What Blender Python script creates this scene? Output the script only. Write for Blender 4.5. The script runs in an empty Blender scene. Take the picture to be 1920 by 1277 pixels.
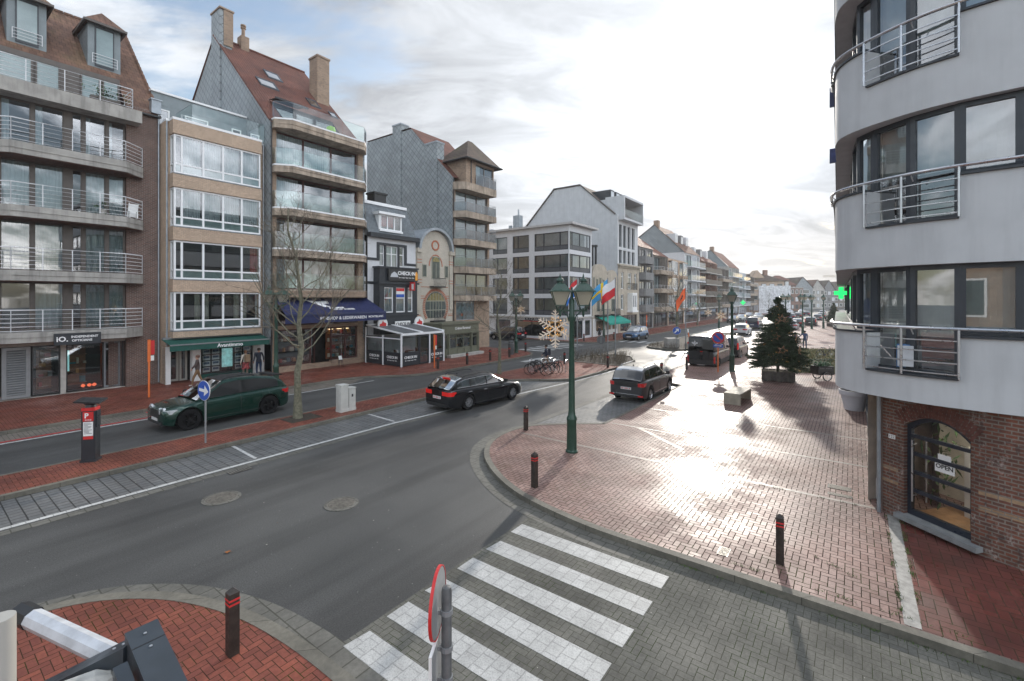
import bpy, bmesh, math, random
from mathutils import Vector, Matrix
random.seed(7)
R = math.radians
scene = bpy.context.scene
COL = scene.collection

# ---------------------------------------------------------------- camera, sky, sun, exposure
cam_d = bpy.data.cameras.new('camera')
cam = bpy.data.objects.new('camera', cam_d); COL.objects.link(cam)
cam.location = (0, 0, 5.0); cam.rotation_euler = (R(90), 0, 0)
cam_d.sensor_width = 36; cam_d.lens = 36 * 861 / 1920
cam_d.shift_y = -78.5 / 1920
cam_d.clip_start = .05; cam_d.clip_end = 3000
scene.camera = cam
SUN_AZ, SUN_EL = R(23.5), R(19.4)
SDIR = Vector((math.sin(SUN_AZ) * math.cos(SUN_EL), math.cos(SUN_AZ) * math.cos(SUN_EL), math.sin(SUN_EL)))
sun_d = bpy.data.lights.new('sun', 'SUN'); sun_d.energy = 1.55; sun_d.angle = R(1.5); sun_d.color = (1, .93, .83)
sun = bpy.data.objects.new('sun', sun_d); COL.objects.link(sun)
sun.rotation_euler = SDIR.to_track_quat('Z', 'Y').to_euler(); sun.location = (30, 60, 60)
vs = scene.view_settings
vs.view_transform = 'Standard'; vs.look = 'None'; vs.exposure = 1.1; vs.gamma = 1; vs.use_curve_mapping = False

class NT:
    """a tiny node-tree writer"""
    def __init__(s, tree): s.t = tree; s.t.nodes.clear()
    def n(s, typ, _o=0, **kw):
        nd = s.t.nodes.new(typ)
        for k, v_ in kw.items():
            if k.startswith('i_'):
                key = k[2:].replace('_', ' ')
                sk = nd.inputs[int(key)] if key.isdigit() else nd.inputs[key]
                s.put(sk, v_)
            else: setattr(nd, k, v_)
        return nd
    def put(s, sk, v_):
        if isinstance(v_, bpy.types.NodeSocket): s.t.links.new(v_, sk)
        elif isinstance(v_, bpy.types.Node): s.t.links.new(v_.outputs[0], sk)
        else:
            if sk.type == 'RGBA' and len(v_) == 3: v_ = tuple(v_) + (1,)
            sk.default_value = v_
    def m(s, op, a, b=None, c=None, clamp=False):
        nd = s.t.nodes.new('ShaderNodeMath'); nd.operation = op; nd.use_clamp = clamp
        for i, q in enumerate((a, b, c)):
            if q is not None: s.put(nd.inputs[i], q)
        return nd.outputs[0]
    def vm(s, op, a, b=None):
        nd = s.t.nodes.new('ShaderNodeVectorMath'); nd.operation = op
        s.put(nd.inputs[0], a)
        if b is not None: s.put(nd.inputs[1], b)
        return nd.outputs['Value'] if op in ('DOT_PRODUCT', 'LENGTH') else nd.outputs[0]
    def mix(s, f, a, b, blend='MIX'):
        nd = s.t.nodes.new('ShaderNodeMix'); nd.data_type = 'RGBA'; nd.blend_type = blend
        s.put(nd.inputs[0], f); s.put(nd.inputs[6], a); s.put(nd.inputs[7], b)
        return nd.outputs[2]
    def ramp(s, f, lo, hi, a=0., b=1.):
        nd = s.t.nodes.new('ShaderNodeMapRange'); nd.interpolation_type = 'SMOOTHSTEP'
        for i, q in enumerate((f, lo, hi, a, b)): s.put(nd.inputs[i], q)
        return nd.outputs[0]
    def noise(s, vec, scale, detail=3., rough=.55, dist=0.):
        nd = s.n('ShaderNodeTexNoise'); s.put(nd.inputs['Vector'], vec)
        nd.inputs['Scale'].default_value = scale; nd.inputs['Detail'].default_value = detail
        nd.inputs['Roughness'].default_value = rough; nd.inputs['Distortion'].default_value = dist
        return nd.outputs[0]
    def xyz(s, vec):
        nd = s.n('ShaderNodeSeparateXYZ'); s.put(nd.inputs[0], vec); return nd.outputs
    def comb(s, x=0., y=0., z=0.):
        nd = s.n('ShaderNodeCombineXYZ')
        for i, q in enumerate((x, y, z)): s.put(nd.inputs[i], q)
        return nd.outputs[0]

world = bpy.data.worlds.new('World'); scene.world = world; world.use_nodes = True
w = NT(world.node_tree)
sky = w.n('ShaderNodeTexSky', sky_type='NISHITA', sun_disc=False, sun_elevation=SUN_EL, sun_rotation=SUN_AZ,
          altitude=0, air_density=1.2, dust_density=1.5, ozone_density=1.5)
gen = w.vm('NORMALIZE', w.n('ShaderNodeTexCoord').outputs['Generated'])
gx, gy, gz = w.xyz(gen)
zz = w.m('ADD', w.m('MAXIMUM', gz, 0.), .22)
pv = w.comb(w.m('DIVIDE', gx, zz), w.m('DIVIDE', gy, zz), 0.)
pst = w.n('ShaderNodeMapping', i_Vector=pv, i_Rotation=(0, 0, R(-28)), i_Scale=(1, 1.9, 1)).outputs[0]
n1 = w.noise(pst, 1.15, 8., .58, .5)
n2 = w.noise(pst, 3.6, 6., .6, .3)
n3 = w.noise(pv, .75, 5., .5, .2)
dot = w.m('MAXIMUM', w.vm('DOT_PRODUCT', gen, tuple(SDIR)), 0.)
near = w.m('POWER', dot, 7.)
mid = w.m('POWER', dot, 26.)
core = w.m('POWER', dot, 160.)
cov = w.m('ADD', w.m('ADD', w.m('MULTIPLY', n1, .75), w.m('MULTIPLY', n2, .3)), w.m('MULTIPLY', near, .26))
mask = w.ramp(cov, .455, .62, .05, 1.)
grey = w.ramp(n3, .33, .66, .66, 1.06)
back = w.ramp(w.m('ADD', w.m('MULTIPLY', gx, -SDIR.x), w.m('MULTIPLY', gy, -SDIR.y)), -.7, .35)   # clouds behind the camera, out of view, brightened as fill for the facades
lum = w.m('ADD', w.m('ADD', w.m('MULTIPLY', grey, .39), w.m('MULTIPLY', near, .12)),
          w.m('ADD', w.m('MULTIPLY', mid, .20), w.m('MULTIPLY', core, .8)))
lum = w.m('ADD', lum, w.m('MULTIPLY', w.m('MULTIPLY', back, w.ramp(gx, -.35, .55, .60, 2.5)), w.m('MULTIPLY', grey, .95)))  # out-of-view sky lifted further on the right, to fill the left facades
low = w.ramp(gz, .0, .22, 1., 0.)
lum = w.m('MULTIPLY', lum, w.ramp(low, 0., 1., 1., .84))
tint = w.mix(low, (.93, .97, 1.03), (1.02, .97, .91))
lum = w.m('MULTIPLY', lum, w.ramp(w.noise(pst, 2.3, 7., .62, .8), .34, .66, .80, 1.14))
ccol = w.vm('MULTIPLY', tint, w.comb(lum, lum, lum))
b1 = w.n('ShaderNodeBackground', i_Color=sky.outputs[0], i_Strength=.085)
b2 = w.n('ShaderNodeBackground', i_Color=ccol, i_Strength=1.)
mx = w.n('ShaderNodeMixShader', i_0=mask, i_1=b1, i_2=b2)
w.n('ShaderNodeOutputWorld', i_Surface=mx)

# ---------------------------------------------------------------- street frame
TH = math.atan2(.803, .596)                       # the street runs along local x of everything that follows it
U = Vector((math.cos(TH), math.sin(TH), 0)); V = Vector((-U.y, U.x, 0))
def P(s, t, z=0.): return U * s + V * t + Vector((0, 0, z))

# ---------------------------------------------------------------- mesh builder
class MB:
    def __init__(s, M=None): s.v = []; s.f = []; s.mi = []; s.M = M; s.k = 0
    def add(s, vs_, fs, k=None):
        o = len(s.v)
        s.v += [s.M @ Vector(p) if s.M else Vector(p) for p in vs_]
        s.f += [tuple(i + o for i in f) for f in fs]
        s.mi += [s.k if k is None else k] * len(fs)
        return s
    def quad(s, a, b, c, d, k=None): return s.add([a, b, c, d], [(0, 1, 2, 3)], k)
    def box(s, x0, y0, z0, x1, y1, z1, k=None):
        vs_ = [(x0, y0, z0), (x1, y0, z0), (x1, y1, z0), (x0, y1, z0), (x0, y0, z1), (x1, y0, z1), (x1, y1, z1), (x0, y1, z1)]
        return s.add(vs_, [(0, 3, 2, 1), (4, 5, 6, 7), (0, 1, 5, 4), (1, 2, 6, 5), (2, 3, 7, 6), (3, 0, 4, 7)], k)
    def cbox(s, x, y, z, sx, sy, sz, k=None): return s.box(x - sx / 2, y - sy / 2, z, x + sx / 2, y + sy / 2, z + sz, k)
    def prism(s, poly, z0, z1, k=None, kside=None):
        n = len(poly)
        a = sum(poly[i][0] * poly[(i + 1) % n][1] - poly[(i + 1) % n][0] * poly[i][1] for i in range(n))
        if a < 0: poly = poly[::-1]
        vs_ = [(p[0], p[1], z0) for p in poly] + [(p[0], p[1], z1) for p in poly]
        s.add(vs_, [tuple(range(n))[::-1], tuple(range(n, 2 * n))], k)
        o = len(s.v) - 2 * n
        for i in range(n):
            j = (i + 1) % n
            s.f.append((o + i, o + j, o + n + j, o + n + i)); s.mi.append((s.k if k is None else k) if kside is None else kside)
        return s
    def xprism(s, prof, x0, x1, k=None):
        """profile of (y,z) points extruded along x"""
        n = len(prof)
        vs_ = [(x0, p[0], p[1]) for p in prof] + [(x1, p[0], p[1]) for p in prof]
        return s.add(vs_, [tuple(range(n)), tuple(range(n, 2 * n))[::-1]] + [(i, i + n, (i + 1) % n + n, (i + 1) % n) for i in range(n)], k)
    def yprism(s, prof, y0, y1, k=None):
        """profile of (x,z) points extruded along y"""
        n = len(prof)
        vs_ = [(p[0], y0, p[1]) for p in prof] + [(p[0], y1, p[1]) for p in prof]
        return s.add(vs_, [tuple(range(n)), tuple(range(n, 2 * n))[::-1]] + [(i, i + n, (i + 1) % n + n, (i + 1) % n) for i in range(n)], k)
    def loft(s, rings, k=None, caps=True, closed=True):
        n = len(rings[0]); vs_ = [p for r in rings for p in r]; fs = []
        for a in range(len(rings) - 1):
            for i in range(n if closed else n - 1):
                j = (i + 1) % n
                fs.append((a * n + i, a * n + j, (a + 1) * n + j, (a + 1) * n + i))
        if caps and closed: fs += [tuple(range(n))[::-1], tuple(range((len(rings) - 1) * n, len(rings) * n))]
        return s.add(vs_, fs, k)
    def tube(s, pts, r, n=8, k=None, caps=True):
        pts = [Vector(p) for p in pts]; rs = r if isinstance(r, (list, tuple)) else [r] * len(pts)
        rings = []; ref = None
        for i, p in enumerate(pts):
            d = (pts[min(i + 1, len(pts) - 1)] - pts[max(i - 1, 0)])
            if d.length < 1e-9: d = Vector((0, 0, 1))
            d.normalize()
            if ref is None: ref = Vector((1, 0, 0)) if abs(d.x) < .8 else Vector((0, 1, 0))
            a = d.cross(ref).normalized(); b = d.cross(a).normalized(); ref = b.cross(d).normalized() if False else ref
            rings.append([p + (a * math.cos(q * 2 * math.pi / n) + b * math.sin(q * 2 * math.pi / n)) * rs[i] for q in range(n)])
        return s.loft(rings, k, caps)
    def lathe(s, prof, c=(0, 0, 0), n=16, k=None):
        """prof: (radius, z) from bottom to top"""
        rings = [[(c[0] + r * math.cos(q * 2 * math.pi / n), c[1] + r * math.sin(q * 2 * math.pi / n), c[2] + z) for q in range(n)] for r, z in prof]
        return s.loft(rings, k)
    def disc(s, c, r, ax='y', n=24, th=.01, k=None):
        c = Vector(c); e = {'x': Vector((1, 0, 0)), 'y': Vector((0, 1, 0)), 'z': Vector((0, 0, 1))}[ax]
        return s.tube([c - e * th / 2, c + e * th / 2], r, n, k)
    def wall(s, x0, x1, z0, z1, y, ops, dep=.15, k=None):
        """wall in the plane y facing -y, with rectangular openings and their reveals"""
        xs = sorted({x0, x1} | {q for o in ops for q in o[:2]}); zs = sorted({z0, z1} | {q for o in ops for q in o[2:4]})
        for i in range(len(xs) - 1):
            for j in range(len(zs) - 1):
                cx, cz = (xs[i] + xs[i + 1]) / 2, (zs[j] + zs[j + 1]) / 2
                if any(o[0] < cx < o[1] and o[2] < cz < o[3] for o in ops): continue
                s.quad((xs[i], y, zs[j]), (xs[i + 1], y, zs[j]), (xs[i + 1], y, zs[j + 1]), (xs[i], y, zs[j + 1]), k)
        for a, b, c, d in [o[:4] for o in ops]:
            Y = y + dep
            s.quad((a, y, c), (a, Y, c), (b, Y, c), (b, y, c), k); s.quad((a, y, d), (b, y, d), (b, Y, d), (a, Y, d), k)
            s.quad((a, y, c), (a, y, d), (a, Y, d), (a, Y, c), k); s.quad((b, y, c), (b, Y, c), (b, Y, d), (b, y, d), k)
        return s
    def build(s, name, mats, parent=None, smooth=False, loc=None, rot=None):
        me = bpy.data.meshes.new(name)
        me.from_pydata([tuple(p) for p in s.v], [], s.f)
        if not isinstance(mats, (list, tuple)): mats = [mats]
        for m_ in mats: me.materials.append(m_)
        if len(mats) > 1: me.polygons.foreach_set('material_index', s.mi)
        if smooth:
            me.polygons.foreach_set('use_smooth', [True] * len(me.polygons))
            try: me.set_sharp_from_angle(angle=smooth if isinstance(smooth, float) else R(38))
            except Exception: pass
        me.update()
        o = bpy.data.objects.new(name, me); COL.objects.link(o)
        if parent: o.parent = parent
        if loc is not None: o.location = loc
        if rot is not None: o.rotation_euler = (0, 0, rot)
        return o

def tag(o, label=None, cat=None, group=None, kind=None):
    if label: o['label'] = label
    if cat: o['category'] = cat
    if group: o['group'] = group
    if kind: o['kind'] = kind
    return o
def thing(name, label, cat, loc=(0, 0, 0), rz=0., group=None):
    o = bpy.data.objects.new(name, None); COL.objects.link(o)
    o.location = loc; o.rotation_euler = (0, 0, rz); o.empty_display_size = .3
    return tag(o, label, cat, group)
def kids(o): return [c for c in bpy.data.objects if c.parent == o]
def dup(root, loc, rz=0., label=None, scale=None, group=None):
    """a copy of a thing, its parts and their sub-parts"""
    def cp(o, par):
        c = o.copy(); COL.objects.link(c); c.parent = par
        for ch in CH.get(o.name, ()): cp(ch, c)
        return c
    CH = {}
    for q in COL.objects:
        if q.parent: CH.setdefault(q.parent.name, []).append(q)
    r = cp(root, None); r.location = loc; r.rotation_euler = (0, 0, rz)
    if scale: r.scale = (scale,) * 3
    if label: r['label'] = label
    if group: r['group'] = group
    return r
def struct(name, mb, m_, st=True, smooth=False):
    o = mb.build(name, m_, smooth=smooth); tag(o, kind='structure')
    if st: o.rotation_euler = (0, 0, TH)
    return o
def text(s, size, m_, parent, loc, rot=(R(90), 0, 0), name='lettering', align='CENTER', ex=.006, bold=0., sx=1.):
    c = bpy.data.curves.new('t', 'FONT'); c.body = s; c.size = size; c.align_x = align; c.align_y = 'CENTER'
    c.extrude = ex; c.offset = bold; c.resolution_u = 2
    o = bpy.data.objects.new('t', c); COL.objects.link(o)
    bpy.context.view_layer.update()
    me = bpy.data.meshes.new_from_object(o.evaluated_get(bpy.context.evaluated_depsgraph_get()))
    bpy.data.objects.remove(o); bpy.data.curves.remove(c)
    me.materials.clear(); me.materials.append(m_)
    r = bpy.data.objects.new(name, me); COL.objects.link(r); r.parent = parent
    r.location = loc; r.rotation_euler = rot; r.scale = (sx, 1, 1)
    return r

# ---------------------------------------------------------------- materials
MATS = {}
def newmat(name):
    m_ = bpy.data.materials.new(name); m_.use_nodes = True; MATS[name] = m_
    return m_, NT(m_.node_tree)
def finish(n, col, rough=.6, metal=0., spec=.5, bump=None, bstr=.3, bdist=.01, coat=0., emit=None, estr=0., **kw):
    b = n.n('ShaderNodeBsdfPrincipled')
    n.put(b.inputs['Base Color'], col); n.put(b.inputs['Roughness'], rough); n.put(b.inputs['Metallic'], metal)
    n.put(b.inputs['Specular IOR Level'], spec)
    if coat: b.inputs['Coat Weight'].default_value = coat; b.inputs['Coat Roughness'].default_value = .04
    if bump is not None:
        bp = n.n('ShaderNodeBump', i_Strength=bstr, i_Distance=bdist, i_Height=bump)
        n.put(b.inputs['Normal'], bp.outputs[0])
    if emit: n.put(b.inputs['Emission Color'], emit); b.inputs['Emission Strength'].default_value = estr
    n.n('ShaderNodeOutputMaterial', i_Surface=b)
def ocoord(n): return n.n('ShaderNodeTexCoord').outputs['Object']
def mat(name, col, rough=.6, metal=0., var=.12, scale=3., spec=.5, bump=0., bscale=40., coat=0., emit=None, estr=0., stain=0.):
    """plain surface with a little grain, uneven tone and (stain) weather streaks"""
    if name in MATS: return MATS[name]
    m_, n = newmat(name); o = ocoord(n)
    c = col
    if var:
        f = n.ramp(n.noise(o, scale, 5., .6), .3, .7, 1 - var, 1 + var)
        c = n.vm('MULTIPLY', tuple(col), n.comb(f, f, f))
    if stain:
        sv = n.n('ShaderNodeMapping', i_Vector=o, i_Scale=(2.2, 2.2, .22)).outputs[0]
        f = n.ramp(n.noise(sv, 1.6, 6., .65), .42, .72, 1., 1. - stain)
        c = n.vm('MULTIPLY', c, n.comb(f, f, f))
    r_ = rough if not var else n.ramp(n.noise(o, scale * 2.3, 3.), .3, .7, max(rough - .08, .02), min(rough + .08, 1))
    bm = n.noise(o, bscale, 4., .6) if bump else None
    finish(n, c, r_, metal, spec, bm, bump, .01, coat, emit, estr)
    return m_
def brick(name, c1, c2, mortar, bw=.21, rh=.068, ms=.011, rough=.8, rot=False, var=.25, wet=False, eff=0.):
    if name in MATS: return MATS[name]
    m_, n = newmat(name); o = ocoord(n); x, y, z = n.xyz(o)
    vec = n.comb(n.m('ADD', x, y), z, 0.) if not rot else n.comb(y, x, 0.)
    b = n.n('ShaderNodeTexBrick', i_Vector=vec, i_Color1=c1, i_Color2=c2, i_Mortar=mortar, i_Scale=1., i_Mortar_Size=ms,
            i_Mortar_Smooth=.15, i_Bias=0., i_Brick_Width=bw, i_Row_Height=rh)
    f = n.ramp(n.noise(o, .9, 6., .65), .3, .72, 1 - var, 1 + var * .6)
    f2 = n.ramp(n.noise(o, 14., 3., .6), .3, .7, .88, 1.12)
    f = n.m('MULTIPLY', f, f2)
    c = n.vm('MULTIPLY', b.outputs[0], n.comb(f, f, f))
    r_ = n.ramp(n.noise(o, .7, 4.), .35, .65, rough - .25, rough) if wet else rough
    if eff: c = n.mix(n.m('MULTIPLY', n.ramp(n.noise(vec, 2.2, 6., .7), .52, .68, 0., eff), n.ramp(n.noise(vec, 17., 3.), .4, .6)), c, (.42, .36, .33)); c = n.mix(n.ramp(n.noise(vec, 4.5, 3., .6, 1.), .55, .7, 0., .55), c, (.045, .032, .034))
    finish(n, c, r_, 0, .5, n.m('SUBTRACT', 1., b.outputs['Fac']), .35, .006)
    return m_
def herring(name, c1, c2, mortar, wd=.11, ms=.045, rough=(.25, .5), rot=0., var=.25, bstr=.35, wetscale=.35, spec=.5):
    """2:1 blocks laid herringbone, one tone per block, damp patches in the gloss"""
    if name in MATS: return MATS[name]
    m_, n = newmat(name); o = ocoord(n)
    if rot: o2 = n.n('ShaderNodeMapping', i_Vector=o, i_Rotation=(0, 0, rot)).outputs[0]
    else: o2 = o
    x, y, z = n.xyz(o2)
    x = n.m('DIVIDE', x, wd); y = n.m('DIVIDE', y, wd)
    i = n.m('FLOOR', x); j = n.m('FLOOR', y); fx = n.m('SUBTRACT', x, i); fy = n.m('SUBTRACT', y, j)
    k = n.m('FLOORED_MODULO', n.m('SUBTRACT', i, j), 4.)
    is0 = n.m('COMPARE', k, 0., .1); is1 = n.m('COMPARE', k, 1., .1); is2 = n.m('COMPARE', k, 2., .1); is3 = n.m('COMPARE', k, 3., .1)
    gx_, gy_ = n.m('SUBTRACT', 1., fx), n.m('SUBTRACT', 1., fy)
    dl = n.m('ADD', fx, is1); dr = n.m('ADD', gx_, is0); db = n.m('ADD', fy, is2); dt = n.m('ADD', gy_, is3)
    d = n.m('MINIMUM', n.m('MINIMUM', dl, dr), n.m('MINIMUM', db, dt))
    idv = n.comb(n.m('SUBTRACT', i, is1), n.m('SUBTRACT', j, is2), n.m('ADD', is2, is3))
    wn = n.n('ShaderNodeTexWhiteNoise', noise_dimensions='3D', i_Vector=idv).outputs[0]
    dn = n.m('ADD', d, n.m('MULTIPLY', n.m('SUBTRACT', n.noise(o, 30., 2.), .5), .03))
    joint = n.ramp(dn, ms * .55, ms * 1.5)
    col = n.mix(wn, c1, c2)
    f = n.ramp(n.noise(o, .8, 6., .65), .3, .72, 1 - var, 1 + var * .7)
    f2 = n.ramp(n.noise(o, 22., 4., .7), .3, .7, .85, 1.15)
    f = n.m('MULTIPLY', f, f2)
    col = n.vm('MULTIPLY', col, n.comb(f, f, f))
    mort = n.mix(n.ramp(n.noise(o, 1.3, 3.), .5, .64), mortar, (.03, .045, .012))
    col = n.mix(joint, mort, col)
    wet = n.ramp(n.noise(o, wetscale, 5., .6), .36, .64, rough[0], rough[1])
    rr = n.m('ADD', wet, n.m('MULTIPLY', n.m('SUBTRACT', wn, .5), .10))
    rr = n.m('ADD', rr, n.m('MULTIPLY', n.m('SUBTRACT', 1., joint), .35), clamp=True); spec = n.m('MULTIPLY', joint, spec)
    tilt = n.m('MULTIPLY', n.m('SUBTRACT', fx, .5), n.m('SUBTRACT', wn, .5))
    h = n.m('ADD', n.m('ADD', joint, n.m('MULTIPLY', tilt, .9)), n.m('MULTIPLY', n.noise(o, 45., 3.), .25))
    finish(n, col, rr, 0, spec, h, bstr, .006)
    return m_
def slate(name, c1, c2, k=.32, rough=.5, mode='diamond'):
    if name in MATS: return MATS[name]
    m_, n = newmat(name); o = ocoord(n); x, y, z = n.xyz(o); h = n.m('ADD', x, y)
    a = n.m('DIVIDE', n.m('ADD', h, z), k); b = n.m('DIVIDE', n.m('SUBTRACT', h, z), k)
    ia, ib = n.m('FLOOR', a), n.m('FLOOR', b); fa, fb = n.m('SUBTRACT', a, ia), n.m('SUBTRACT', b, ib)
    e = n.m('MINIMUM', n.m('MINIMUM', fa, n.m('SUBTRACT', 1., fa)), n.m('MINIMUM', fb, n.m('SUBTRACT', 1., fb)))
    wn = n.n('ShaderNodeTexWhiteNoise', noise_dimensions='3D', i_Vector=n.comb(ia, ib, 0.)).outputs[0]
    j = n.ramp(e, .02, .06)
    f = n.ramp(n.noise(o, .5, 6., .65), .3, .7, .85, 1.12); fw = n.m('MULTIPLY', f, n.ramp(wn, 0., 1., .9, 1.1))
    c = n.vm('MULTIPLY', n.mix(j, c2, c1), n.comb(fw, fw, fw))
    hh = n.m('ADD', n.m('MULTIPLY', fa, .5), j)
    finish(n, c, n.ramp(wn, 0., 1., rough - .08, rough + .1), 0, .5, hh, .4, .012)
    return m_
def tiles(name, c1, c2, bw=.22, rh=.3, rough=.75, moss=.0):
    """roof tiles in courses; z is stretched to run with the slope"""
    if name in MATS: return MATS[name]
    m_, n = newmat(name); o = ocoord(n); x, y, z = n.xyz(o)
    zz_ = n.m('MULTIPLY', z, 1.42)
    b = n.n('ShaderNodeTexBrick', i_Vector=n.comb(x, zz_, 0.), i_Color1=c1, i_Color2=c2, i_Mortar=tuple(q * .3 for q in c1), i_Scale=1.,
            i_Mortar_Size=.012, i_Mortar_Smooth=.3, i_Bias=0., i_Brick_Width=bw, i_Row_Height=rh)
    f = n.ramp(n.noise(o, .7, 7., .7), .28, .72, .68, 1.2)
    c = n.vm('MULTIPLY', b.outputs[0], n.comb(f, f, f))
    if moss: c = n.mix(n.ramp(n.noise(o, .55, 6., .7), .52, .7, 0., moss), c, (.10, .11, .03))
    row = n.m('FRACT', n.m('DIVIDE', zz_, rh)); hump = n.m('SINE', n.m('MULTIPLY', x, 2 * math.pi / bw))
    h = n.m('ADD', n.m('MULTIPLY', row, -.8), n.m('MULTIPLY', hump, .35))
    finish(n, c, rough, 0, .4, h, .8, .035)
    return m_
def glass(name, tint=(.72, .80, .80), base=.13, rough=.015):
    if name in MATS: return MATS[name]
    m_, n = newmat(name); o = ocoord(n)
    bp = n.n('ShaderNodeBump', i_Strength=.03, i_Distance=.02, i_Height=n.noise(o, .8, 2.)).outputs[0]
    fr = n.n('ShaderNodeFresnel', i_IOR=1.5).outputs[0]
    f = n.m('ADD', n.m('MULTIPLY', fr, 1.25), base, clamp=True)
    tr = n.n('ShaderNodeBsdfTransparent', i_Color=tint)
    gl = n.n('ShaderNodeBsdfGlossy', i_Color=(.95, .97, 1), i_Roughness=rough, i_Normal=bp)
    n.n('ShaderNodeOutputMaterial', i_Surface=n.n('ShaderNodeMixShader', i_0=f, i_1=tr, i_2=gl))
    return m_

WHITE = mat('white_render', (.525, .54, .555), .75, var=.05, scale=1.2, bump=.2, bscale=90, stain=.10)
WHITE2 = mat('white_wall_paint', (.60, .61, .63), .7, var=.04, stain=.06)
PVC = mat('white_window_frame', (.78, .79, .80), .35, var=.03)
DFRAME = mat('dark_grey_frame', (.035, .042, .052), .4, var=.1)
BRNFRAME = mat('brown_window_frame', (.10, .085, .075), .5, var=.1)
REDFRAME = mat('oxblood_wood_frame', (.07, .022, .018), .45, var=.15)
STEEL = mat('brushed_steel', (.55, .56, .58), .32, .9, var=.08)
WRAIL = mat('white_painted_rail', (.72, .73, .75), .4, var=.04)
CONC = mat('weathered_concrete', (.36, .345, .32), .85, var=.15, scale=1.5, bump=.2, bscale=60, stain=.35)
CONCL = mat('pale_concrete', (.42, .40, .37), .8, var=.15, scale=2., bump=.2, bscale=60, stain=.25)
STONE = mat('bluestone', (.22, .23, .235), .55, var=.2, scale=4, bump=.15)
BLACKM = mat('black_metal', (.018, .019, .021), .4, var=.1)
GREYM = mat('grey_metal', (.24, .25, .26), .45, .3, var=.08)
ZINC = mat('zinc_sheet', (.30, .33, .36), .42, .5, var=.12)
GREENM = mat('dark_green_paint', (.022, .060, .042), .35, var=.15, scale=5)
ORANGE = mat('orange_paint', (.70, .16, .035), .45, var=.1)
REDP = mat('red_paint', (.55, .03, .03), .4, var=.06)
BLUEP = mat('blue_sign_paint', (.015, .085, .42), .35, var=.06)
WPAINT = mat('white_paint', (.75, .75, .74), .55, var=.05)
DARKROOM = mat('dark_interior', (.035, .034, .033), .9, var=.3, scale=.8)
CURT = mat('net_curtain', (.50, .53, .55), .9, var=.1, scale=2)
CURTG = mat('grey_vertical_blind', (.27, .31, .32), .8, var=.1, scale=2)
CURTB = mat('cream_curtain', (.40, .38, .31), .9, var=.1, scale=2)
GLASS = glass('window_glass')
GLASSD = glass('tinted_glass', (.45, .5, .5), .13)
GLASSB = glass('balustrade_glass', (.80, .90, .87), .04)
BARK = mat('grey_green_bark', (.14, .135, .095), .9, var=.35, scale=9, bump=.5, bscale=25)
TWIG = mat('twig_bark', (.13, .108, .08), .9, var=.2)
# ---------------------------------------------------------------- ground
def asphalt(name, col, rough=.55):
    m_, n = newmat(name); o = ocoord(n); x, y, z = n.xyz(o)
    g = n.m('ADD', n.m('MULTIPLY', n.noise(o, 38., 4., .9), .6), n.m('MULTIPLY', n.noise(o, 130., 2., .8), .4)); g2 = n.noise(o, .22, 5., .6); tr = n.noise(n.comb(n.m('MULTIPLY', x, .05), y, 0.), .9, 3.)
    f = n.m('MULTIPLY', n.ramp(g, .42, .60, .55, 1.5), n.m('MULTIPLY', n.ramp(g2, .3, .7, .82, 1.18), n.ramp(tr, .36, .62, .80, 1.2)))
    c = n.vm('MULTIPLY', tuple(col), n.comb(f, f, f))
    fl = n.n('ShaderNodeTexWhiteNoise', noise_dimensions='3D', i_Vector=n.vm('FLOOR', n.vm('MULTIPLY', o, (55., 70., 0.)))).outputs[0]
    c = n.mix(n.m('GREATER_THAN', fl, .99965), c, (.24, .24, .22))
    cr = n.n('ShaderNodeTexVoronoi', feature='DISTANCE_TO_EDGE', i_Vector=n.vm('ADD', o, n.vm('MULTIPLY', n.n('ShaderNodeTexNoise', i_Vector=o, i_Scale=1.1).outputs[1], (.9, .9, 0))), i_Scale=.09).outputs[0]
    c = n.mix(n.ramp(cr, .0, .002, .12, 0.), c, (.018, .018, .018))
    finish(n, c, n.ramp(g2, .3, .7, rough - .1, rough + .1), 0, .45, g, .55, .008)
    return m_
ASPH = asphalt('asphalt', (.063, .063, .061), .56)
PLAZA = herring('red_plaza_blocks', (.235, .138, .116), (.31, .205, .178), (.035, .028, .022), .115, .055, (.36, .60), 0., .28, .40, .35, .17)
WALKR = herring('red_walk_blocks', (.235, .070, .045), (.165, .050, .036), (.05, .034, .024), .105, .05, (.38, .62), 0., .3, .3, .35, .32)
SIDEG = herring('grey_street_blocks', (.104, .102, .091), (.136, .132, .115), (.062, .062, .045), .105, .035, (.68, .9), R(0), .3, .35, .35, .22)
PARKG = brick('grey_parking_blocks', (.135, .14, .142), (.165, .165, .162), (.03, .03, .028), .21, .26, .014, .62, rot=True, var=.2, wet=True)
PARKF = brick('brown_parking_blocks', (.17, .15, .125), (.22, .19, .16), (.05, .045, .038), .21, .13, .010, .62, rot=True, var=.2, wet=True)
KERB = brick('kerb_stone', (.155, .145, .118), (.135, .126, .104), (.05, .045, .035), 1.0, 40., .007, .75, var=.3)
GUTTER = brick('gutter_blocks', (.115, .112, .098), (.14, .135, .118), (.06, .058, .045), .3, .3, .012, .7, rot=True)
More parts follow.
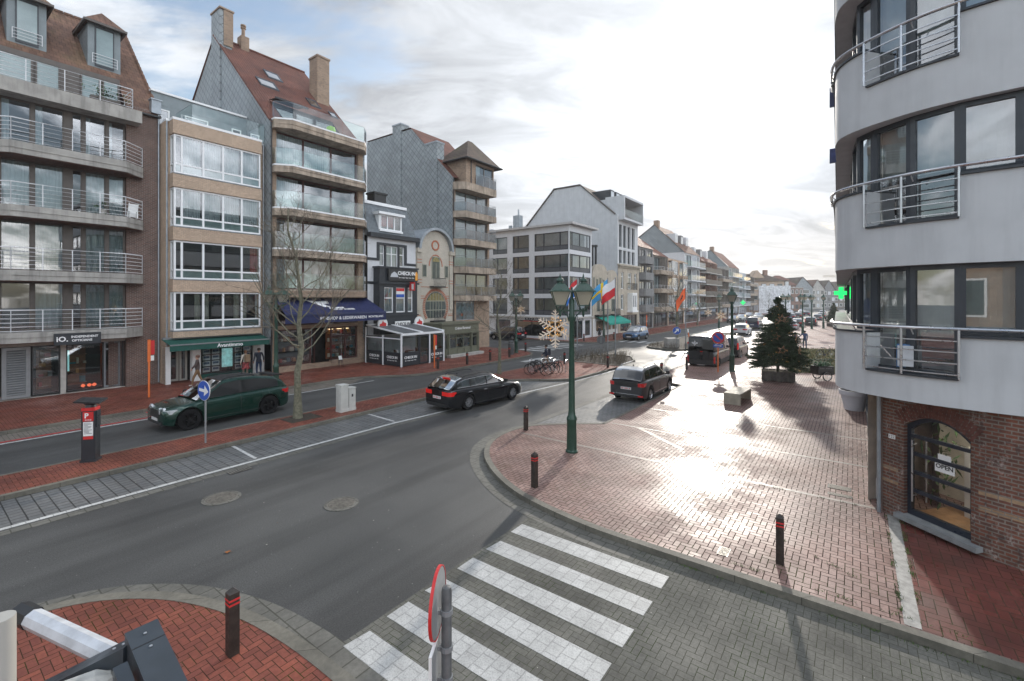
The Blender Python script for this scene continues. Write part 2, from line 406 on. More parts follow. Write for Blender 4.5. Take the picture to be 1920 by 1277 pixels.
def painted(name, col, blocks=True):
    m_, n = newmat(name); o = ocoord(n); x, y, z = n.xyz(o)
    wr = n.m('MULTIPLY', n.ramp(n.noise(o, 55., 4., .75), .36, .56, .66, 1.), n.ramp(n.noise(o, 1.7, 6., .7), .34, .6, .80, 1.))
    b = n.n('ShaderNodeTexBrick', i_Vector=n.comb(x, y, 0.), i_Color1=col, i_Color2=tuple(q * .9 for q in col), i_Mortar=(.36, .36, .35), i_Scale=1., i_Mortar_Size=.010, i_Brick_Width=.22, i_Row_Height=.22 if blocks else 9.)
    c = n.vm('MULTIPLY', b.outputs[0], n.comb(wr, wr, wr))
    finish(n, c, .6, 0, .4, n.m('SUBTRACT', 1., b.outputs['Fac']), .2, .004)
    return m_
LINE = painted('white_road_paint', (.62, .62, .60))
ZEBRA = painted('zebra_paint', (.52, .52, .505))
REDLINE = mat('red_road_paint', (.42, .035, .035), .6, var=.25, scale=6)
EARTH = mat('bed_earth', (.045, .034, .024), .95, var=.35, scale=6, bump=.8, bscale=14)

struct('road', MB().quad((-300, -300, 0), (900, -300, 0), (900, 500, 0), (-300, 500, 0)), ASPH)
def band(pts, wid, z0, z1, side=1):
    """strip of a given width to one side of a polyline; z1>z0 gives it a body"""
    mb = MB(); n = len(pts); L_, R_ = [], []
    for i, p in enumerate(pts):
        a = Vector(pts[max(i - 1, 0)]); b = Vector(pts[min(i + 1, n - 1)]); d = (b - a).normalized()
        nn = Vector((-d.y, d.x)) * side
        L_.append(Vector(p)); R_.append(Vector(p) + nn * wid)
    for i in range(n - 1):
        a, b, c, d = L_[i], L_[i + 1], R_[i + 1], R_[i]
        mb.quad((a.x, a.y, z1), (b.x, b.y, z1), (c.x, c.y, z1), (d.x, d.y, z1))
        if z1 - z0 > .02:
            mb.quad((a.x, a.y, z0), (b.x, b.y, z0), (b.x, b.y, z1), (a.x, a.y, z1))
            mb.quad((d.x, d.y, z0), (c.x, c.y, z0), (c.x, c.y, z1), (d.x, d.y, z1))
    if z1 - z0 > .02:
        for a, d in ((L_[0], R_[0]), (L_[-1], R_[-1])): mb.quad((a.x, a.y, z0), (d.x, d.y, z0), (d.x, d.y, z1), (a.x, a.y, z1))
    return mb
def flat(poly, z):
    mb = MB(); mb.add([(p[0], p[1], z) for p in poly], [tuple(range(len(poly)))]); return mb
def smooth_pts(pts, n=6):
    out = []
    for i in range(len(pts) - 1):
        p0, p1, p2, p3 = (Vector(pts[max(i - 1, 0)]), Vector(pts[i]), Vector(pts[i + 1]), Vector(pts[min(i + 2, len(pts) - 1)]))
        for q in range(n):
            t = q / n
            out.append(tuple(.5 * ((2 * p1) + (p2 - p0) * t + (2 * p0 - 5 * p1 + 4 * p2 - p3) * t * t + (3 * p1 - p0 - 3 * p2 + p3) * t ** 3)))
    out.append(tuple(pts[-1])); return out
KZ, SZ = .125, .118
# far (left) pavement
fk = [(-40, 25.15), (16.4, 25.15), (17.8, 24.6), (19.8, 22.9), (21, 22.5), (30.5, 22.35)] + smooth_pts([(30.5, 22.35), (33.2, 22.7), (35.0, 24.2), (35.6, 26.5)], 5)[1:] + [(35.6, 60)]
struct('pavement', flat(fk + [(-40, 60)], SZ), WALKR)
struct('kerb', band(fk, .16, 0, KZ, -1), KERB)
struct('gutter', band([(p[0], p[1]) for p in fk[:-1]], .16, 0, .004, 1), KERB) if False else None
# far parking strip beyond the inner carriageway, its red and white edge lines
struct('parking_bay', flat([(-40, 23.62), (16.0, 23.62), (17.6, 24.6), (16.4, 25.14), (-40, 25.14)], .004), PARKF)
struct('road_marking', band([(-40, 23.42), (17.5, 23.42)], .14, 0, .005, 1), LINE)
struct('road_marking', band([(-40, 23.66), (7.2, 23.66)], .17, 0, .008, 1), REDLINE)
struct('road_marking', flat([(6.6, 23.9), (7.15, 23.9), (7.15, 25.1), (6.6, 25.1)], .008), REDLINE)
# median with the ticket machine, sign and tree
md = [(-40, 17.05), (21.6, 17.0)] + smooth_pts([(21.6, 17.0), (22.9, 16.0), (23.9, 14.6), (24.9, 13.75)], 4)[1:] + [(29.2, 13.6), (31.3, 13.45), (31.3, 18.55), (23.0, 18.75), (-40, 18.95)]
struct('median', flat(md, SZ), WALKR)
struct('kerb', band(md[:15], .15, 0, KZ, -1), KERB)
struct('kerb', band([(31.3, 18.55), (23.0, 18.75), (-40, 18.95)], .12, 0, KZ, -1), KERB)
bed = [(31.45, 13.45), (34.8, 13.9), (36.9, 15.0), (37.3, 16.6), (36.0, 18.0), (31.45, 18.1)]
struct('flower_bed', flat(bed, .10), EARTH)
struct('kerb', band(bed + [bed[0]], .14, 0, .16, -1), KERB)
# near parking strip, white line, gutter
struct('parking_bay', flat([(-40, 14.95), (15.4, 14.85), (24.4, 13.98), (22.9, 15.9), (21.6, 16.84), (-40, 16.89)], .004), PARKG)
struct('road_marking', band([(-40, 14.80), (12, 14.72), (15.5, 14.42), (24.7, 13.45), (31, 13.2)], .15, 0, .005, 1), LINE)
struct('gutter', band([(-40, 14.42), (12, 14.38), (15.5, 14.1), (24.7, 13.15), (31, 12.9)], .28, 0, .004, 1), GUTTER)
for a in (1.25, 6.7, 12.1): struct('road_marking', flat([(a, 14.98), (a + .1, 14.98), (a + .2, 16.85), (a + .1, 16.85)], .008), LINE)
# plaza on the right of the street
pk = [(9.0, -12), (9.0, -4)] + smooth_pts([(9.0, 3.2), (9.05, 4.6), (9.35, 6.2), (9.75, 7.25), (10.4, 8.3), (11.2, 9.2), (12.2, 9.85), (13.4, 10.1), (14.6, 9.85), (15.6, 8.9), (16.5, 7.75)], 4)
pk2 = [(26.6, 7.7), (27.4, 9.6), (28.2, 10.0), (40, 9.9), (47, 9.6), (64, 9.4)]
struct('plaza', flat(pk + pk2 + [(64, 7.8), (130, 7.2), (130, -60), (9.0, -60)], SZ), PLAZA)
struct('kerb', band(pk, .17, 0, KZ, 1), KERB)
struct('kerb', band([pk[-1]] + pk2, .12, 0, KZ, 1), KERB)
struct('gutter', band(pk[3:], .62, 0, .0065, 1), GUTTER)
struct('parking_bay', flat([(14.8, 10.15), (16.62, 7.88), (26.5, 7.84), (27.3, 9.85)], .004), PARKG)
struct('gutter', band([(14.9, 10.2), (27.6, 9.95)], .28, 0, .005, 1), GUTTER)
struct('road_marking', flat([(21.3, 7.9), (21.4, 7.9), (21.4, 9.9), (21.3, 9.9)], .008), LINE)
SLABS = mat('pale_slab_line', (.19, .15, .125), .5, var=.2, scale=3, bump=.15)
for s_ in (13.55, 16.75, 19.95): struct('paving_line', flat([(s_, -.5), (s_ + .13, -.5), (s_ + .13, 7.6 if s_ > 16 else 9.7), (s_, 7.6 if s_ > 16 else 9.7)], SZ + .004), SLABS)
struct('paving_line', flat([(15.1, 4.4), (15.28, 4.4), (16.75, 6.3), (16.75, 6.6)], SZ + .005), SLABS)
struct('stone_strip', band([(9.03, -.62), (13.5, -.62)], .2, SZ, SZ + .005, -1), mat('granite_strip', (.30, .29, .27), .55, var=.25, scale=8))
WALK2 = herring('wet_red_blocks', (.165, .050, .040), (.115, .038, .032), (.05, .045, .03), .15, .04, (.22, .45), 0., .3, .25)
struct('pavement', flat([(9.03, -.83), (13.5, -.83), (12.3, -2.2), (12.1, -12), (9.03, -12)], SZ + .004), WALK2)
# side street with its zebra crossing
struct('side_street', flat([(3.2, 5.95), (8.75, 5.95), (9.4, 6.6), (9.6, -40), (3.2, -40)], .004), SIDEG)
for k_, (a, b) in enumerate([(7.88, 8.3), (7.04, 7.46), (6.22, 6.66), (5.42, 5.86), (4.62, 5.06), (3.85, 4.27)]):
    struct('zebra_stripe', flat([(a, 2.65), (b, 2.65), (b, 5.88 - .05 * (k_ % 2)), (a, 5.88)], .008), ZEBRA)
# near-left pavement
nk = [(-14, 10.5)] + smooth_pts([(.4, 10.35), (1.3, 10.15), (2.0, 9.75), (2.65, 8.9), (3.1, 7.7), (3.3, 6.4), (3.35, 5.0)], 5) + [(3.35, -2)]
struct('pavement', flat([p for p in nk] + [(3.35, -20), (-14, -20)], SZ), WALKR)
struct('kerb', band(nk, .19, 0, KZ, 1), KERB)
struct('gutter', band([(Vector(p) + Vector((.12, .12)) * 0) for p in nk], .58, 0, .0068, 1), GUTTER)
# traffic islands further up and the cross street
i3 = smooth_pts([(45.0, 13.4), (44.9, 15.0), (45.7, 16.5), (47.2, 17.2), (49, 17.3), (51, 17.3), (70, 16.9), (70.5, 15), (70, 13.3), (51, 12.7), (48, 12.7), (46.4, 12.7), (45.0, 13.4)], 5)
struct('median', flat(i3, .11), EARTH)
struct('kerb', band(i3, .16, 0, .16, 1), KERB)
struct('pavement', flat([(46.0, 60), (46.0, 27)] + smooth_pts([(46.0, 26.6), (46.6, 24.0), (48.4, 22.6), (51, 22.2)], 5) + [(200, 21.8), (200, 60)], SZ), WALKR)
struct('kerb', band([(46.0, 60), (46.0, 27)] + smooth_pts([(46.0, 26.6), (46.6, 24.0), (48.4, 22.6), (51, 22.2)], 5) + [(200, 21.8)], .15, 0, KZ, -1), KERB)
for q in range(6): struct('zebra_stripe', flat([(36.6 + q * 1.45, 23.3), (37.25 + q * 1.45, 23.3), (37.25 + q * 1.45, 26.4), (36.6 + q * 1.45, 26.4)], .006), ZEBRA)
for q in range(4): struct('zebra_stripe', flat([(50.0, 18.2 + q * 1.05), (52.6, 18.2 + q * 1.05), (52.6, 18.7 + q * 1.05), (50.0, 18.7 + q * 1.05)], .006), ZEBRA)
struct('zebra_stripe', flat([(29.6, 19.2), (32.6, 19.2), (32.6, 19.8), (29.6, 19.8)], .006), ZEBRA)
struct('zebra_stripe', flat([(29.6, 20.6), (32.6, 20.6), (32.6, 21.2), (29.6, 21.2)], .006), ZEBRA)
struct('road_marking', band([(56, 10.2), (120, 9.7)], .14, 0, .006, 1), LINE)
# iron covers and drains
IRON = mat('cast_iron', (.20, .185, .16), .5, .4, var=.3, scale=12)
def cover(s_, t_, r_, label):
    mb = MB(); mb.disc((0, 0, .006), r_, 'z', 32, .012); 
    for q in range(-5, 6):
        y_ = q * r_ / 6.2; x_ = math.sqrt(max(r_ * r_ * .8 - y_ * y_, .001)); mb.box(-x_, y_ - .012, .012, x_, y_ + .012, .02)
    o = mb.build('manhole_cover', IRON, loc=P(s_, t_), rot=TH); tag(o, label, 'manhole cover', 'round iron covers in the road')
    ring = MB(); ring.loft([[(rr * math.cos(a), rr * math.sin(a), zz_) for a in [q * math.pi / 16 for q in range(32)]] for rr, zz_ in ((r_, .004), (r_, .016), (r_ + .07, .012), (r_ + .07, .002))], caps=False)
    ring.build('rim', GUTTER, o)
cover(4.9, 12.7, .36, 'round iron manhole cover nearest the white parking line')
cover(6.5, 10.0, .33, 'round iron manhole cover out in the open road')
def grate(s_, t_, lx, ly, label, z=.005):
    mb = MB(); mb.box(-lx / 2, -ly / 2, 0, lx / 2, ly / 2, .004, 0)
    for q in range(9): mb.box(-lx / 2 + (q + .2) * lx / 9, -ly / 2 + .02, .004, -lx / 2 + (q + .75) * lx / 9, ly / 2 - .02, .009, 1)
    tag(mb.build('drain_grate', [BLACKM, IRON], loc=P(s_, t_, z), rot=TH), label, 'drain')
grate(6.0, 14.28, .62, .26, 'slotted gutter drain beside the white parking line')
grate(14.55, .28, .30, .5, 'slotted drain grate in the plaza near the brick corner', SZ)
grate(14.0, .26, .18, .5, 'small square drain lid in front of the slotted plaza drain', SZ)
grate(9.55, 2.0, .34, .2, 'muddy drain grate near the side street kerb', SZ)
# ---------------------------------------------------------------- facade helpers
def T_(x, y=0, z=0): return Matrix.Translation((x, y, z))
def win(root, M, x0, x1, z0, z1, y, cols=1, tr=(), fm=DFRAME, fw=.06, curt=None, gl=GLASS, fd=.08, name='window', span=None, amp=.022):
    f = MB(M)
    f.box(x0, y, z0, x1, y + fd, z0 + fw); f.box(x0, y, z1 - fw, x1, y + fd, z1)
    f.box(x0, y, z0 + fw, x0 + fw, y + fd, z1 - fw); f.box(x1 - fw, y, z0 + fw, x1, y + fd, z1 - fw)
    cs = [x0 + (x1 - x0) * q / cols for q in range(1, cols)] if isinstance(cols, int) else cols
    for c in cs: f.box(c - fw * .6, y + .003, z0 + fw, c + fw * .6, y + fd - .003, z1 - fw)
    for t in tr: f.box(x0 + fw, y + .006, t - fw * .5, x1 - fw, y + fd - .006, t + fw * .5)
    fr = f.build(name, fm, root)
    MB(M).quad((x0 + fw * .5, y + fd * .5, z0 + fw * .5), (x1 - fw * .5, y + fd * .5, z0 + fw * .5), (x1 - fw * .5, y + fd * .5, z1 - fw * .5), (x0 + fw * .5, y + fd * .5, z1 - fw * .5)).build('pane', gl, fr)
    if curt:
        a, b = span or (x0 + .03, x1 - .03)
        c = MB(M); n = max(4, int((b - a) / .045)); pts = []
        for q in range(n + 1):
            pts.append((a + (b - a) * q / n, y + fd + .10 + amp * math.sin(q * 1.9) + amp * .6 * math.sin(q * .7)))
        for q in range(n): c.quad((*pts[q], z0), (*pts[q + 1], z0), (*pts[q + 1], z1), (*pts[q], z1))
        c.build('curtain', curt, fr, smooth=True)
    return fr
def rail(root, M, pts, z0, z1, n, mt, step=1.1, r=.02, rt=.028, name='railing', tilt=0.):
    f = MB(M); pts = [Vector((p[0], p[1], 0)) for p in pts]
    for q in range(n):
        z = z0 + (z1 - z0) * q / (n - 1); rr = rt if q == n - 1 else r * .7
        f.tube([(p.x, p.y, z) for p in pts], rr, 6)
    for a, b in zip(pts[:-1], pts[1:]):
        L = (b - a).length; k = max(1, round(L / step))
        for q in range(k + 1):
            p = a.lerp(b, q / k); f.tube([(p.x, p.y, z0 - .05), (p.x, p.y, z1)], r, 6)
    return f.build(name, mt, root)
def balustrade(root, M, pts, z0, z1, name='glass_balustrade', mt=None):
    f = MB(M); c = MB(M)
    for a, b in zip(pts[:-1], pts[1:]):
        L = math.hypot(b[0] - a[0], b[1] - a[1]); k = max(1, round(L / 2.1))
        for q in range(k):
            g = .012 / L; u0, u1 = q / k + g, (q + 1) / k - g
            A = [a[i] + (b[i] - a[i]) * u0 for i in (0, 1)]; B = [a[i] + (b[i] - a[i]) * u1 for i in (0, 1)]
            f.quad((*A, z0), (*B, z0), (*B, z1), (*A, z1))
            c.tube([(*A, z1), (*B, z1)], .009, 4)
    o = f.build(name, mt or GLASSB, root); c.build('edge', ZINC, o)
    return o
def gable(root, M, x, prof, th, mt, name='gable_wall'):
    """wall in the plane x with (y,z) outline"""
    return MB(M).xprism(prof, x, x + th).build(name, mt, root)
def slab(root, M, poly, z0, z1, mt, name='balcony_slab'): return MB(M).prism(poly, z0, z1).build(name, mt, root)
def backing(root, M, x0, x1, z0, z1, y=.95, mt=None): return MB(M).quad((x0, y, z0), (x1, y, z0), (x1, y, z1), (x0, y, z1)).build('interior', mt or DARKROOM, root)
def pipe(root, M, x, y, z0, z1, mt=None, r=.045): return MB(M).tube([(x, y, z0), (x, y, z1)], r, 8).build('drainpipe', mt or ZINC, root)
SHOPC = [mat('goods_' + n_, c_, .5, var=.2) for n_, c_ in (('amber', (.45, .20, .05)), ('cream', (.55, .50, .40)), ('brown', (.12, .05, .025)), ('teal', (.03, .18, .22)), ('red', (.40, .04, .03)), ('grey', (.2, .2, .2)))]
WOODW = mat('warm_shelf_wood', (.22, .085, .035), .5, var=.2, scale=6)
WARM = mat('warm_shop_light', (1, .8, .5), .5, var=0, emit=(1, .70, .38), estr=1.6)
def display(root, M, x0, x1, z0, z1, y, shelves=3, seed=1, back=None):
    rnd = random.Random(seed); f = MB(M)
    f.box(x0, y + .32, z0, x1, y + .36, z1, 0)
    for q in range(shelves):
        z = z0 + (z1 - z0) * (q + .25) / shelves; f.box(x0, y, z, x1, y + .3, z + .03, 0)
        x = x0 + .06
        while x < x1 - .1:
            w_ = rnd.uniform(.07, .26); h = rnd.uniform(.06, min(.34, (z1 - z0) / shelves * .7))
            if rnd.random() < .75: f.box(x, y + .06, z + .03, min(x + w_, x1), y + .24, z + .03 + h, 1 + rnd.randrange(6))
            x += w_ + rnd.uniform(.02, .2)
    return f.build('shop_display', [back or WOODW] + SHOPC, root)
def bld(name, label, cat, s0, T): return thing(name, label, cat, P(s0, T), TH), T_(-s0)

BRBROWN = brick('brown_brick', (.135, .060, .045), (.085, .042, .034), (.24, .21, .185))
BRBEIGE = brick('beige_brick', (.56, .40, .29), (.47, .335, .24), (.33, .28, .22), var=.12)
BRTAN = brick('tan_red_brick', (.40, .265, .175), (.27, .175, .12), (.30, .26, .21), var=.2)
BRWHITE = brick('cream_glazed_brick', (.60, .55, .46), (.53, .48, .40), (.30, .27, .23), var=.1)
BRRED = mat('red_brick_trim', (.38, .12, .06), .7, var=.15, scale=8)
BROLD = brick('old_red_brick', (.185, .064, .038), (.105, .050, .038), (.18, .155, .13), .225, .072, .013, .85, var=.4, eff=.75)
SLATEG = slate('diamond_slate', (.27, .30, .315), (.085, .095, .10), .62)
SLATEB = brick('slate_courses', (.17, .19, .205), (.12, .14, .155), (.04, .045, .05), .26, .12, .006, .5)
TILEB = tiles('brown_roof_tiles', (.21, .115, .075), (.135, .072, .05), .27, .36, moss=.2)
TILER = tiles('red_roof_tiles', (.165, .058, .038), (.125, .048, .034), .2, .2)
TILEO = tiles('orange_roof_tiles', (.20, .080, .048), (.145, .062, .042), .25, .34)
TILEM = tiles('mossy_roof_tiles', (.11, .075, .055), (.085, .06, .045), .2, .2, moss=.8)
CLAD = mat('grey_sheet_cladding', (.20, .235, .25), .5, var=.06, stain=.1)
SOFFIT = mat('wood_soffit', (.085, .032, .018), .6, var=.25, scale=6)
PANELG = mat('frosted_panel', (.36, .43, .42), .35, var=.05)
OLIVE = mat('olive_paint', (.125, .128, .088), .5, var=.08, stain=.12)
NAVY = mat('navy_canvas', (.012, .018, .075), .7, var=.12)
DGREEN = mat('green_canvas', (.008, .075, .058), .7, var=.1)
CHAR = mat('charcoal_paint', (.022, .026, .032), .5, var=.1)
CPANE = mat('curtained_pane', (.26, .33, .34), .06, var=.10, scale=1.2)
DIMG = glass('dim_window_glass', (.8, .86, .88), .04)
TEXTW = mat('white_letters', (.8, .8, .8), .5, var=0)
AGED = mat('aged_concrete_band', (.37, .30, .235), .85, var=.25, scale=1.4, bump=.25, stain=.5)
TEXTD = mat('dark_letters', (.02, .02, .022), .5, var=0)

# ================================================================ 1. grey balconies, opticians
def optician_building():
    r, M = bld('apartment_building', 'apartment block with long grey concrete balconies, white railings and an opticians at street level', 'building', 3, 32.3)
    zt = [3.4, 6.33, 9.36, 12.32, 15.28]; zb = [2.90, 5.82, 8.80, 11.72, 14.62]
    wl = MB(M)
    # upper wall between and beside the glazing
    xs = [(-2.2, -1.2), (-1.1, 0), (.6, 1.7), (1.85, 2.85), (3.0, 4.02), (4.12, 5.19), (5.48, 5.88), (5.98, 6.82), (6.92, 7.62)]
    ops = [(-9, 9.18, 0, 0)]
    wl.wall(-3, 7.64, 2.9, 14.64, .02, [(a, b, zt[k] + .05, zb[k + 1] - .04) for k in range(4) for a, b in xs], .1)
    wl.build('window_wall', BRNFRAME, r)
    for k in range(4):
        for i, (a, b) in enumerate(xs):
            if b < 2: continue
            cm = None if (i == 6) else (CURTG if k in (0, 1) else (CURT if i % 3 else None))
            if k == 0 and i == 4: cm = None
            win(r, M, a, b, zt[k] + .05, zb[k + 1] - .04, .05, 1, (), BRNFRAME, .05, cm, span=(a + .04, b - .04) if k < 3 else (a, a + .3 * (b - a)))
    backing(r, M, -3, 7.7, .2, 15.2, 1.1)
    # brick end pier
    pr = MB(M); pr.box(7.66, -.12, .1, 9.17, 9, 15.72); pr.box(7.0, .35, .1, 7.66, .6, 14.6); pr.build('brick_pier', BRBROWN, r)
    MB(M).box(-3, 1.3, .1, 7.65, 9, 15.2).build('core', BRBROWN, r) if False else None
    pipe(r, M, 9.11, -.2, .2, 15.6)
    for k in range(4):
        for x0, x1 in ((3.2, 10.4 - 3), (-2.2, 2.0)):
            poly = [(x0 - .9, .0), (x0 - .9, -.35), (x0, -1.25), (x1, -1.25), (x1 + .95, -.35), (x1 + .95, .0)]
            if k == 0: poly = [(x0 - .9, .0), (x0 - .9, -.35), (x0, -1.25), (x1, -1.25), (x1 + .95, -.35), (x1 + .95, .0)]
            sl = MB(M); sl.prism(poly, zb[k] + .02, zt[k])
            inner = [(p[0], p[1] - .03 if p[1] < -.1 else p[1]) for p in poly]
            sl.prism(inner, zb[k] + .27, zb[k] + .285)
            o = sl.build('balcony_slab', CONC, r)
            MB(M).prism([(p[0] * .995 + .02, p[1] * .93) for p in poly], zb[k] - .02, zb[k] + .018).build('soffit', SOFFIT, o)
            rp = [(x0 - .85, -.05), (x0 - .85, -.38), (x0 + .02, -1.2), (x1 - .02, -1.2), (x1 + .9, -.38), (x1 + .9, -.05)]
            rail(r, M, rp, zt[k] + .08, zt[k] + 1.06, 6, WRAIL, 1.15)
    # top terrace slab with straight front
    sl = MB(M); sl.box(-3, -.95, 14.62, 8.15, 0, 15.28); sl.box(3.35, -.955, 14.64, 3.37, -.94, 15.28); sl.build('balcony_slab', CONC, r)
    rail(r, M, [(2.4, -.2), (2.4, -.88), (7.75, -.88), (7.75, .6)], 15.36, 16.35, 6, WRAIL, 1.25)
    rail(r, M, [(-3, -.88), (1.4, -.88)], 15.36, 16.35, 6, WRAIL, 1.25)
    for a, b in ((3.0, 4.2), (4.3, 5.2), (6.0, 6.8), (6.9, 7.6), (1.6, 2.8)):
        win(r, M, a, b, 15.3, 17.15, 1.0, 1, (), BRNFRAME, .06, None, gl=CPANE)
    MB(M).box(-3, 1.12, 15.28, 7.66, 1.3, 17.4).build('terrace_wall', BRNFRAME, r)
    # roof
    rf = MB(M); k = 6.8 / 6.6
    def rz(y): return 15.7 + k * y
    rf.add([(-3, 1.45, rz(1.45)), (7.68, 1.45, rz(1.45)), (7.68, 0, rz(0)), (7.68, -.25, rz(-.25)), (9.22, -.25, rz(-.25)), (9.22, 6.6, 22.5), (-3, 6.6, 22.5)], [(0, 1, 5, 6), (1, 3, 4, 5)])
    rf.add([(9.22, 6.6, 22.5), (-3, 6.6, 22.5), (-3, 12, 17.0), (9.22, 12, 17.0)], [(0, 1, 2, 3)])
    ro = rf.build('roof', TILEB, r)
    MB(M).xprism([(0, 15.6), (6.6, 22.4), (12, 16.9), (12, 12), (0, 12)], 9.0, 9.17).build('gable_wall', BRBROWN, r)
    e = MB(M); e.box(-3, 1.2, 17.02, 7.75, 1.42, 17.2); e.tube([(-3, 1.25, 17.12), (7.72, 1.25, 17.12)], .07, 6); e.tube([(7.66, -.28, 15.42), (9.2, -.28, 15.42)], .07, 6); e.build('gutter', BLACKM, r)
    rd = MB(M)
    for q in range(28): rd.tube([(-3 + q * .44, 6.6, 22.5), (-3 + q * .44 + .4, 6.6, 22.53)], [.12, .10], 6)
    for q in range(20): rd.tube([(9.2, q * .33, rz(q * .33) + .02), (9.2, q * .33 + .31, rz(q * .33 + .31) + .05)], [.075, .095], 5)
    rd.build('ridge_tiles', TILEB, r)
    for a in (6.55, 3.45, .35):
        d = MB(M); d.box(a, 2.45, 18.15, a + 1.45, 2.6, 20.75); d.box(a, 2.6, 18.4, a + .12, 6, 20.7); d.box(a + 1.33, 2.6, 18.4, a + 1.45, 6, 20.7)
        do = d.build('dormer', CLAD, r)
        fw = MB(M); fw.box(a + .3, 2.40, 18.3, a + 1.15, 2.45, 20.55); fw.build('dormer_frame', DFRAME, do)
        g = MB(M); g.quad((a + .36, 2.385, 18.42), (a + 1.09, 2.385, 18.42), (a + 1.09, 2.385, 20.45), (a + .36, 2.385, 20.45)); g.build('pane', CPANE, do)
        t = MB(M); t.add([(a - .22, 2.1, 20.7), (a + 1.67, 2.1, 20.7), (a + 1.67, 5.6, 20.95), (a - .22, 5.6, 20.95), (a + .72, 3.0, 21.7), (a + .72, 5.9, 21.8)], [(0, 1, 4), (1, 2, 5, 4), (3, 0, 4, 5), (0, 3, 2, 1)])
        t.build('dormer_roof', TILEB, do)
        f = MB(M); f.box(a - .24, 2.06, 20.6, a + 1.69, 2.16, 20.72); f.box(a - .24, 2.16, 20.6, a - .14, 5, 20.72); f.box(a + 1.59, 2.16, 20.6, a + 1.69, 5, 20.72); f.build('dormer_fascia', BRNFRAME, do)
        rail(do, M, [(a + .18, 2.3), (a + 1.27, 2.3)], 18.45, 18.95, 4, WRAIL, 1.1, .015, .018)
    z = MB(M); z.box(8.75, -.3, 15.6, 9.2, .1, 16.35); z.box(8.7, -.35, 16.35, 9.25, .15, 16.42); z.build('rain_head', ZINC, r)
    # shopfront
    g = MB(M); g.box(-3, .1, .1, 9.1, .9, .16); g.build('threshold', CONCL, r)
    sh = MB(M); sh.box(-3, -.02, 2.68, 7.64, .2, 2.9); sh.box(5.06, -.03, .16, 5.26, .16, 2.68); sh.build('shop_surround', CONCL, r)
    win(r, M, 4.05, 5.05, .22, 2.66, .04, 1, (), BLACKM, .05, name='shop_window')
    win(r, M, 5.27, 6.75, .22, 2.66, .04, 1, (), BLACKM, .05, name='shop_window')
    win(r, M, 6.8, 7.5, .18, 2.66, .35, 1, (2.25,), ZINC, .09, name='shop_door', gl=GLASSD)
    win(r, M, 7.53, 8.1, .18, 2.66, .12, 1, (), BLACKM, .05, name='shop_window')
    lv = MB(M); lv.box(3.05, .0, .2, 3.2, .1, 2.65); lv.box(3.85, .0, .2, 4.0, .1, 2.65); lv.box(3.2, .0, 2.5, 3.85, .1, 2.65); lv.box(3.2, .0, .2, 3.85, .1, .34)
    for q in range(19): lv.xprism([(.0, .36 + q * .113), (.07, .42 + q * .113), (.075, .46 + q * .113), (.0, .40 + q * .113)], 3.2, 3.85)
    lv.build('louvre_door', GREYM, r)
    display(r, M, 4.3, 4.85, .4, 2.4, .55, 4, 3); display(r, M, 5.5, 6.2, .4, 2.4, .75, 4, 5)
    l = MB(M); l.box(5.35, .7, 1.2, 5.5, .74, 2.3); l.build('light_panel', mat('aqua_lightbox', (.5, .9, .9), .4, var=0, emit=(.5, .95, .95), estr=.25), r)
    l = MB(M)
    for x in (6.0, 6.25, 6.45): l.lathe([(.02, 0), (.09, .05), (.09, .12), (.02, .17)], (x, .5, .3), 8)
    l.build('glowing_ornament', mat('red_glow', (.8, .1, .05), .4, var=0, emit=(1, .18, .08), estr=.6), r)
    f = MB(M); f.box(4.05, .3, .18, 6.75, .9, .24); f.build('display_floor', DARKROOM, r)
    # sign
    sg = MB(M); sg.box(4.62, -1.40, 2.74, 6.34, -1.27, 3.3); so = sg.build('shop_sign', CHAR, r)
    k0 = -3
    text('iO.', .34, TEXTW, so, (4.90 + k0, -1.408, 3.01), name='lettering', bold=.008)
    text('INDEPENDENT', .150, TEXTW, so, (5.72 + k0, -1.408, 3.11), bold=.004); text('OPTICIANS', .150, TEXTW, so, (5.62 + k0, -1.408, 2.93), bold=.004)
    text('iO. INDEPENDENT OPTICIANS', .14, mat('dim_letters', (.16, .16, .16), .6, var=0), r, (5.4 - 3, .03, 2.45), bold=.002)
    # potted plant and folded chair on a balcony
    pl = MB(M)
    for q in range(70):
        c = Vector((6.55 + random.gauss(0, .16), -.75 + random.gauss(0, .13), 9.75 + random.gauss(0, .17))); d = Vector((random.gauss(0, 1), random.gauss(0, 1), random.gauss(0, 1))).normalized() * .08; e_ = d.cross(Vector((0, 0, 1))).normalized() * .03
        pl.add([c - d, c + e_, c + d, c - e_], [(0, 1, 2, 3)])
    LEAFG = mat('pot_plant_leaves', (.05, .10, .03), .6, var=.3)
    o = pl.build('potted_plant', LEAFG, None, loc=P(3, 32.3), rot=TH); tag(o, 'green potted shrub behind the rail of the second balcony up', 'plant')
    c = MB(M); c.lathe([(.12, 0), (.17, .3)], (6.55, -.75, 9.37), 10); c.build('pot', CONC, o)
    pl = MB(M)
    for q in range(160):
        c = Vector((6.7 + random.gauss(0, .33), -.45 + random.gauss(0, .16), 15.8 + random.gauss(0, .22))); d = Vector((random.gauss(0, 1), random.gauss(0, 1), random.gauss(0, 1))).normalized() * .1; e_ = d.cross(Vector((0, 0, 1))).normalized() * .03
        pl.add([c - d, c + e_, c + d, c - e_], [(0, 1, 2, 3)])
    o = pl.build('potted_plant', LEAFG, None, loc=P(3, 32.3), rot=TH); tag(o, 'bushy green plants behind the top terrace railing', 'plant')
    c = MB(M); c.box(6.1, -.6, 15.285, 7.3, -.3, 15.6); c.build('planter_box', BRNFRAME, o)
    ch = MB(M)
    for x in (7.55, 7.95): ch.tube([(x, -.7, 9.37), (x + .15, -.5, 10.25)], .022, 5)
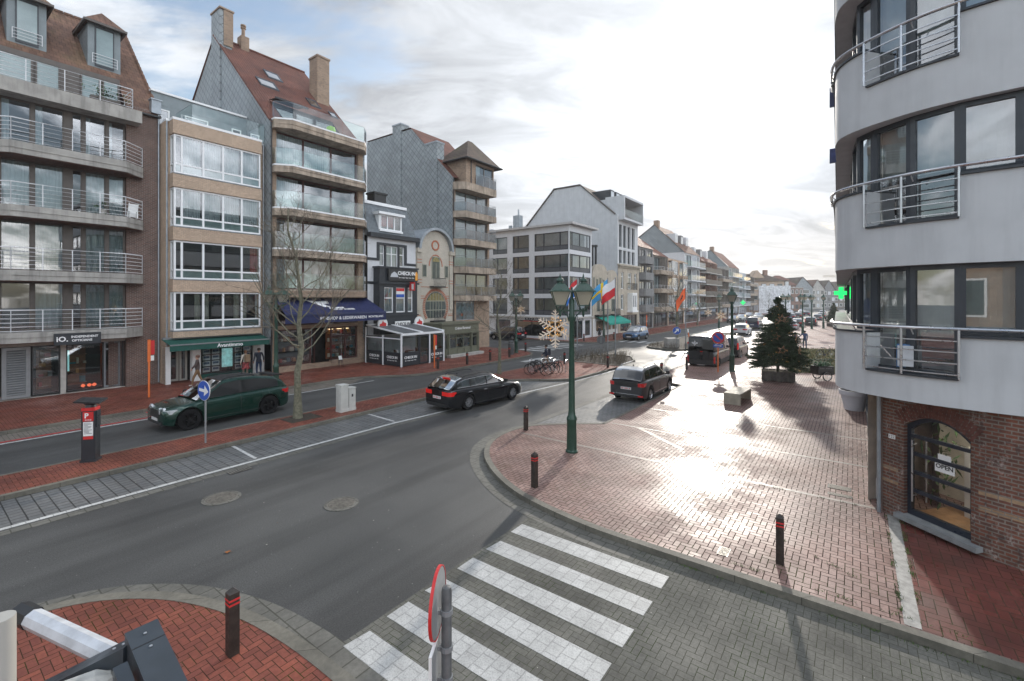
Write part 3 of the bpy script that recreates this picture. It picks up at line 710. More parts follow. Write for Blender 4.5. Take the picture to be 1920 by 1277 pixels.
    ch.quad((7.57, -.69, 9.45), (7.97, -.69, 9.45), (8.1, -.51, 10.2), (7.70, -.51, 10.2)); ch.box(7.6, -.95, 9.37, 7.64, -.7, 9.75); ch.box(7.93, -.95, 9.37, 7.97, -.7, 9.75)
    tag(ch.build('deck_chair', WPAINT, None, loc=P(3, 32.3), rot=TH), 'white folding chair at the end of the second balcony', 'chair')
optician_building()

# ================================================================ 2. beige brick bay windows
def estate_agent_building():
    r, M = bld('apartment_building', 'narrow beige brick block with white bay windows over a green shop awning', 'building', 9.2, 31.3)
    w_ = MB(M); w_.box(9.19, 0, 2.2, 14.62, 9, 15.1); w_.box(9.19, 0, .1, 9.28, 3, 2.2) ; w_.build('wall', BRBEIGE, r)
    c = MB(M); c.box(9.2, -.06, 15.1, 14.64, .5, 15.24); c.box(9.34, -.68, 15.1, 14.2, -.06, 15.24); c.build('coping', PVC, r)
    zw = [3.2, 6.12, 9.12, 12.12]; x0, x1 = 9.42, 14.12
    for k, z in enumerate(zw):
        zt = z + 2.18
        b = MB(M); b.box(x0 - .06, -.66, zt + (.02), x1 + .06, 0, zw[k + 1] - .03 if k < 3 else 15.1); b.box(x0 - .09, -.70, zt + .02, x1 + .09, -.66, zt + .10)
        b.build('brick_spandrel', BRBEIGE, r)
        fr = win(r, M, x0, x1, z, zt, -.6, [x0 + .38, x0 + 1.46, x0 + 2.52, x0 + 3.58], (z + .52,), PVC, .09, None, name='bay_window')
        p = MB(M); p.box(x0 + .1, -.55, z + .08, x1 - .1, -.53, z + .48); p.build('frosted_panel', PANELG, fr)
        sd = MB(M)
        for xx in (x0, x1 - .08): sd.box(xx, -.52, z, xx + .08, -.42, zt); sd.box(xx, -.1, z, xx + .08, -.0, zt); sd.box(xx, -.42, z, xx + .08, -.1, z + .09); sd.box(xx, -.42, z + .46, xx + .08, -.1, z + .55); sd.box(xx, -.42, zt - .09, xx + .08, -.1, zt)
        sd.build('bay_return', PVC, fr)
        si = MB(M); si.box(x0 - .05, -.68, z - .07, x1 + .05, 0, z - .005); si.build('sill', STONE, fr)
        bk = MB(M); bk.quad((x0, -.02, z), (x1, -.02, z), (x1, -.02, zt), (x0, -.02, zt)); bk.build('interior', DARKROOM, fr)
        cm = (CURTB, None, CURT, CURT)[k]
        cols = [x0 + .38, x0 + 1.46, x0 + 2.52, x0 + 3.58, x1]
        for i in range(4):
            a, b_ = cols[i] + .08, cols[i + 1] - .08
            spans = {0: [(a, a + .3) if i % 2 else (b_ - .3, b_)], 1: [(a + .5, b_)] if i == 3 else [], 2: [(a, b_)], 3: [(a, b_)]}[k]
            for sa, sb in spans:
                cc = MB(M); n = int((sb - sa) / .035)
                pts = [(sa + (sb - sa) * q / n, -.36 + .03 * math.sin(q * 1.7)) for q in range(n + 1)]
                for q in range(n): cc.quad((*pts[q], z + .55), (*pts[q + 1], z + .55), (*pts[q + 1], zt - .05), (*pts[q], zt - .05))
                cc.build('curtain', (CURTB if k == 0 else SHOPC[4] if k == 1 else CURT), fr, smooth=True)
    b = MB(M); b.box(x0 - .06, -.66, 2.78, x1 + .06, 0, 3.12); b.build('brick_spandrel', BRBEIGE, r)
    pipe(r, M, 9.25, -.06, 2.3, 15.1); pipe(r, M, 14.55, -.07, 2.3, 15.1)
    # penthouse behind a glass balustrade
    p = MB(M); p.box(9.2, 2.4, 15.1, 14.62, 8, 17.45)
    for z in (15.65, 16.2, 16.75): p.box(9.2, 2.39, z, 14.62, 2.4, z + .012)
    p.build('penthouse', CLAD, r)
    c = MB(M); c.box(9.15, 2.3, 17.45, 14.62, 8, 17.57); c.build('coping', PVC, r)
    for a, b_ in ((9.5, 10.1), (10.9, 12.2), (13.6, 14.2)): win(r, M, a, b_, 15.25, 16.5, 2.32, 1, (), PVC, .08, None, gl=GLASSD)
    balustrade(r, M, [(10.4, 2.3), (10.4, -.3), (14.5, -.3), (14.5, 2)], 15.26, 16.4)
    # street level
    sf = MB(M); sf.box(9.19, -.1, .1, 9.42, .5, 2.25); sf.box(10.5, -.1, .1, 10.92, .3, 2.25); sf.box(13.92, -.1, .1, 14.6, .3, 2.25); sf.box(9.42, -.08, 2.0, 14.6, .3, 2.25); sf.build('shop_surround', WPAINT, r)
    win(r, M, 9.45, 10.05, .15, 2.0, .7, 1, (), mat('putty_door_paint', (.42, .40, .36), .5, var=.05), .12, None, name='door', gl=GLASSD)
    win(r, M, 10.07, 10.46, .15, 2.0, .62, 1, (), MATS['putty_door_paint'], .1, None, name='door', gl=GLASSD)
    win(r, M, 10.94, 13.9, .45, 2.0, .0, 1, (), BLACKM, .05, None, name='shop_window')
    MB(M).box(10.94, .0, .15, 13.9, .12, .45).build('stall_riser', DGREEN, r)
    backing(r, M, 9.3, 14.5, .1, 2.2, .9)
    ps = MB(M)
    for cx_ in (11.1, 11.6, 12.9, 13.4):
        for q in range(4): ps.box(cx_, .12, .55 + q * .36, cx_ + .4, .135, .84 + q * .36)
    pso = ps.build('poster', WPAINT, r)
    pt = MB(M)
    for cx_ in (11.1, 11.6, 12.9, 13.4):
        for q in range(4): pt.box(cx_ + .04, .112, .66 + q * .36, cx_ + .36, .119, .80 + q * .36)
    pt.build('photo', mat('print_tones', (.12, .16, .24), .5, var=.5, scale=9), pso)
    sc = MB(M); sc.box(12.15, .12, .75, 12.75, .16, 1.9); sc.build('screen', mat('lit_screen', (.3, .6, .6), .3, var=.4, scale=3, emit=(.45, .72, .72), estr=.22), r)
    aw = MB(M); aw.xprism([(-.1, 2.72), (-1.42, 2.45), (-1.42, 2.42), (-.1, 2.68)], 8.98, 14.3); aw.box(8.98, -1.44, 2.10, 14.3, -1.41, 2.42); ao = aw.build('awning', DGREEN, r)
    ab = MB(M); ab.box(8.98, -1.47, 2.40, 14.3, -1.40, 2.47); ab.box(9.0, -.3, 2.66, 14.3, -.05, 2.8); ab.build('awning_bar', GREYM, ao)
    text('Avantimmo', .30, TEXTW, ao, (12.0 - 9.2, -1.45, 2.25), bold=.006)
estate_agent_building()

# ================================================================ 3. tan brick, glass balconies, navy awning
def leather_goods_building():
    r, M = bld('apartment_building', 'tan brick block with red tiled roof, glass fronted balconies and a navy blue awning', 'building', 14.6, 30.3)
    zt = [5.6, 8.3, 10.95, 13.72, 16.7]; zb = [5.1, 7.75, 10.4, 13.2, 16.05]
    w_ = MB(M)
    w_.wall(14.64, 21.7, .1, 16.6, 0, [(14.95, 21.15, zt[k], zb[k + 1]) for k in range(4)] + [(15.0, 21.1, .45, 4.6)], .35)
    w_.box(21.69, .36, .1, 21.71, 9, 16.5); w_.build('wall', BRTAN, r)
    for k in range(4):
        win(r, M, 14.95, 21.15, zt[k] + .02, zb[k + 1] - .02, .22, [16.9, 19.0], (), REDFRAME, .10, (CURTG, None, CURT, CURT)[k] if k != 1 else None, name='window', span=((15, 17.6), None, (15.0, 16.6), (15.0, 18.9))[k])
    backing(r, M, 14.7, 21.6, 5, 16.5, 1.4)
    for k in range(5):
        x0, x1 = 14.62, 21.72; yf = -1.1
        poly = [(x0, .0), (x0, -.35), (x0 + .9, yf + .12), (x0 + 2.6, yf), (x1 - .75, yf), (x1 - .1, -.35), (x1 - .1, 0)]
        poly = [(x0, 0), (x0, -.4), (x0 + .85, yf), (x1 - .8, yf), (x1 - .05, -.3), (x1 - .05, 0)]
        sl = MB(M); sl.prism(poly, zb[k], zb[k] + .22); sl.prism([(p[0], p[1] * .96) for p in poly], zb[k] + .22, zb[k] + .27); sl.prism([(p[0], p[1]) for p in poly], zb[k] + .27, zt[k] - .10)
        o = sl.build('balcony_slab', BRTAN if k == 0 else AGED, r)
        e = MB(M); e.prism([(p[0], p[1] * 1.02) for p in poly], zt[k] - .10, zt[k]); e.build('edge', PVC if k else AGED, o)
        balustrade(r, M, [(x0 + .02, -.08), (x0 + .02, -.4), (x0 + .87, yf + .03), (x1 - .82, yf + .03), (x1 - .08, -.32), (x1 - .08, -.05)], zt[k] + .02, zt[k] + 1.05)
    # roof and slate gable
    k_ = (25 - 16.6) / 8.7
    def rz(y): return 16.6 + k_ * y
    rf = MB(M)
    rf.add([(14.5, -.2, rz(-.2)), (15.6, -.2, rz(-.2)), (15.6, 1.9, rz(1.9)), (20.2, 1.9, rz(1.9)), (20.2, .6, rz(.6)), (21.7, .6, rz(.6)), (21.7, 8.7, 25), (14.5, 8.7, 25)], [(0, 1, 2, 7), (2, 3, 6, 7), (3, 4, 5, 6)])
    rf.add([(14.5, 8.7, 25), (21.7, 8.7, 25), (21.7, 14, 20.2), (14.5, 14, 20.2)], [(0, 1, 2, 3)]); rf.build('roof', TILER, r)
    gp = [(0, 2), (0, 16.55), (8.7, 24.9), (13, 20.8), (13, 2)]
    gable(r, M, 14.56, gp, .16, SLATEG); gable(r, M, 21.56, gp, .14, SLATEG)
    vt = MB(M)
    for q in range(26): y = q * .335; vt.tube([(14.52, y, rz(y) + .0), (14.52, y + .31, rz(y + .31) + .03)], [.07, .10], 5)
    vt.tube([(14.5, 8.7, 25.03), (21.7, 8.7, 25.03)], .1, 6); vt.build('verge_tiles', TILER, r)
    c = MB(M); c.box(14.5, 7.65, 2, 14.56, 10.4, 24.4) if False else c.box(14.46, 7.5, 14, 15.3, 9.0, 26.6); c.build('slate_chimney', SLATEG, r)
    c = MB(M); c.box(14.72, 7.42, 24, 15.36, 8.2, 26.62); c.box(14.40, 7.36, 26.62, 15.42, 9.08, 26.74); c.lathe([(.14, 0), (.14, .3)], (14.9, 8.4, 26.74), 8); c.build('chimney_cap', BRTAN, r)
    c = MB(M); c.box(16.3, 8.3, 24.6, 16.9, 9.0, 25.75); c.lathe([(.13, 0), (.13, .7), (.2, .72), (.2, .8), (.1, .86), (.2, .9), (.2, 1.0)], (16.6, 8.65, 25.75), 10); c.build('flue', BRTAN, r)
    c = MB(M); c.box(20.4, 4.4, 20.0, 21.45, 5.6, 24.6); c.box(20.34, 4.34, 24.6, 21.51, 5.66, 24.74); c.build('brick_chimney', BRTAN, r)
    pipe(r, M, 14.58, -.1, .2, 16.6, BLACKM)
    # roof windows lie in the slope
    SKYG = glass('roof_window_glass', (.5, .55, .6), .45)
    for x, y, wd, ht in ((17.0, 5.4, 1.15, 1.25), (15.75, 3.9, 1.35, 1.2), (19.35, 3.5, .85, 1.2), (20.75, 2.9, .6, .8)):
        f = MB(M); n_ = Vector((0, -k_, 1)).normalized() * .06
        def q(a, b, h=1): return (x + a * wd, y + b * ht * .72, rz(y + b * ht * .72) + .06 * h)
        for a0, a1, b0, b1 in ((0, 1, 0, .1), (0, 1, .9, 1), (0, .08, .1, .9), (.92, 1, .1, .9)):
            f.loft([[q(a0, b0, 0), q(a1, b0, 0), q(a1, b1, 0), q(a0, b1, 0)], [q(a0, b0, 1.6), q(a1, b0, 1.6), q(a1, b1, 1.6), q(a0, b1, 1.6)]])
        fo = f.build('roof_window', DFRAME, r)
        MB(M).quad(q(.07, .09, 1), q(.93, .09, 1), q(.93, .91, 1), q(.07, .91, 1)).build('pane', SKYG, fo)
    # roof terrace recess
    t = MB(M); t.quad((15.6, 1.9, 16.7), (20.2, 1.9, 16.7), (20.2, 1.9, 18.6), (15.6, 1.9, 18.6)); t.quad((15.6, -.1, 16.7), (15.6, 1.9, 16.7), (15.6, 1.9, 18.45), (15.6, -.1, 16.7)); t.quad((20.2, .6, 16.7), (20.2, 1.9, 16.7), (20.2, 1.9, 18.5), (20.2, .6, 17.2)); t.build('dormer_wall', DARKROOM, r)
    for a, b_ in ((15.75, 17.1), (17.2, 18.6), (18.7, 20.1)): win(r, M, a, b_, 16.72, 18.35, 1.78, 1, (), DFRAME, .07, CURTG, span=(a + .5, b_))
    d = MB(M); d.quad((15.5, 1.1, 18.65), (17.6, 1.1, 18.65), (17.6, 2.2, 18.8), (15.5, 2.2, 18.8)); d.box(15.4, 1.0, 18.55, 17.7, 1.1, 18.68); d.build('dormer_roof', BLACKM, r)
    b = MB(M); b.lathe([(.05, 0), (.24, .08), (.33, .3), (.26, .5), (.05, .6)], (18.6, -.4, 16.71), 14)
    tag(b.build('garden_ball', mat('lime_green', (.25, .52, .04), .5, var=.1), None, True, P(14.6, 30.3), TH), 'lime green round seat behind the roof terrace glass', 'pouf')
    # shop
    b = MB(M); b.box(14.95, -.05, .1, 17.4, .3, .5); b.box(18.9, -.05, .1, 21.2, .3, .55); b.box(15.0, .0, 2.95, 21.1, .3, 3.2); b.build('shop_base', BRTAN, r)
    win(r, M, 15.0, 17.4, .5, 2.95, .12, 1, (), REDFRAME, .09, None, name='shop_window')
    win(r, M, 18.9, 21.1, .55, 2.95, .12, [20.1], (2.25,), REDFRAME, .1, None, name='shop_window')
    win(r, M, 17.5, 18.4, .14, 2.95, 1.3, 1, (), REDFRAME, .12, None, name='door', gl=GLASSD)
    win(r, M, 15.0, 21.1, 3.2, 4.6, .15, [16.5, 18.0, 19.5], (), REDFRAME, .08, None, name='shop_window')
    display(r, M, 15.1, 17.3, .5, 2.6, .45, 3, 11, DARKROOM); display(r, M, 18.95, 21.05, .55, 2.8, .5, 4, 12); display(r, M, 15.1, 21, 3.2, 4.5, .6, 2, 14)
    backing(r, M, 14.8, 21.5, .1, 5, 2.2)
    l = MB(M)
    for x in (19.2, 19.9, 20.5): l.cbox(x, .6, 2.74, .3, .2, .03)
    l.build('display_light', WARM, r)
    aw = MB(M); aw.add([(14.75, -.15, 5.05), (21.75, -.15, 5.05), (22.0, -2.2, 4.02), (14.4, -2.2, 4.02)], [(0, 1, 2, 3)]); aw.add([(14.75, -.15, 5.0), (21.75, -.15, 5.0), (22.0, -2.2, 3.98), (14.4, -2.2, 3.98)], [(3, 2, 1, 0)])
    aw.box(14.4, -2.22, 3.42, 22.0, -2.19, 3.96); ao = aw.build('awning', NAVY, r)
    ab = MB(M); ab.box(14.4, -2.26, 3.93, 22.0, -2.16, 4.04); ab.build('awning_bar', mat('navy_metal', (.03, .04, .10), .4, var=.05), ao)
    for x in (15.3, 21.2): MB(M).tube([(x, -.2, 4.2), (x + .5, -1.2, 4.1), (x, -2.1, 3.95)], .03, 6).build('awning_arm', ZINC, ao)
    text('PENSHOP & LEDERWAREN', .30, TEXTW, ao, (18.5 - 14.6, -2.225, 3.68), bold=.004, ex=.004)
    text('MONTBLANC', .21, TEXTW, ao, (21.1 - 14.6, -2.225, 3.7), bold=.003, ex=.004)
    sl = math.atan2(1.03, 2.05)
    text('ABC', .62, TEXTW, ao, (18.9 - 14.6, -1.02, 4.64 - .13), (sl, 0, 0), bold=.012, ex=.02)
    text('PENSHOP & LEDER', .22, TEXTW, ao, (18.7 - 14.6, -1.75, 4.27 - .0), (sl, 0, 0), bold=.004, ex=.02)
    e = MB(M)
    def on(x, q): return (x, -.15 - 2.05 * q, 5.06 - 1.03 * q + .012)
    e.add([on(16.6, .18), on(17.2, .22), on(18.0, .62), on(17.5, .62)], [(3, 2, 1, 0)]); e.add([on(17.3, .26), on(18.2, .22), on(18.1, .4), on(17.5, .42)], [(3, 2, 1, 0)]); e.add([on(17.75, .66), on(18.9, .63), on(18.9, .70), on(17.75, .73)], [(3, 2, 1, 0)]); e.build('emblem', TEXTW, ao)
leather_goods_building()

# ================================================================ 4. white house with the bar
def bar_house():
    r, M = bld('town_house', 'narrow white house with slate mansard roof and a charcoal bay lettered in white', 'house', 21.75, 30.0)
    w_ = MB(M); w_.wall(21.76, 26.6, .1, 9.8, 0, [(22.85, 25.35, 7.3, 9.25)], .3); w_.box(21.76, .31, .1, 26.6, 8, 9.8) if False else None
    w_.build('wall', WHITE2, r)
    MB(M).box(21.77, .6, .1, 26.58, 8, 10).build('core', DARKROOM, r)
    e = MB(M); e.box(21.75, -.42, 9.8, 26.7, .1, 10.12); e.build('eaves_box', CHAR, r)
    m_ = MB(M); m_.add([(21.76, -.1, 10.12), (26.62, -.1, 10.12), (26.35, 1.0, 12.6), (21.76, 1.0, 12.6), (26.62, 7, 10.12), (26.35, 7, 12.6), (21.76, 7, 12.6)], [(0, 1, 2, 3), (1, 4, 5, 2), (3, 2, 5, 6)]); m_.build('mansard_roof', SLATEB, r)
    c = MB(M); c.box(21.75, .9, 12.58, 26.4, 1.15, 12.82); c.build('coping', PVC, r)
    c = MB(M); c.box(24.2, 2.4, 12.5, 25.4, 3.4, 13.9); c.box(24.1, 2.3, 13.9, 25.5, 3.5, 14.05); c.build('chimney', BLACKM, r)
    d = MB(M); d.box(22.85, -.1, 10.35, 25.15, 1.0, 10.5); d.box(22.85, .06, 10.5, 22.95, 1.2, 11.7); d.box(25.05, .06, 10.5, 25.15, 1.2, 11.7); d.box(22.7, -.2, 11.7, 25.3, 1.3, 11.9); do = d.build('dormer', PVC, r)
    win(r, M, 22.95, 25.05, 10.5, 11.7, .0, 3, (), PVC, .09, SHOPC[4], name='dormer_window', span=(23.1, 24.3)); MB(M).quad((22.95, .4, 10.5), (25.05, .4, 10.5), (25.05, .4, 11.7), (22.95, .4, 11.7)).build('interior', DARKROOM, do)
    s_ = MB(M); s_.box(22.6, -.06, 9.25, 25.6, .02, 9.45); s_.box(22.6, -.06, 8.1, 22.85, .02, 9.25); s_.box(25.35, -.06, 7.9, 25.6, .02, 9.25); s_.box(21.77, -.05, 8.0, 22.85, .01, 8.2); s_.box(25.35, -.05, 7.75, 26.6, .01, 7.95)
    s_.box(21.77, -.05, 6.15, 22.3, .01, 6.35); s_.box(26.1, -.05, 6.15, 26.6, .01, 6.35); s_.box(26.1, -.05, 4.0, 26.6, .01, 4.2); s_.box(23.35, -.04, 7.3, 23.5, .1, 9.25); s_.box(24.7, -.04, 7.3, 24.85, .1, 9.25); s_.build('dark_trim', CHAR, r)
    win(r, M, 22.85, 23.35, 7.6, 9.25, .08, 1, (8.6,), PVC, .07, CURT); win(r, M, 23.5, 24.7, 7.3, 9.25, .08, 2, (8.6,), PVC, .07, CURT); win(r, M, 24.85, 25.35, 7.6, 9.25, .08, 1, (8.6,), PVC, .07)
    # bay
    b = MB(M); X0, X1 = 22.3, 26.1; y = -.75
    b.wall(X0, X1, 2.2, 7.4, y, [(22.75, 23.65, 3.9, 5.9), (23.9, 24.85, 3.9, 5.9), (25.1, 25.65, 3.9, 5.9)], .15); b.box(X0, y + .001, 2.2, X0 + .02, 0, 7.4); b.box(X1 - .02, y + .001, 2.2, X1, 0, 7.4); b.box(X0, y + .001, 7.38, X1, 0, 7.4)
    b.box(X0 - .12, y - .15, 6.15, X1 + .12, y, 6.3); b.box(X0 - .1, y - .12, 7.4, X1 + .1, .0, 7.52); b.box(X0 - .1, y - .1, 3.62, X1 + .1, y, 3.72); b.build('bay', CHAR, r)
    for a, b_ in ((22.75, 23.65), (23.9, 24.85), (25.1, 25.65)): win(r, M, a, b_, 3.9, 5.9, y + .08, 1, (5.05,), PVC, .08, CURTG)
    MB(M).quad((X0, -.3, 3.8), (X1, -.3, 3.8), (X1, -.3, 6), (X0, -.3, 6)).build('interior', DARKROOM, r)
    fl = MB(M)
    for q, mm in enumerate((0, 1, 2)): fl.box(23.98, y + .05, 5.12 + (2 - q) * .24, 24.77, y + .07, 5.12 + (3 - q) * .24, mm)
    fl.build('flag', [REDP, WPAINT, BLUEP], r)
    f = MB(M); f.box(23.0, y - .22, 6.42, 26.0, y - .1, 7.35); fo = f.build('fascia_sign', BLACKM, r)
    text('CHECK·IN', .40, TEXTW, fo, (24.80 - 21.75, y - .226, 7.02), bold=.012); text('Bar • Lounge • Open • from • 10am', .11, TEXTW, fo, (24.80 - 21.75, y - .226, 6.68), bold=.002)
    em = MB(M); em.add([(23.15, y - .23, 6.7), (23.95, y - .23, 6.7), (23.85, y - .23, 6.95), (23.6, y - .23, 7.12), (23.5, y - .23, 7.12), (23.25, y - .23, 6.95)], [(0, 1, 2, 3, 4, 5)]); em.build('emblem', mat('silver_print', (.5, .52, .55), .4, var=0), fo)
    em = MB(M); em.add([(25.7, y - .23, 6.5), (25.95, y - .23, 6.5), (25.97, y - .23, 7.0), (25.87, y - .23, 7.2), (25.77, y - .23, 7.2), (25.68, y - .23, 7.0)], [(0, 1, 2, 3, 4, 5)]); em.build('emblem', mat('amber_print', (.75, .32, .03), .4, var=0), fo)
    for x in (22.45, 26.15):
        q = MB(M); q.disc((x, y - .16, 3.05), .46, 'y', 24, .12); qo = q.build('round_sign', WPAINT, r); q = MB(M); q.add([(x - .3, y - .24, 2.85), (x + .3, y - .24, 2.85), (x + .3, y - .24, 3.1), (x + .05, y - .24, 3.2), (x + .0, y - .24, 3.35), (x - .12, y - .24, 3.1), (x - .3, y - .24, 3.05)], [(0, 1, 2, 3, 4, 5, 6)]); q.build('emblem', REDP, qo)
    q = MB(M); q.box(23.7, y - .2, 2.72, 25.2, y - .1, 3.2); qo = q.build('fascia_sign', WPAINT, r); text('CHECK·IN', .32, TEXTD, qo, (24.45 - 21.75, y - .206, 2.96), bold=.006)
    q = MB(M); q.box(25.2, -1.45, 5.65, 25.26, -.8, 6.35, 0); q.box(25.19, -1.35, 5.75, 25.27, -1.1, 6.2, 1); q.build('projecting_sign', [REDP, WPAINT], r)
bar_house()
def glazed_terrace():
    r = thing('glazed_terrace', 'glazed bar terrace with white posts, sloping roof and dark lettered panels', 'terrace', P(21.5, 25.75, .12), TH); M = None
    L, D = 4.25, 4.1; zf, zb = 2.22, 2.72
    p = MB()
    for x, y, z in ((0, 0, zf), (2.75, 0, zf), (L, 0, zf), (0, D, zb), (0, D * .5, 2.2)): p.box(x - .05 if x else 0, y, 0, x + .05 if x else .1, y + .1, z)
    p.box(0, -.02, zf, L, .1, zf + .16); p.box(0, .1, 1.95, .1, D, 2.03); p.add([(0, 0, zf + .1), (0, D, zb + .1), (.12, D, zb + .1), (.12, 0, zf + .1), (0, 0, zf + .2), (0, D, zb + .2), (.12, D, zb + .2), (.12, 0, zf + .2)], [(0, 1, 2, 3), (4, 7, 6, 5), (0, 4, 5, 1), (3, 2, 6, 7), (0, 3, 7, 4), (1, 5, 6, 2)])
    for x in (1.9, L - .12): p.add([(x, .1, zf + .16), (x + .28, .1, zf + .16), (x + .28, D, zb + .16), (x, D, zb + .16), (x, .1, zf + .2), (x + .28, .1, zf + .2), (x + .28, D, zb + .2), (x, D, zb + .2)], [(4, 5, 6, 7), (0, 1, 5, 4), (1, 2, 6, 5), (0, 4, 7, 3)])
    p.box(0, D - .2, zb + .1, L, D, zb + .22); p.build('frame', PVC, r)
    for a, b in ((.12, 1.9), (2.18, L - .12)): MB().quad((a, .1, zf + .15), (b, .1, zf + .15), (b, D - .2, zb + .13), (a, D - .2, zb + .13)).build('roof_panel', mat('grey_roof_screen', (.11, .115, .12), .6, var=.08), r)
    def panel(M2, w_, tx):
        b = MB(M2); b.box(0, 0, .05, w_, .05, 1.0); b.box(0, 0, 1.0, .05, .05, 2.1); b.box(w_ - .05, 0, 1.0, w_, .05, 2.1); b.box(0.05, 0, 2.05, w_ - .05, .05, 2.1); o = b.build('glazed_panel', CHAR, r)
        MB(M2).quad((.05, .025, 1.0), (w_ - .05, .025, 1.0), (w_ - .05, .025, 2.05), (.05, .025, 2.05)).build('pane', GLASS, o)
        if tx:
            e = M2.to_euler(); 
            c = M2 @ Vector((w_ / 2, -.006, .62)); text('CHECK·IN', .26, TEXTW, o, c, (R(90), 0, e.z), bold=.006); c = M2 @ Vector((w_ / 2, -.006, .4)); text('Bar • Lounge • Open • 10am', .09, TEXTW, o, c, (R(90), 0, e.z), bold=.001)
    panel(T_(.12, .03), 1.55, True); panel(T_(2.82, .03), 1.36, True)
    panel(T_(.03, D) @ Matrix.Rotation(R(-90), 4, 'Z'), 1.95, True); panel(T_(.03, D * .5 - .05) @ Matrix.Rotation(R(-90), 4, 'Z'), 1.9, True)
    win(r, None, 1.72, 2.7, .04, 2.18, .03, 1, (), CHAR, .1, None, name='door')
    f = MB()
    for x, y in ((1, 1.5), (1, 2.8), (3.2, 1.5), (3.2, 2.8)): f.lathe([(.2, 0), (.03, .04), (.03, .7), (.35, .72), (.35, .75)], (x, y, 0), 10); f.box(x + .4, y - .2, 0, x + .8, y + .2, .45); f.box(x + .75, y - .2, .45, x + .8, y + .2, .9)
    f.build('terrace_furniture', WOODW, r)
glazed_terrace()

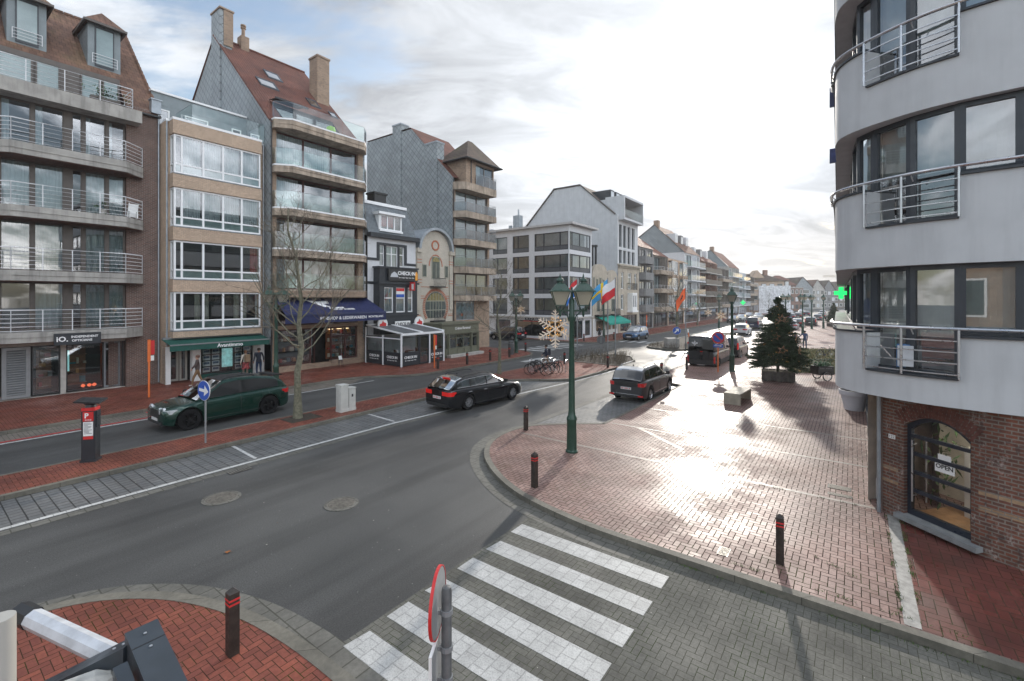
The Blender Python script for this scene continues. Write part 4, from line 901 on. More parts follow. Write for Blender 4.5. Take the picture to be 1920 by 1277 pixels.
# ================================================================ 5. art nouveau house and the olive shop in front of it
def art_nouveau_house():
    r, M = bld('town_house', 'cream brick art nouveau house with rounded zinc gable and red brick bands', 'house', 26.62, 30.0)
    cx, cz, RX, RZ = 28.86, 9.3, 1.85, 1.75; n = 20
    arc = [(cx + RX * math.cos(math.pi * q / n), cz + RZ * math.sin(math.pi * q / n)) for q in range(n + 1)]
    prof = [(26.62, .1), (31.1, .1), (31.1, 9.3)] + arc + [(26.62, 9.3)]
    MB(M).yprism(prof, 0, .4).build('wall', BRWHITE, r)
    rf = MB(M); rings = []
    for (a, ra, rz_) in ((-.35, 2.12, 2.0), (-.35, 1.88, 1.78), (6, 1.88, 1.78), (6, 2.12, 2.0)): rings.append([(cx + ra * math.cos(math.pi * q / n), a, cz + rz_ * math.sin(math.pi * q / n)) for q in range(n + 1)])
    rings.append(rings[0]); rf.loft(rings, closed=False); rf.build('arched_roof', ZINC, r, True)
    p = MB(M)
    for a, b in ((26.6, 27.15), (30.55, 31.12)): p.box(a, -.3, 9.0, b, .3, 9.35); p.box(a + .08, -.12, 4, b - .08, 0, 9.0)
    p.build('pilaster', BRWHITE, r)
    t = MB(M)
    for z in (8.35, 8.1, 6.6, 6.35, 5.2, 5.0, 3.55, 3.4):
        if z in (5.2, 5.0): t.box(26.65, -.015, z, 27.6, 0, z + .06); t.box(30.1, -.015, z, 31.08, 0, z + .06)
        else: t.box(26.65, -.135 if z > 6 else -.015, z, 27.2, -.12 if z > 6 else 0, z + .06); t.box(30.5, -.135 if z > 6 else -.015, z, 31.08, -.12 if z > 6 else 0, z + .06)
    t.box(27.2, -.015, 6.0, 30.5, 0, 6.05); t.build('red_band', BRRED, r)
    def ringblocks(c, rx, rz_, a0, a1, n_, dep, gap=.0, wd=.22, name='arch_blocks'):
        b = MB(M)
        for q in range(n_):
            A, B = R(a0 + (a1 - a0) * q / n_), R(a0 + (a1 - a0) * (q + 1 - gap) / n_); pr = []
            for ang, ex in ((A, 0), (A, wd), (B, wd), (B, 0)): pr.append((c[0] + (rx + ex) * math.cos(ang), c[1] + (rz_ + ex) * math.sin(ang)))
            b.yprism(pr, -dep, 0)
        return b.build(name, BRRED, r)
    ringblocks((28.95, 4.25), 1.32, 1.42, -42, 222, 44, .04, .45, .24)
    ringblocks((28.95, 7.9), .75, .95, 0, 180, 1 * 14, .03, 0, .09)
    ringblocks((28.9, 9.75), .33, .33, 0, 360, 20, .05, 0, .14, 'oculus')
    g = MB(M); g.yprism([(28.95 + 1.25 * math.cos(R(a)), 4.25 + 1.36 * math.sin(R(a))) for a in range(-45, 226, 9)], -.02, -.001); go = g.build('horseshoe_window', mat('dark_leaded_glass', (.06, .075, .07), .08, var=.3, scale=2), r)
    m_ = MB(M)
    for x in (28.25, 28.6, 28.95, 29.3, 29.65): m_.box(x - .025, -.045, 3.3, x + .025, -.02, 5.5)
    m_.box(27.75, -.05, 4.75, 30.15, -.045, 4.83); m_.box(27.75, -.05, 3.95, 30.15, -.045, 4.02); m_.build('glazing_bars', mat('sage_paint', (.30, .30, .24), .5, var=.05), go)
    am = MB(M); am.yprism([(28.95 + 1.1 * math.cos(R(a)), 4.45 + 1.05 * math.sin(R(a))) for a in range(20, 161, 10)], -.03, -.021); am.build('amber_panes', mat('amber_glass', (.22, .18, .07), .12, var=.3, scale=5), go)
    for a, b, z0, z1 in ((28.45, 29.45, 6.75, 8.75), (27.35, 27.85, 6.9, 8.0), (30.05, 30.5, 6.9, 8.0)):
        f = MB(M); f.box(a, -.04, z0, b, 0, z1); fo = f.build('window', mat('sage_paint', (.30, .30, .24)), r)
        MB(M).box(a + .06, -.05, z0 + .06, b - .06, -.042, z1 - .06).build('pane', MATS['dark_leaded_glass'], fo)
        if b - a > .8: MB(M).box((a + b) / 2 - .03, -.06, z0, (a + b) / 2 + .03, -.051, z1 - .6).build('bar', MATS['sage_paint'], fo); MB(M).yprism([(28.95 + .42 * math.cos(R(q)), 8.3 + .4 * math.sin(R(q))) for q in range(0, 181, 15)], -.06, -.051).build('amber_panes', MATS['amber_glass'], fo)
    for zc, wd in ((6.0, 1.5), (2.95, 1.4)):
        b = MB(M); b.box(28.95 - wd / 2, -.55, zc, 28.95 + wd / 2, 0, zc + .1)
        for q in range(13): x = 28.95 - wd / 2 + wd * q / 12; b.tube([(x, -.5, zc + .1), (x, -.62, zc + .35), (x, -.5, zc + .8)], .018, 4)
        b.tube([(28.95 - wd / 2, -.5, zc + .8), (28.95 + wd / 2, -.5, zc + .8)], .025, 5); b.build('iron_balcony', BLACKM, r)
art_nouveau_house()
def olive_shop():
    r, M = bld('tea_room', 'single storey olive green tea room front with small paned windows', 'shop', 26.7, 26.95)
    b = MB(M); b.wall(26.75, 31.3, .1, 2.9, 0, [(27.0, 27.35, .8, 2.0), (27.55, 31.1, .8, 2.02)], .12); b.box(26.7, .0, .1, 26.75, 3.0, 2.9); b.box(31.25, .001, .1, 31.3, 3.0, 2.9); b.box(26.7, .3, 2.86, 31.3, 3.0, 2.92); b.box(26.62, -.1, 2.82, 31.38, .3, 2.98); b.box(26.7, -.06, 2.05, 31.32, 0, 2.12)
    for x in (26.72, 27.42, 30.25, 31.16): b.box(x, -.07, .1, x + .14, 0, 2.05)
    for x in (27.6, 28.5, 29.4, 30.45): b.box(x, -.03, .25, x + .7, 0, .7)
    b.build('shopfront', OLIVE, r)
    win(r, M, 27.55, 30.22, .8, 2.02, .03, 3, (1.68,), OLIVE, .06, None, name='shop_window'); win(r, M, 30.4, 31.12, .8, 2.02, .03, 1, (1.68,), OLIVE, .06, None, name='shop_window'); win(r, M, 27.0, 27.35, .8, 2.0, .03, 1, (1.68,), OLIVE, .05, None, name='shop_window')
    g = MB(M)
    for q in range(24): x = 27.65 + q * .145; g.box(x, .045, 1.7, x + .02, .065, 1.98)
    g.build('glazing_bars', OLIVE, r)
    display(r, M, 27.6, 31.0, .7, 1.9, .7, 2, 21, mat('tea_room_back', (.20, .18, .15), .8)); backing(r, M, 26.8, 31.2, .1, 2.8, 1.6, MATS['tea_room_back'])
    st = MB(M); st.box(27.2, -.55, .12, 31.4, -.08, .34); st.build('bench_step', CONCL, r)
    text('Crème Karamel', .30, TEXTW, r, (29.2 - 26.7, -.012, 2.48), bold=.004)
olive_shop()

# ================================================================ 6. corner block with the turret and slate gable
def turret_block():
    r, M = bld('apartment_building', 'tan corner block with big slate hung gable and a pyramid roofed turret', 'building', 31.12, 30.0)
    zt = [5.3, 8.0, 10.6, 13.2, 15.9]; zb = [4.8, 7.4, 10.0, 12.6, 15.2]
    gp = [(.0, 9), (.0, 16.4), (1.95, 18.3), (5.7, 22.1), (13, 22.2), (13, 9)]
    gable(r, M, 31.12, gp, .2, SLATEG)
    c = MB(M); c.box(31.03, 7.25, 9, 31.11, 8.55, 22.9); c.box(31.03, 2.0, 9, 31.11, 3.6, 20.0); c.box(31.12, 7.25, 22, 32.1, 8.55, 22.9); c.box(31.12, 2.0, 18, 32.0, 3.6, 20.0); c.build('slate_pilaster', SLATEG, r)
    c = MB(M); c.box(30.98, 7.2, 22.9, 32.15, 8.6, 23.05); c.box(30.98, 1.95, 20.0, 32.05, 3.65, 20.15); c.build('chimney_cap', ZINC, r)
    rf = MB(M); rf.add([(31.05, -.1, 16.35), (36.5, -.1, 16.35), (36.5, 5.8, 22.25), (31.05, 5.8, 22.25), (36.5, 13, 22.3), (31.05, 13, 22.3)], [(0, 1, 2, 3), (3, 2, 4, 5)]); rf.build('roof', TILER, r)
    w_ = MB(M); w_.wall(31.12, 36.5, .1, 15.9, 0, [(31.5, 36.2, zt[k], zb[k + 1]) for k in range(4)] + [(31.6, 34.2, 2.95, 4.75)], .25); w_.box(31.12, .3, .1, 31.14, 13, 9.2); w_.build('wall', BRTAN, r)
    W2 = MB(M); W2.quad((36.5, 0, .1), (36.5, 13, .1), (36.5, 13, 16), (36.5, 0, 16)); W2.build('side_wall', BRTAN, r)
    for k in range(4): win(r, M, 31.5, 36.2, zt[k], zb[k + 1], .1, 3, (), BRNFRAME, .09, CURT, span=(31.6, 36.1))
    pn = win(r, M, 31.6, 34.2, 2.95, 4.75, .06, 1, (), ZINC, .07, None)
    MB(M).quad((31.65, .13, 3.0), (34.15, .13, 3.0), (34.15, .13, 4.7), (31.65, .13, 4.7)).build('window_picture', mat('teal_window_film', (.16, .26, .28), .4, var=.55, scale=2.2), pn)
    e = MB(M); e.disc((32.5, .11, 3.45), .16, 'y', 16, .01); e.build('emblem', ORANGE, pn); text('ADAPTO', .2, TEXTW, pn, (33.2 - 31.12, .11, 3.4), bold=.002) if False else None
    backing(r, M, 31.2, 36.4, .1, 15.8, .9); pipe(r, M, 31.2, -.08, .2, 16.2, BLACKM)
    PAN = glass('smoked_panel', (.25, .25, .24), .10)
    for k in range(5):
        poly = [(31.14, 0), (31.14, -.15), (31.75, -1.15), (36.25, -1.15), (36.25, 0)]
        slab(r, M, poly, zb[k], zt[k], AGED)
        if k < 4:
            pts = [(31.2, -.1), (31.78, -1.1), (36.2, -1.1), (36.2, -.05)]
            b = balustrade(r, M, pts, zt[k] + .06, zt[k] + .85, 'smoked_balustrade', PAN)
            rail(r, M, pts, zt[k] + .05, zt[k] + 1.02, 2, ZINC, 1.1, .018, .022)
    t = MB(M); t.wall(31.95, 36.05, 15.9, 18.2, -.95, [(33.3, 35.95, 15.95, 17.9)], .15); t.box(31.95, -.949, 15.9, 31.97, 3, 18.2); t.box(36.03, -.949, 15.9, 36.05, 3, 18.2); t.box(31.97, 2.98, 16, 36.03, 3, 18.2); t.build('turret', BRTAN, r)
    win(r, M, 33.3, 35.95, 15.95, 17.9, -.88, 2, (), BRNFRAME, .09, CURT, span=(33.4, 34.2)); MB(M).quad((32, 0, 15.9), (36, 0, 15.9), (36, 0, 18.1), (32, 0, 18.1)).build('interior', DARKROOM, r)
    p = MB(M); a, b, c_, d = 31.5, 36.7, -1.45, 3.3; ap = [(33.7, .4, 20.55), (34.3, .4, 20.55)]
    p.add([(a, c_, 18.1), (b, c_, 18.1), (b, d, 18.1), (a, d, 18.1)] + ap, [(0, 1, 5, 4), (1, 2, 5), (2, 3, 4, 5), (3, 0, 4), (3, 2, 1, 0)]); p.build('turret_roof', TILEM, r)
    gt = MB(M); gt.tube([(a - .05, c_ - .05, 18.08), (b + .05, c_ - .05, 18.08), (b + .05, d, 18.08)], .08, 6); gt.tube([(a - .05, c_, 18.08), (a - .05, d, 18.08)], .08, 6); gt.tube([(32.6, -1.0, 15.9), (32.6, -1.0, 18.1)], .05, 6); gt.build('gutter', BLACKM, r)
    pts = [(33.2, -1.12), (36.22, -1.12), (36.22, -.2)]
    balustrade(r, M, pts, 15.95, 16.8, 'smoked_balustrade', PAN); rail(r, M, pts, 15.95, 16.95, 2, ZINC, 1.1, .018, .022)
turret_block()

# ================================================================ 7. white corner block with strip windows
def hairdresser_block():
    r, M = bld('office_building', 'white four storey corner block with dark strip windows wrapping round its corner', 'building', 47.2, 26.7)
    ML = Matrix.Rotation(R(-90), 4, 'Z')          # left face: x runs towards the corner, ending at 0
    zs = [(3.0, 5.06), (5.6, 7.65), (8.2, 10.3), (10.8, 12.95)]
    lops = [(-11.5, -9.1), (-8.25, -5.7), (-4.9, -.12)]
    w_ = MB(ML); w_.wall(-14, 0, .1, 13.7, 0, [(a, b, z0, z1) for a, b in lops for z0, z1 in zs] + [(-7.6, -.9, .4, 2.3), (-11, -8.6, .4, 2.3)], .2)
    w2 = MB(M); w2.wall(47.2, 53.0, .1, 13.7, 0, [(47.32, 52.7, z0, z1) for z0, z1 in zs] + [(48.1, 50.6, .15, 2.3), (51.2, 52.6, .4, 2.3)], .2)
    w_.v += w2.v; o = len(w_.v) - len(w2.v); w_.f += [tuple(i + o for i in f) for f in w2.f]; w_.mi += w2.mi
    w_.build('wall', WHITE2, r)
    c = MB(M); c.box(46.75, -.7, 13.7, 53.6, 14, 13.95); c.build('roof', mat('roof_edge', (.45, .44, .43), .7, var=.1), r)
    c = MB(M); c.box(46.9, -.3, 2.62, 53.1, 14, 2.78); c.build('canopy', CONCL, r)
    for z0, z1 in zs:
        for a, b in lops:
            f = win(r, ML, a, b, z0, z1, .06, [a + (b - a) * .28, b - (b - a) * .24] if b - a > 3 else [a + (b - a) * .32], (z0 + .55,), DFRAME, .1, (CURTG, CURTB, CURT)[(int(z0) + int(-a)) % 3], DIMG, span=(a + .15, b - .15))
            MB(ML).box(a + .08, .075, z0 + .08, b - .08, .09, z0 + .5).build('panel', mat('dark_panel', (.075, .082, .092), .4, var=.08), f)
        f = win(r, M, 47.32, 52.7, z0, z1, .06, [48.1, 50.0, 51.9], (z0 + .55,), DFRAME, .1, CURT if z0 < 9 else CURTG, DIMG, span=(48.2, 51.5)); MB(M).box(47.4, .075, z0 + .08, 52.6, .09, z0 + .5).build('panel', MATS['dark_panel'], f)
    win(r, ML, -7.6, -.9, .4, 2.3, .08, 3, (), BLACKM, .07, None, name='shop_window'); win(r, ML, -11, -8.6, .4, 2.3, .08, 2, (), BLACKM, .07, None, name='shop_window')
    win(r, M, 48.1, 50.6, .15, 2.3, .08, 2, (), BLACKM, .07, None, name='shop_window'); win(r, M, 51.2, 52.6, .4, 2.3, .08, 1, (), BLACKM, .07, None, name='shop_window')
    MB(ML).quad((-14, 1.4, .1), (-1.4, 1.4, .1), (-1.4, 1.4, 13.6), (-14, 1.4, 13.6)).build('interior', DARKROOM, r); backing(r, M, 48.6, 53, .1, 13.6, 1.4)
    text('KREATOS', .62, TEXTD, r, (-.012, 5.0, 2.48 - .02), (R(90), 0, R(-90)), bold=.015); s_ = MB(ML); s_.box(-6.6, -.01, 2.18, -3.5, 0, 2.24); s_.build('red_line', REDP, r)
    text('KREATOS', .5, TEXTD, r, (49.7 - 47.2, -.012, 2.46), bold=.012)
    ch = MB(M); ch.box(48.6, 8.2, 13.95, 49.4, 9.2, 15.9); ch.tube([(49.0, 8.6, 15.88), (49.0, 8.6, 16.7)], .12, 6); ch.build('chimney', ZINC, r); MB(M).box(48.3, 9.3, 13.95, 48.6, 9.7, 14.6).build('roof_vent', ZINC, r); MB(M).box(48.9, 13, 13.95, 49.5, 13.6, 14.5).build('roof_vent', ZINC, r)
hairdresser_block()

# ================================================================ 8. the low curved house and the tall white block
CREAM = mat('cream_stone_front', (.42, .37, .30), .8, var=.12, scale=1.5, stain=.25)
def curved_house():
    r, M = bld('town_house', 'low cream house with curved parapets and a turquoise shop awning', 'house', 53.6, 26.7)
    n = 10; prof = [(53.2, .1), (60.95, .1), (60.95, 8.2)]
    prof += [(59.3 + 1.5 * math.cos(math.pi * q / n), 8.2 + .75 * math.sin(math.pi * q / n)) for q in range(n + 1)] + [(57.6, 8.3)] + [(55.5 + 2.0 * math.cos(math.pi * q / n), 8.6 + .95 * math.sin(math.pi * q / n)) for q in range(n + 1)] + [(53.2, 8.2)]
    MB(M).yprism(prof, 0, .4).build('wall', CREAM, r); MB(M).box(53.2, .4, .1, 60.9, 8, 8.2).build('core', CREAM, r)
    for a, b, z0, z1 in ((54.2, 54.8, 5.9, 7.6), (55.1, 55.8, 5.9, 7.8), (56.1, 56.7, 5.9, 7.6), (59.0, 59.9, 5.8, 7.4), (53.35, 53.8, 6.0, 7.8), (54.4, 55.3, 3.3, 5.0), (55.8, 56.7, 3.3, 5.0), (58.9, 60.0, 3.2, 5.0)):
        f = MB(M); f.box(a, -.05, z0, b, 0, z1); fo = f.build('window', mat('sage_paint', (.3, .3, .24)), r); MB(M).box(a + .08, -.06, z0 + .08, b - .08, -.052, z1 - .08).build('pane', MATS['dark_leaded_glass'], fo)
    b = MB(M); b.box(53.8, -.7, 2.7, 57.2, 0, 2.9); b.box(58.6, -.7, 2.7, 60.5, 0, 2.9)
    for x0, x1 in ((53.8, 57.2), (58.6, 60.5)):
        for q in range(14): x = x0 + (x1 - x0) * q / 13; b.tube([(x, -.65, 2.9), (x, -.65, 3.6)], .02, 4)
        b.tube([(x0, -.65, 3.6), (x1, -.65, 3.6)], .03, 4)
    b.build('iron_balcony', BLACKM, r)
    sh = MB(M); sh.box(53.3, -.04, .1, 60.9, 0, 2.4); sh.build('shopfront', WPAINT, r); g = MB(M)
    for a, b_ in ((54.2, 56.6), (57.3, 58.6), (59.2, 60.5)): g.box(a, -.06, .8, b_, -.042, 2.1)
    g.build('shop_window', mat('warm_shop_glass', (.20, .12, .06), .1, var=.6, scale=2), r)
    aw = MB(M); aw.xprism([(-.05, 2.75), (-2.0, 1.95), (-2.0, 1.65), (-1.97, 1.65), (-1.97, 1.9), (-.05, 2.7)], 53.9, 60.9); aw.build('awning', mat('turquoise_canvas', (.005, .26, .20), .7, var=.1), r)
    text('Wok', .5, TEXTW, r, (57.5 - 53.6, -1.25, 2.33), (R(22), 0, 0), bold=.01, ex=.02) if False else None
    ch = MB(M); ch.tube([(55.6, 1.2, 8.2), (55.6, 1.2, 11.9)], .16, 8); ch.tube([(56.6, 1.2, 8.2), (56.6, 1.2, 12.0)], .16, 8); ch.lathe([(.16, 0), (.26, .1), (.26, .35)], (55.6, 1.2, 11.8), 8); ch.lathe([(.16, 0), (.26, .1), (.26, .35)], (56.6, 1.2, 11.9), 8); ch.box(55.2, .7, 8.2, 57.1, 1.8, 8.9); ch.build('flue', BLACKM, r)
curved_house()
def tall_white_block():
    r, M = bld('apartment_building', 'tall white gable block with roof loggia above a cream arched window front', 'building', 61.0, 26.7)
    gp = [(0, .1), (0, 16.9), (.9, 17.4), (5.9, 21.8), (10.4, 21.8), (17, 15.2), (17, .1)]
    gable(r, M, 61.0, gp, .3, WHITE)
    w_ = MB(M); xs = [61.5, 63.0, 64.6, 66.2]; w_.wall(61.3, 68.6, 9.9, 16.2, 0, [(x, x + 1.15, 10.1, 12.0) for x in xs] + [(x, x + 1.15, 12.4, 15.6) for x in xs], .35); w_.box(68.3, .4, .1, 68.6, 14, 16.5); w_.build('wall', WHITE, r)
    for x in xs: win(r, M, x, x + 1.15, 10.1, 12.0, .25, 1, (), DFRAME, .08, CURT, gl=GLASSD); win(r, M, x, x + 1.15, 12.4, 15.6, .25, 1, (13.3,), DFRAME, .08, None, gl=GLASSD)
    backing(r, M, 61.3, 68.4, 9.9, 16, 1.0)
    l = MB(M); l.box(61.31, -.9, 16.2, 68.6, 2, 16.5); l.box(61.3, -.9, 16.5, 61.55, 4, 19.3); l.box(68.35, -.9, 16.5, 68.6, 4, 19.3); l.box(61.3, -.9, 19.3, 68.6, 2, 19.6); l.box(61.56, 2.0, 16.5, 68.3, 2.1, 19.3); l.build('loggia', WHITE, r)
    balustrade(r, M, [(61.6, -.85), (68.3, -.85)], 16.5, 17.7); win(r, M, 61.7, 63.0, 16.55, 18.9, 1.9, 1, (), DFRAME, .09, None)
    rf = MB(M); rf.add([(60.8, .4, 17.0), (68.8, .4, 17.0), (68.8, 5.9, 21.95), (60.8, 5.9, 21.95), (68.8, 10.4, 21.95), (60.8, 10.4, 21.95), (68.8, 17, 15.3), (60.8, 17, 15.3)], [(0, 1, 2, 3), (3, 2, 4, 5), (5, 4, 6, 7)]); rf.build('roof', TILEM, r)
    e = MB(M); e.tube([(60.9, .3, 17.0), (60.9, 5.9, 21.95), (60.9, 10.4, 21.95), (60.9, 17, 15.3)], .12, 5); e.build('verge', BRNFRAME, r)
    for q in range(3):
        d = MB(M); d.box(62.6 + q * 1.9, 1.8, 19, 64.0 + q * 1.9, 5, 21.0); do = d.build('dormer', CHAR, r); MB(M).box(62.8 + q * 1.9, 1.77, 19.7, 63.8 + q * 1.9, 1.79, 20.8).build('pane', mat('pale_pane', (.5, .53, .56), .1, var=.1), do)
    f = MB(M); f.wall(61.02, 68.9, .1, 9.7, -.08, [(62.0, 63.0, 3.4, 5.6), (67.2, 68.0, 3.4, 5.6), (62.0, 63.0, 6.4, 8.8), (64.5, 65.9, 6.4, 8.8), (67.0, 68.0, 6.4, 8.8), (61.8, 68.2, .3, 2.6)], .25); f.box(60.9, -.4, 9.7, 69.0, 0, 9.95)
    for q in range(26): f.box(61.1 + q * .3, -.3, 9.4, 61.22 + q * .3, -.081, 9.7)
    f.build('cream_front', CREAM, r)
    for a, b, z0, z1 in ((62.0, 63.0, 3.4, 5.6), (67.2, 68.0, 3.4, 5.6), (62.0, 63.0, 6.4, 8.8), (64.5, 65.9, 6.4, 8.8), (67.0, 68.0, 6.4, 8.8)): win(r, M, a, b, z0, z1, .05, 1, (z1 - .6,), PVC, .09, CURT)
    win(r, M, 61.8, 68.2, .3, 2.6, .1, 4, (), BLACKM, .09, None, name='shop_window'); display(r, M, 62, 68, .3, 2.2, .7, 2, 31, DARKROOM)
    b = MB(M); b.box(64.2, -.95, 3.0, 66.4, -.08, 3.25); b.wall(64.4, 66.2, 3.25, 5.7, -.85, [(64.6, 65.2, 3.7, 5.5), (65.4, 66.0, 3.7, 5.5)], .1); b.box(64.4, -.85, 5.7, 66.2, -.08, 5.85); b.box(64.4, -.84, 3.25, 64.42, -.08, 5.7); b.box(66.18, -.84, 3.25, 66.2, -.08, 5.7); bo = b.build('bay', WPAINT, r)
    win(r, M, 64.6, 65.2, 3.7, 5.5, -.8, 1, (), PVC, .06, None); win(r, M, 65.4, 66.0, 3.7, 5.5, -.8, 1, (), PVC, .06, None)
    rail(r, M, [(64.1, -.12), (64.1, -.8), (66.4, -.8), (66.4, -.12)], 6.35, 7.25, 2, BLACKM, .14, .015, .025, 'iron_railing')
    backing(r, M, 61.2, 68.5, .2, 9.6, 1.2)
tall_white_block()
# ================================================================ white rounded corner block on the right
def rounded_block():
    S0, T0 = 13.5, -.55
    r = thing('apartment_building', 'white rounded corner block on the right with steel rails above a brick ground floor', 'building', P(S0, T0), TH)
    M = T_(-S0, -T0)
    O = smooth_pts([(11.85, -12), (11.9, -8), (11.92, -6), (11.95, -4), (12.0, -2.45), (12.2, -1.28), (12.62, -.47), (13.12, .10), (13.75, .33), (15.0, .36), (16.2, .38), (18, .42), (24, .55), (31, .7)], 6)
    def nrm(i):
        a = Vector(O[max(i - 1, 0)]); b = Vector(O[min(i + 1, len(O) - 1)]); d = (b - a).normalized(); return Vector((d.y, -d.x))
    def off(i, d): return Vector(O[i]) + nrm(i) * d
    def dep(i):
        t = O[i][1]; return .16 if t < -1.6 else (.16 + .19 * min(1, (t + 1.6) / 1.5))
    n = len(O); NA = max(i for i in range(n) if O[i][1] < -1.5); NB = max(i for i in range(n) if O[i][1] < -.15 and O[i][0] < 14)
    base = [2.9, 6.0, 9.1, 12.2]
    for k, z in enumerate(base):
        lo = z if k == 0 else z - .32; top = z + 1.35
        b = MB(M)
        for i in range(n - 1):
            notch = NA <= i < NB; tp = z + .53 if notch else top
            p, q = O[i], O[i + 1]; pi, qi = off(i, dep(i) + .06), off(i + 1, dep(i + 1) + .06)
            b.quad((*q, lo), (*p, lo), (*p, tp), (*q, tp)); b.quad((*p, tp), (*q, tp), (*qi, tp), (*pi, tp)); b.quad((*p, lo), (*pi, lo), (*qi, lo), (*q, lo)) if True else None
            if k == 0: b.quad((*pi, lo), (*off(i, 1.6), lo), (*off(i + 1, 1.6), lo), (*qi, lo))
        for i in (NA, NB):
            p = O[i]; pi = off(i, dep(i) + .06); b.quad((*p, z + .53), (*pi, z + .53), (*pi, top), (*p, top))
        b.build('facade_band', WHITE, r, R(30))
        s_ = MB(M)
        for i in range(n - 1):
            notch = NA <= i < NB; tp = z + .53 if notch else top
            if i in (NA, NB) and s_.v: s_.build('sill', DFRAME, r); s_ = MB(M)
            p, q = off(i, -.05), off(i + 1, -.05); pi, qi = off(i, dep(i)), off(i + 1, dep(i + 1))
            s_.loft([[(*p, tp + .004), (*q, tp + .004), (*qi, tp + .004), (*pi, tp + .004)], [(*p, tp + .045), (*q, tp + .045), (*qi, tp + .045), (*pi, tp + .045)]])
        s_.build('sill', DFRAME, r)
        # glazing: posts at chosen arc positions, panes between
        zt = z + 2.78 if k < 3 else z + 2.78
        idx = list(range(n - 1))
        g = MB(M); f = MB(M); c = MB(M)
        def at_t(tv, s_lim=14): return max(i for i in range(n) if O[i][1] <= tv and O[i][0] < s_lim)
        posts = sorted({0, at_t(-6.2), at_t(-4.3), 24, 28, 33, 39, 45, 52} | {i for i in range(n) if O[i][0] > 15 and i % 8 == 0} | {n - 1})
        for a, b_ in zip(posts[:-1], posts[1:]):
            zb_ = z + .58 if (a >= NA - 1 and b_ <= NB + 1) else top + .05
            P0, P1 = off(a, dep(a)), off(b_, dep(b_)); d = (P1 - P0); L = d.length; d.normalize(); nn = Vector((d.y, -d.x))
            fw = .085
            for (u0, u1, q0, q1) in ((0, fw, zb_, zt), (L - fw, L, zb_, zt), (fw, L - fw, zb_, zb_ + .07), (fw, L - fw, zt - .1, zt)):
                A, B = P0 + d * u0, P0 + d * u1
                f.loft([[(*(A), q0), (*(B), q0), (*(B + nn * .09), q0), (*(A + nn * .09), q0)], [(*(A), q1), (*(B), q1), (*(B + nn * .09), q1), (*(A + nn * .09), q1)]])
            A, B = P0 + d * .03 + nn * .045, P0 + d * (L - .03) + nn * .045
            g.quad((*B, zb_), (*A, zb_), (*A, zt), (*B, zt))
            A, B = P0 + d * .03 + nn * .22, P0 + d * (L - .03) + nn * .22; m_ = max(2, int(L / .05)); 
            cz = zb_ if (zb_ > top or k == 3) else z + 1.32 + (.25 if k == 1 else 0)
            if k == 3: continue
            for q in range(m_):
                u0, u1 = q / m_, (q + 1) / m_; w0, w1 = .008 * math.sin(q * 1.3), .008 * math.sin((q + 1) * 1.3)
                C, D = A.lerp(B, u0) + nn * w0, A.lerp(B, u1) + nn * w1; c.quad((*D, cz), (*C, cz), (*C, zt), (*D, zt))
        fo = f.build('window_strip', DFRAME, r); g.build('pane', glass('sky_glass', (.70, .78, .80), .20), fo); c.build('blind', mat('pale_roller_blind', (.58, .57, .54), .9, var=.06, scale=3), fo, True) if c.v else None
        h = MB(M); rr = [off(i, -.08) for i in range(n) if O[i][0] < 15.2]
        h.tube([(*p, z + 1.52) for p in rr], .034, 8)
        for i in (NA, (NA + NB) // 2, NB): h.tube([(*off(i, -.09), z + .56), (*off(i, -.09), z + 1.5)], .024, 6)
        for q in range(4): h.tube([(*off(i, -.09), z + .64 + q * .215) for i in range(NA, NB + 1)], .014, 6)
        for i in range(n):
            if O[i][0] < 15.2 and i % 8 == 0: h.tube([(*off(i, -.10), z + 1.52), (*off(i, .02), z + 1.38)], .012, 5)
        h.build('steel_railing', STEEL, r, True)
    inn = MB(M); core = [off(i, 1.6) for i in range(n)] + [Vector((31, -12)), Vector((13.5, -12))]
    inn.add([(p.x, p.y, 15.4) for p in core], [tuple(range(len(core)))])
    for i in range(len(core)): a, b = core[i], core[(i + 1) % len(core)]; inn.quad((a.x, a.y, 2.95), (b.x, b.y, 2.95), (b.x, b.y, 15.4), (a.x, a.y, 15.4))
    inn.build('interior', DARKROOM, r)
    rt = MB(M); cc = [Vector(p) for p in O] + [Vector((31, -12))]; rt.prism([tuple(p) for p in cc], 15.0, 15.3); rt.build('roof', WHITE, r)
    t = MB()
    t.cbox(1.2, 1.1, 6.05 - .0, .5, .1, .0001) if False else None
    t2 = MB(M); t2.box(13.05, -1.2, 4.3, 13.1, -.6, 4.34)
    # brick ground floor: chamfer with the arched door
    C0, C1 = Vector((13.5, -.55)), Vector((12.3, -1.92)); d = (C1 - C0); L = d.length; d.normalize()
    MC = Matrix(((d.x, -d.y, 0, 0), (d.y, d.x, 0, 0), (0, 0, 1, 0), (0, 0, 0, 1)))
    x0, x1, zb_, sp, rise = .46, 1.70, .30, 2.24, .27
    w_ = MB(MC); na = 14
    arc = [(x0 + (x1 - x0) * q / na, sp + rise * (1 - (2 * q / na - 1) ** 2)) for q in range(na + 1)]
    w_.quad((0, 0, .1), (x0, 0, .1), (x0, 0, sp), (0, 0, sp)); w_.quad((x1, 0, .1), (L, 0, .1), (L, 0, sp), (x1, 0, sp)); w_.quad((x0, 0, .1), (x1, 0, .1), (x1, 0, zb_), (x0, 0, zb_))
    w_.quad((0, 0, sp), (x0, 0, sp), (x0, 0, 3.0), (0, 0, 3.0)); w_.quad((x1, 0, sp), (L, 0, sp), (L, 0, 3.0), (x1, 0, 3.0))
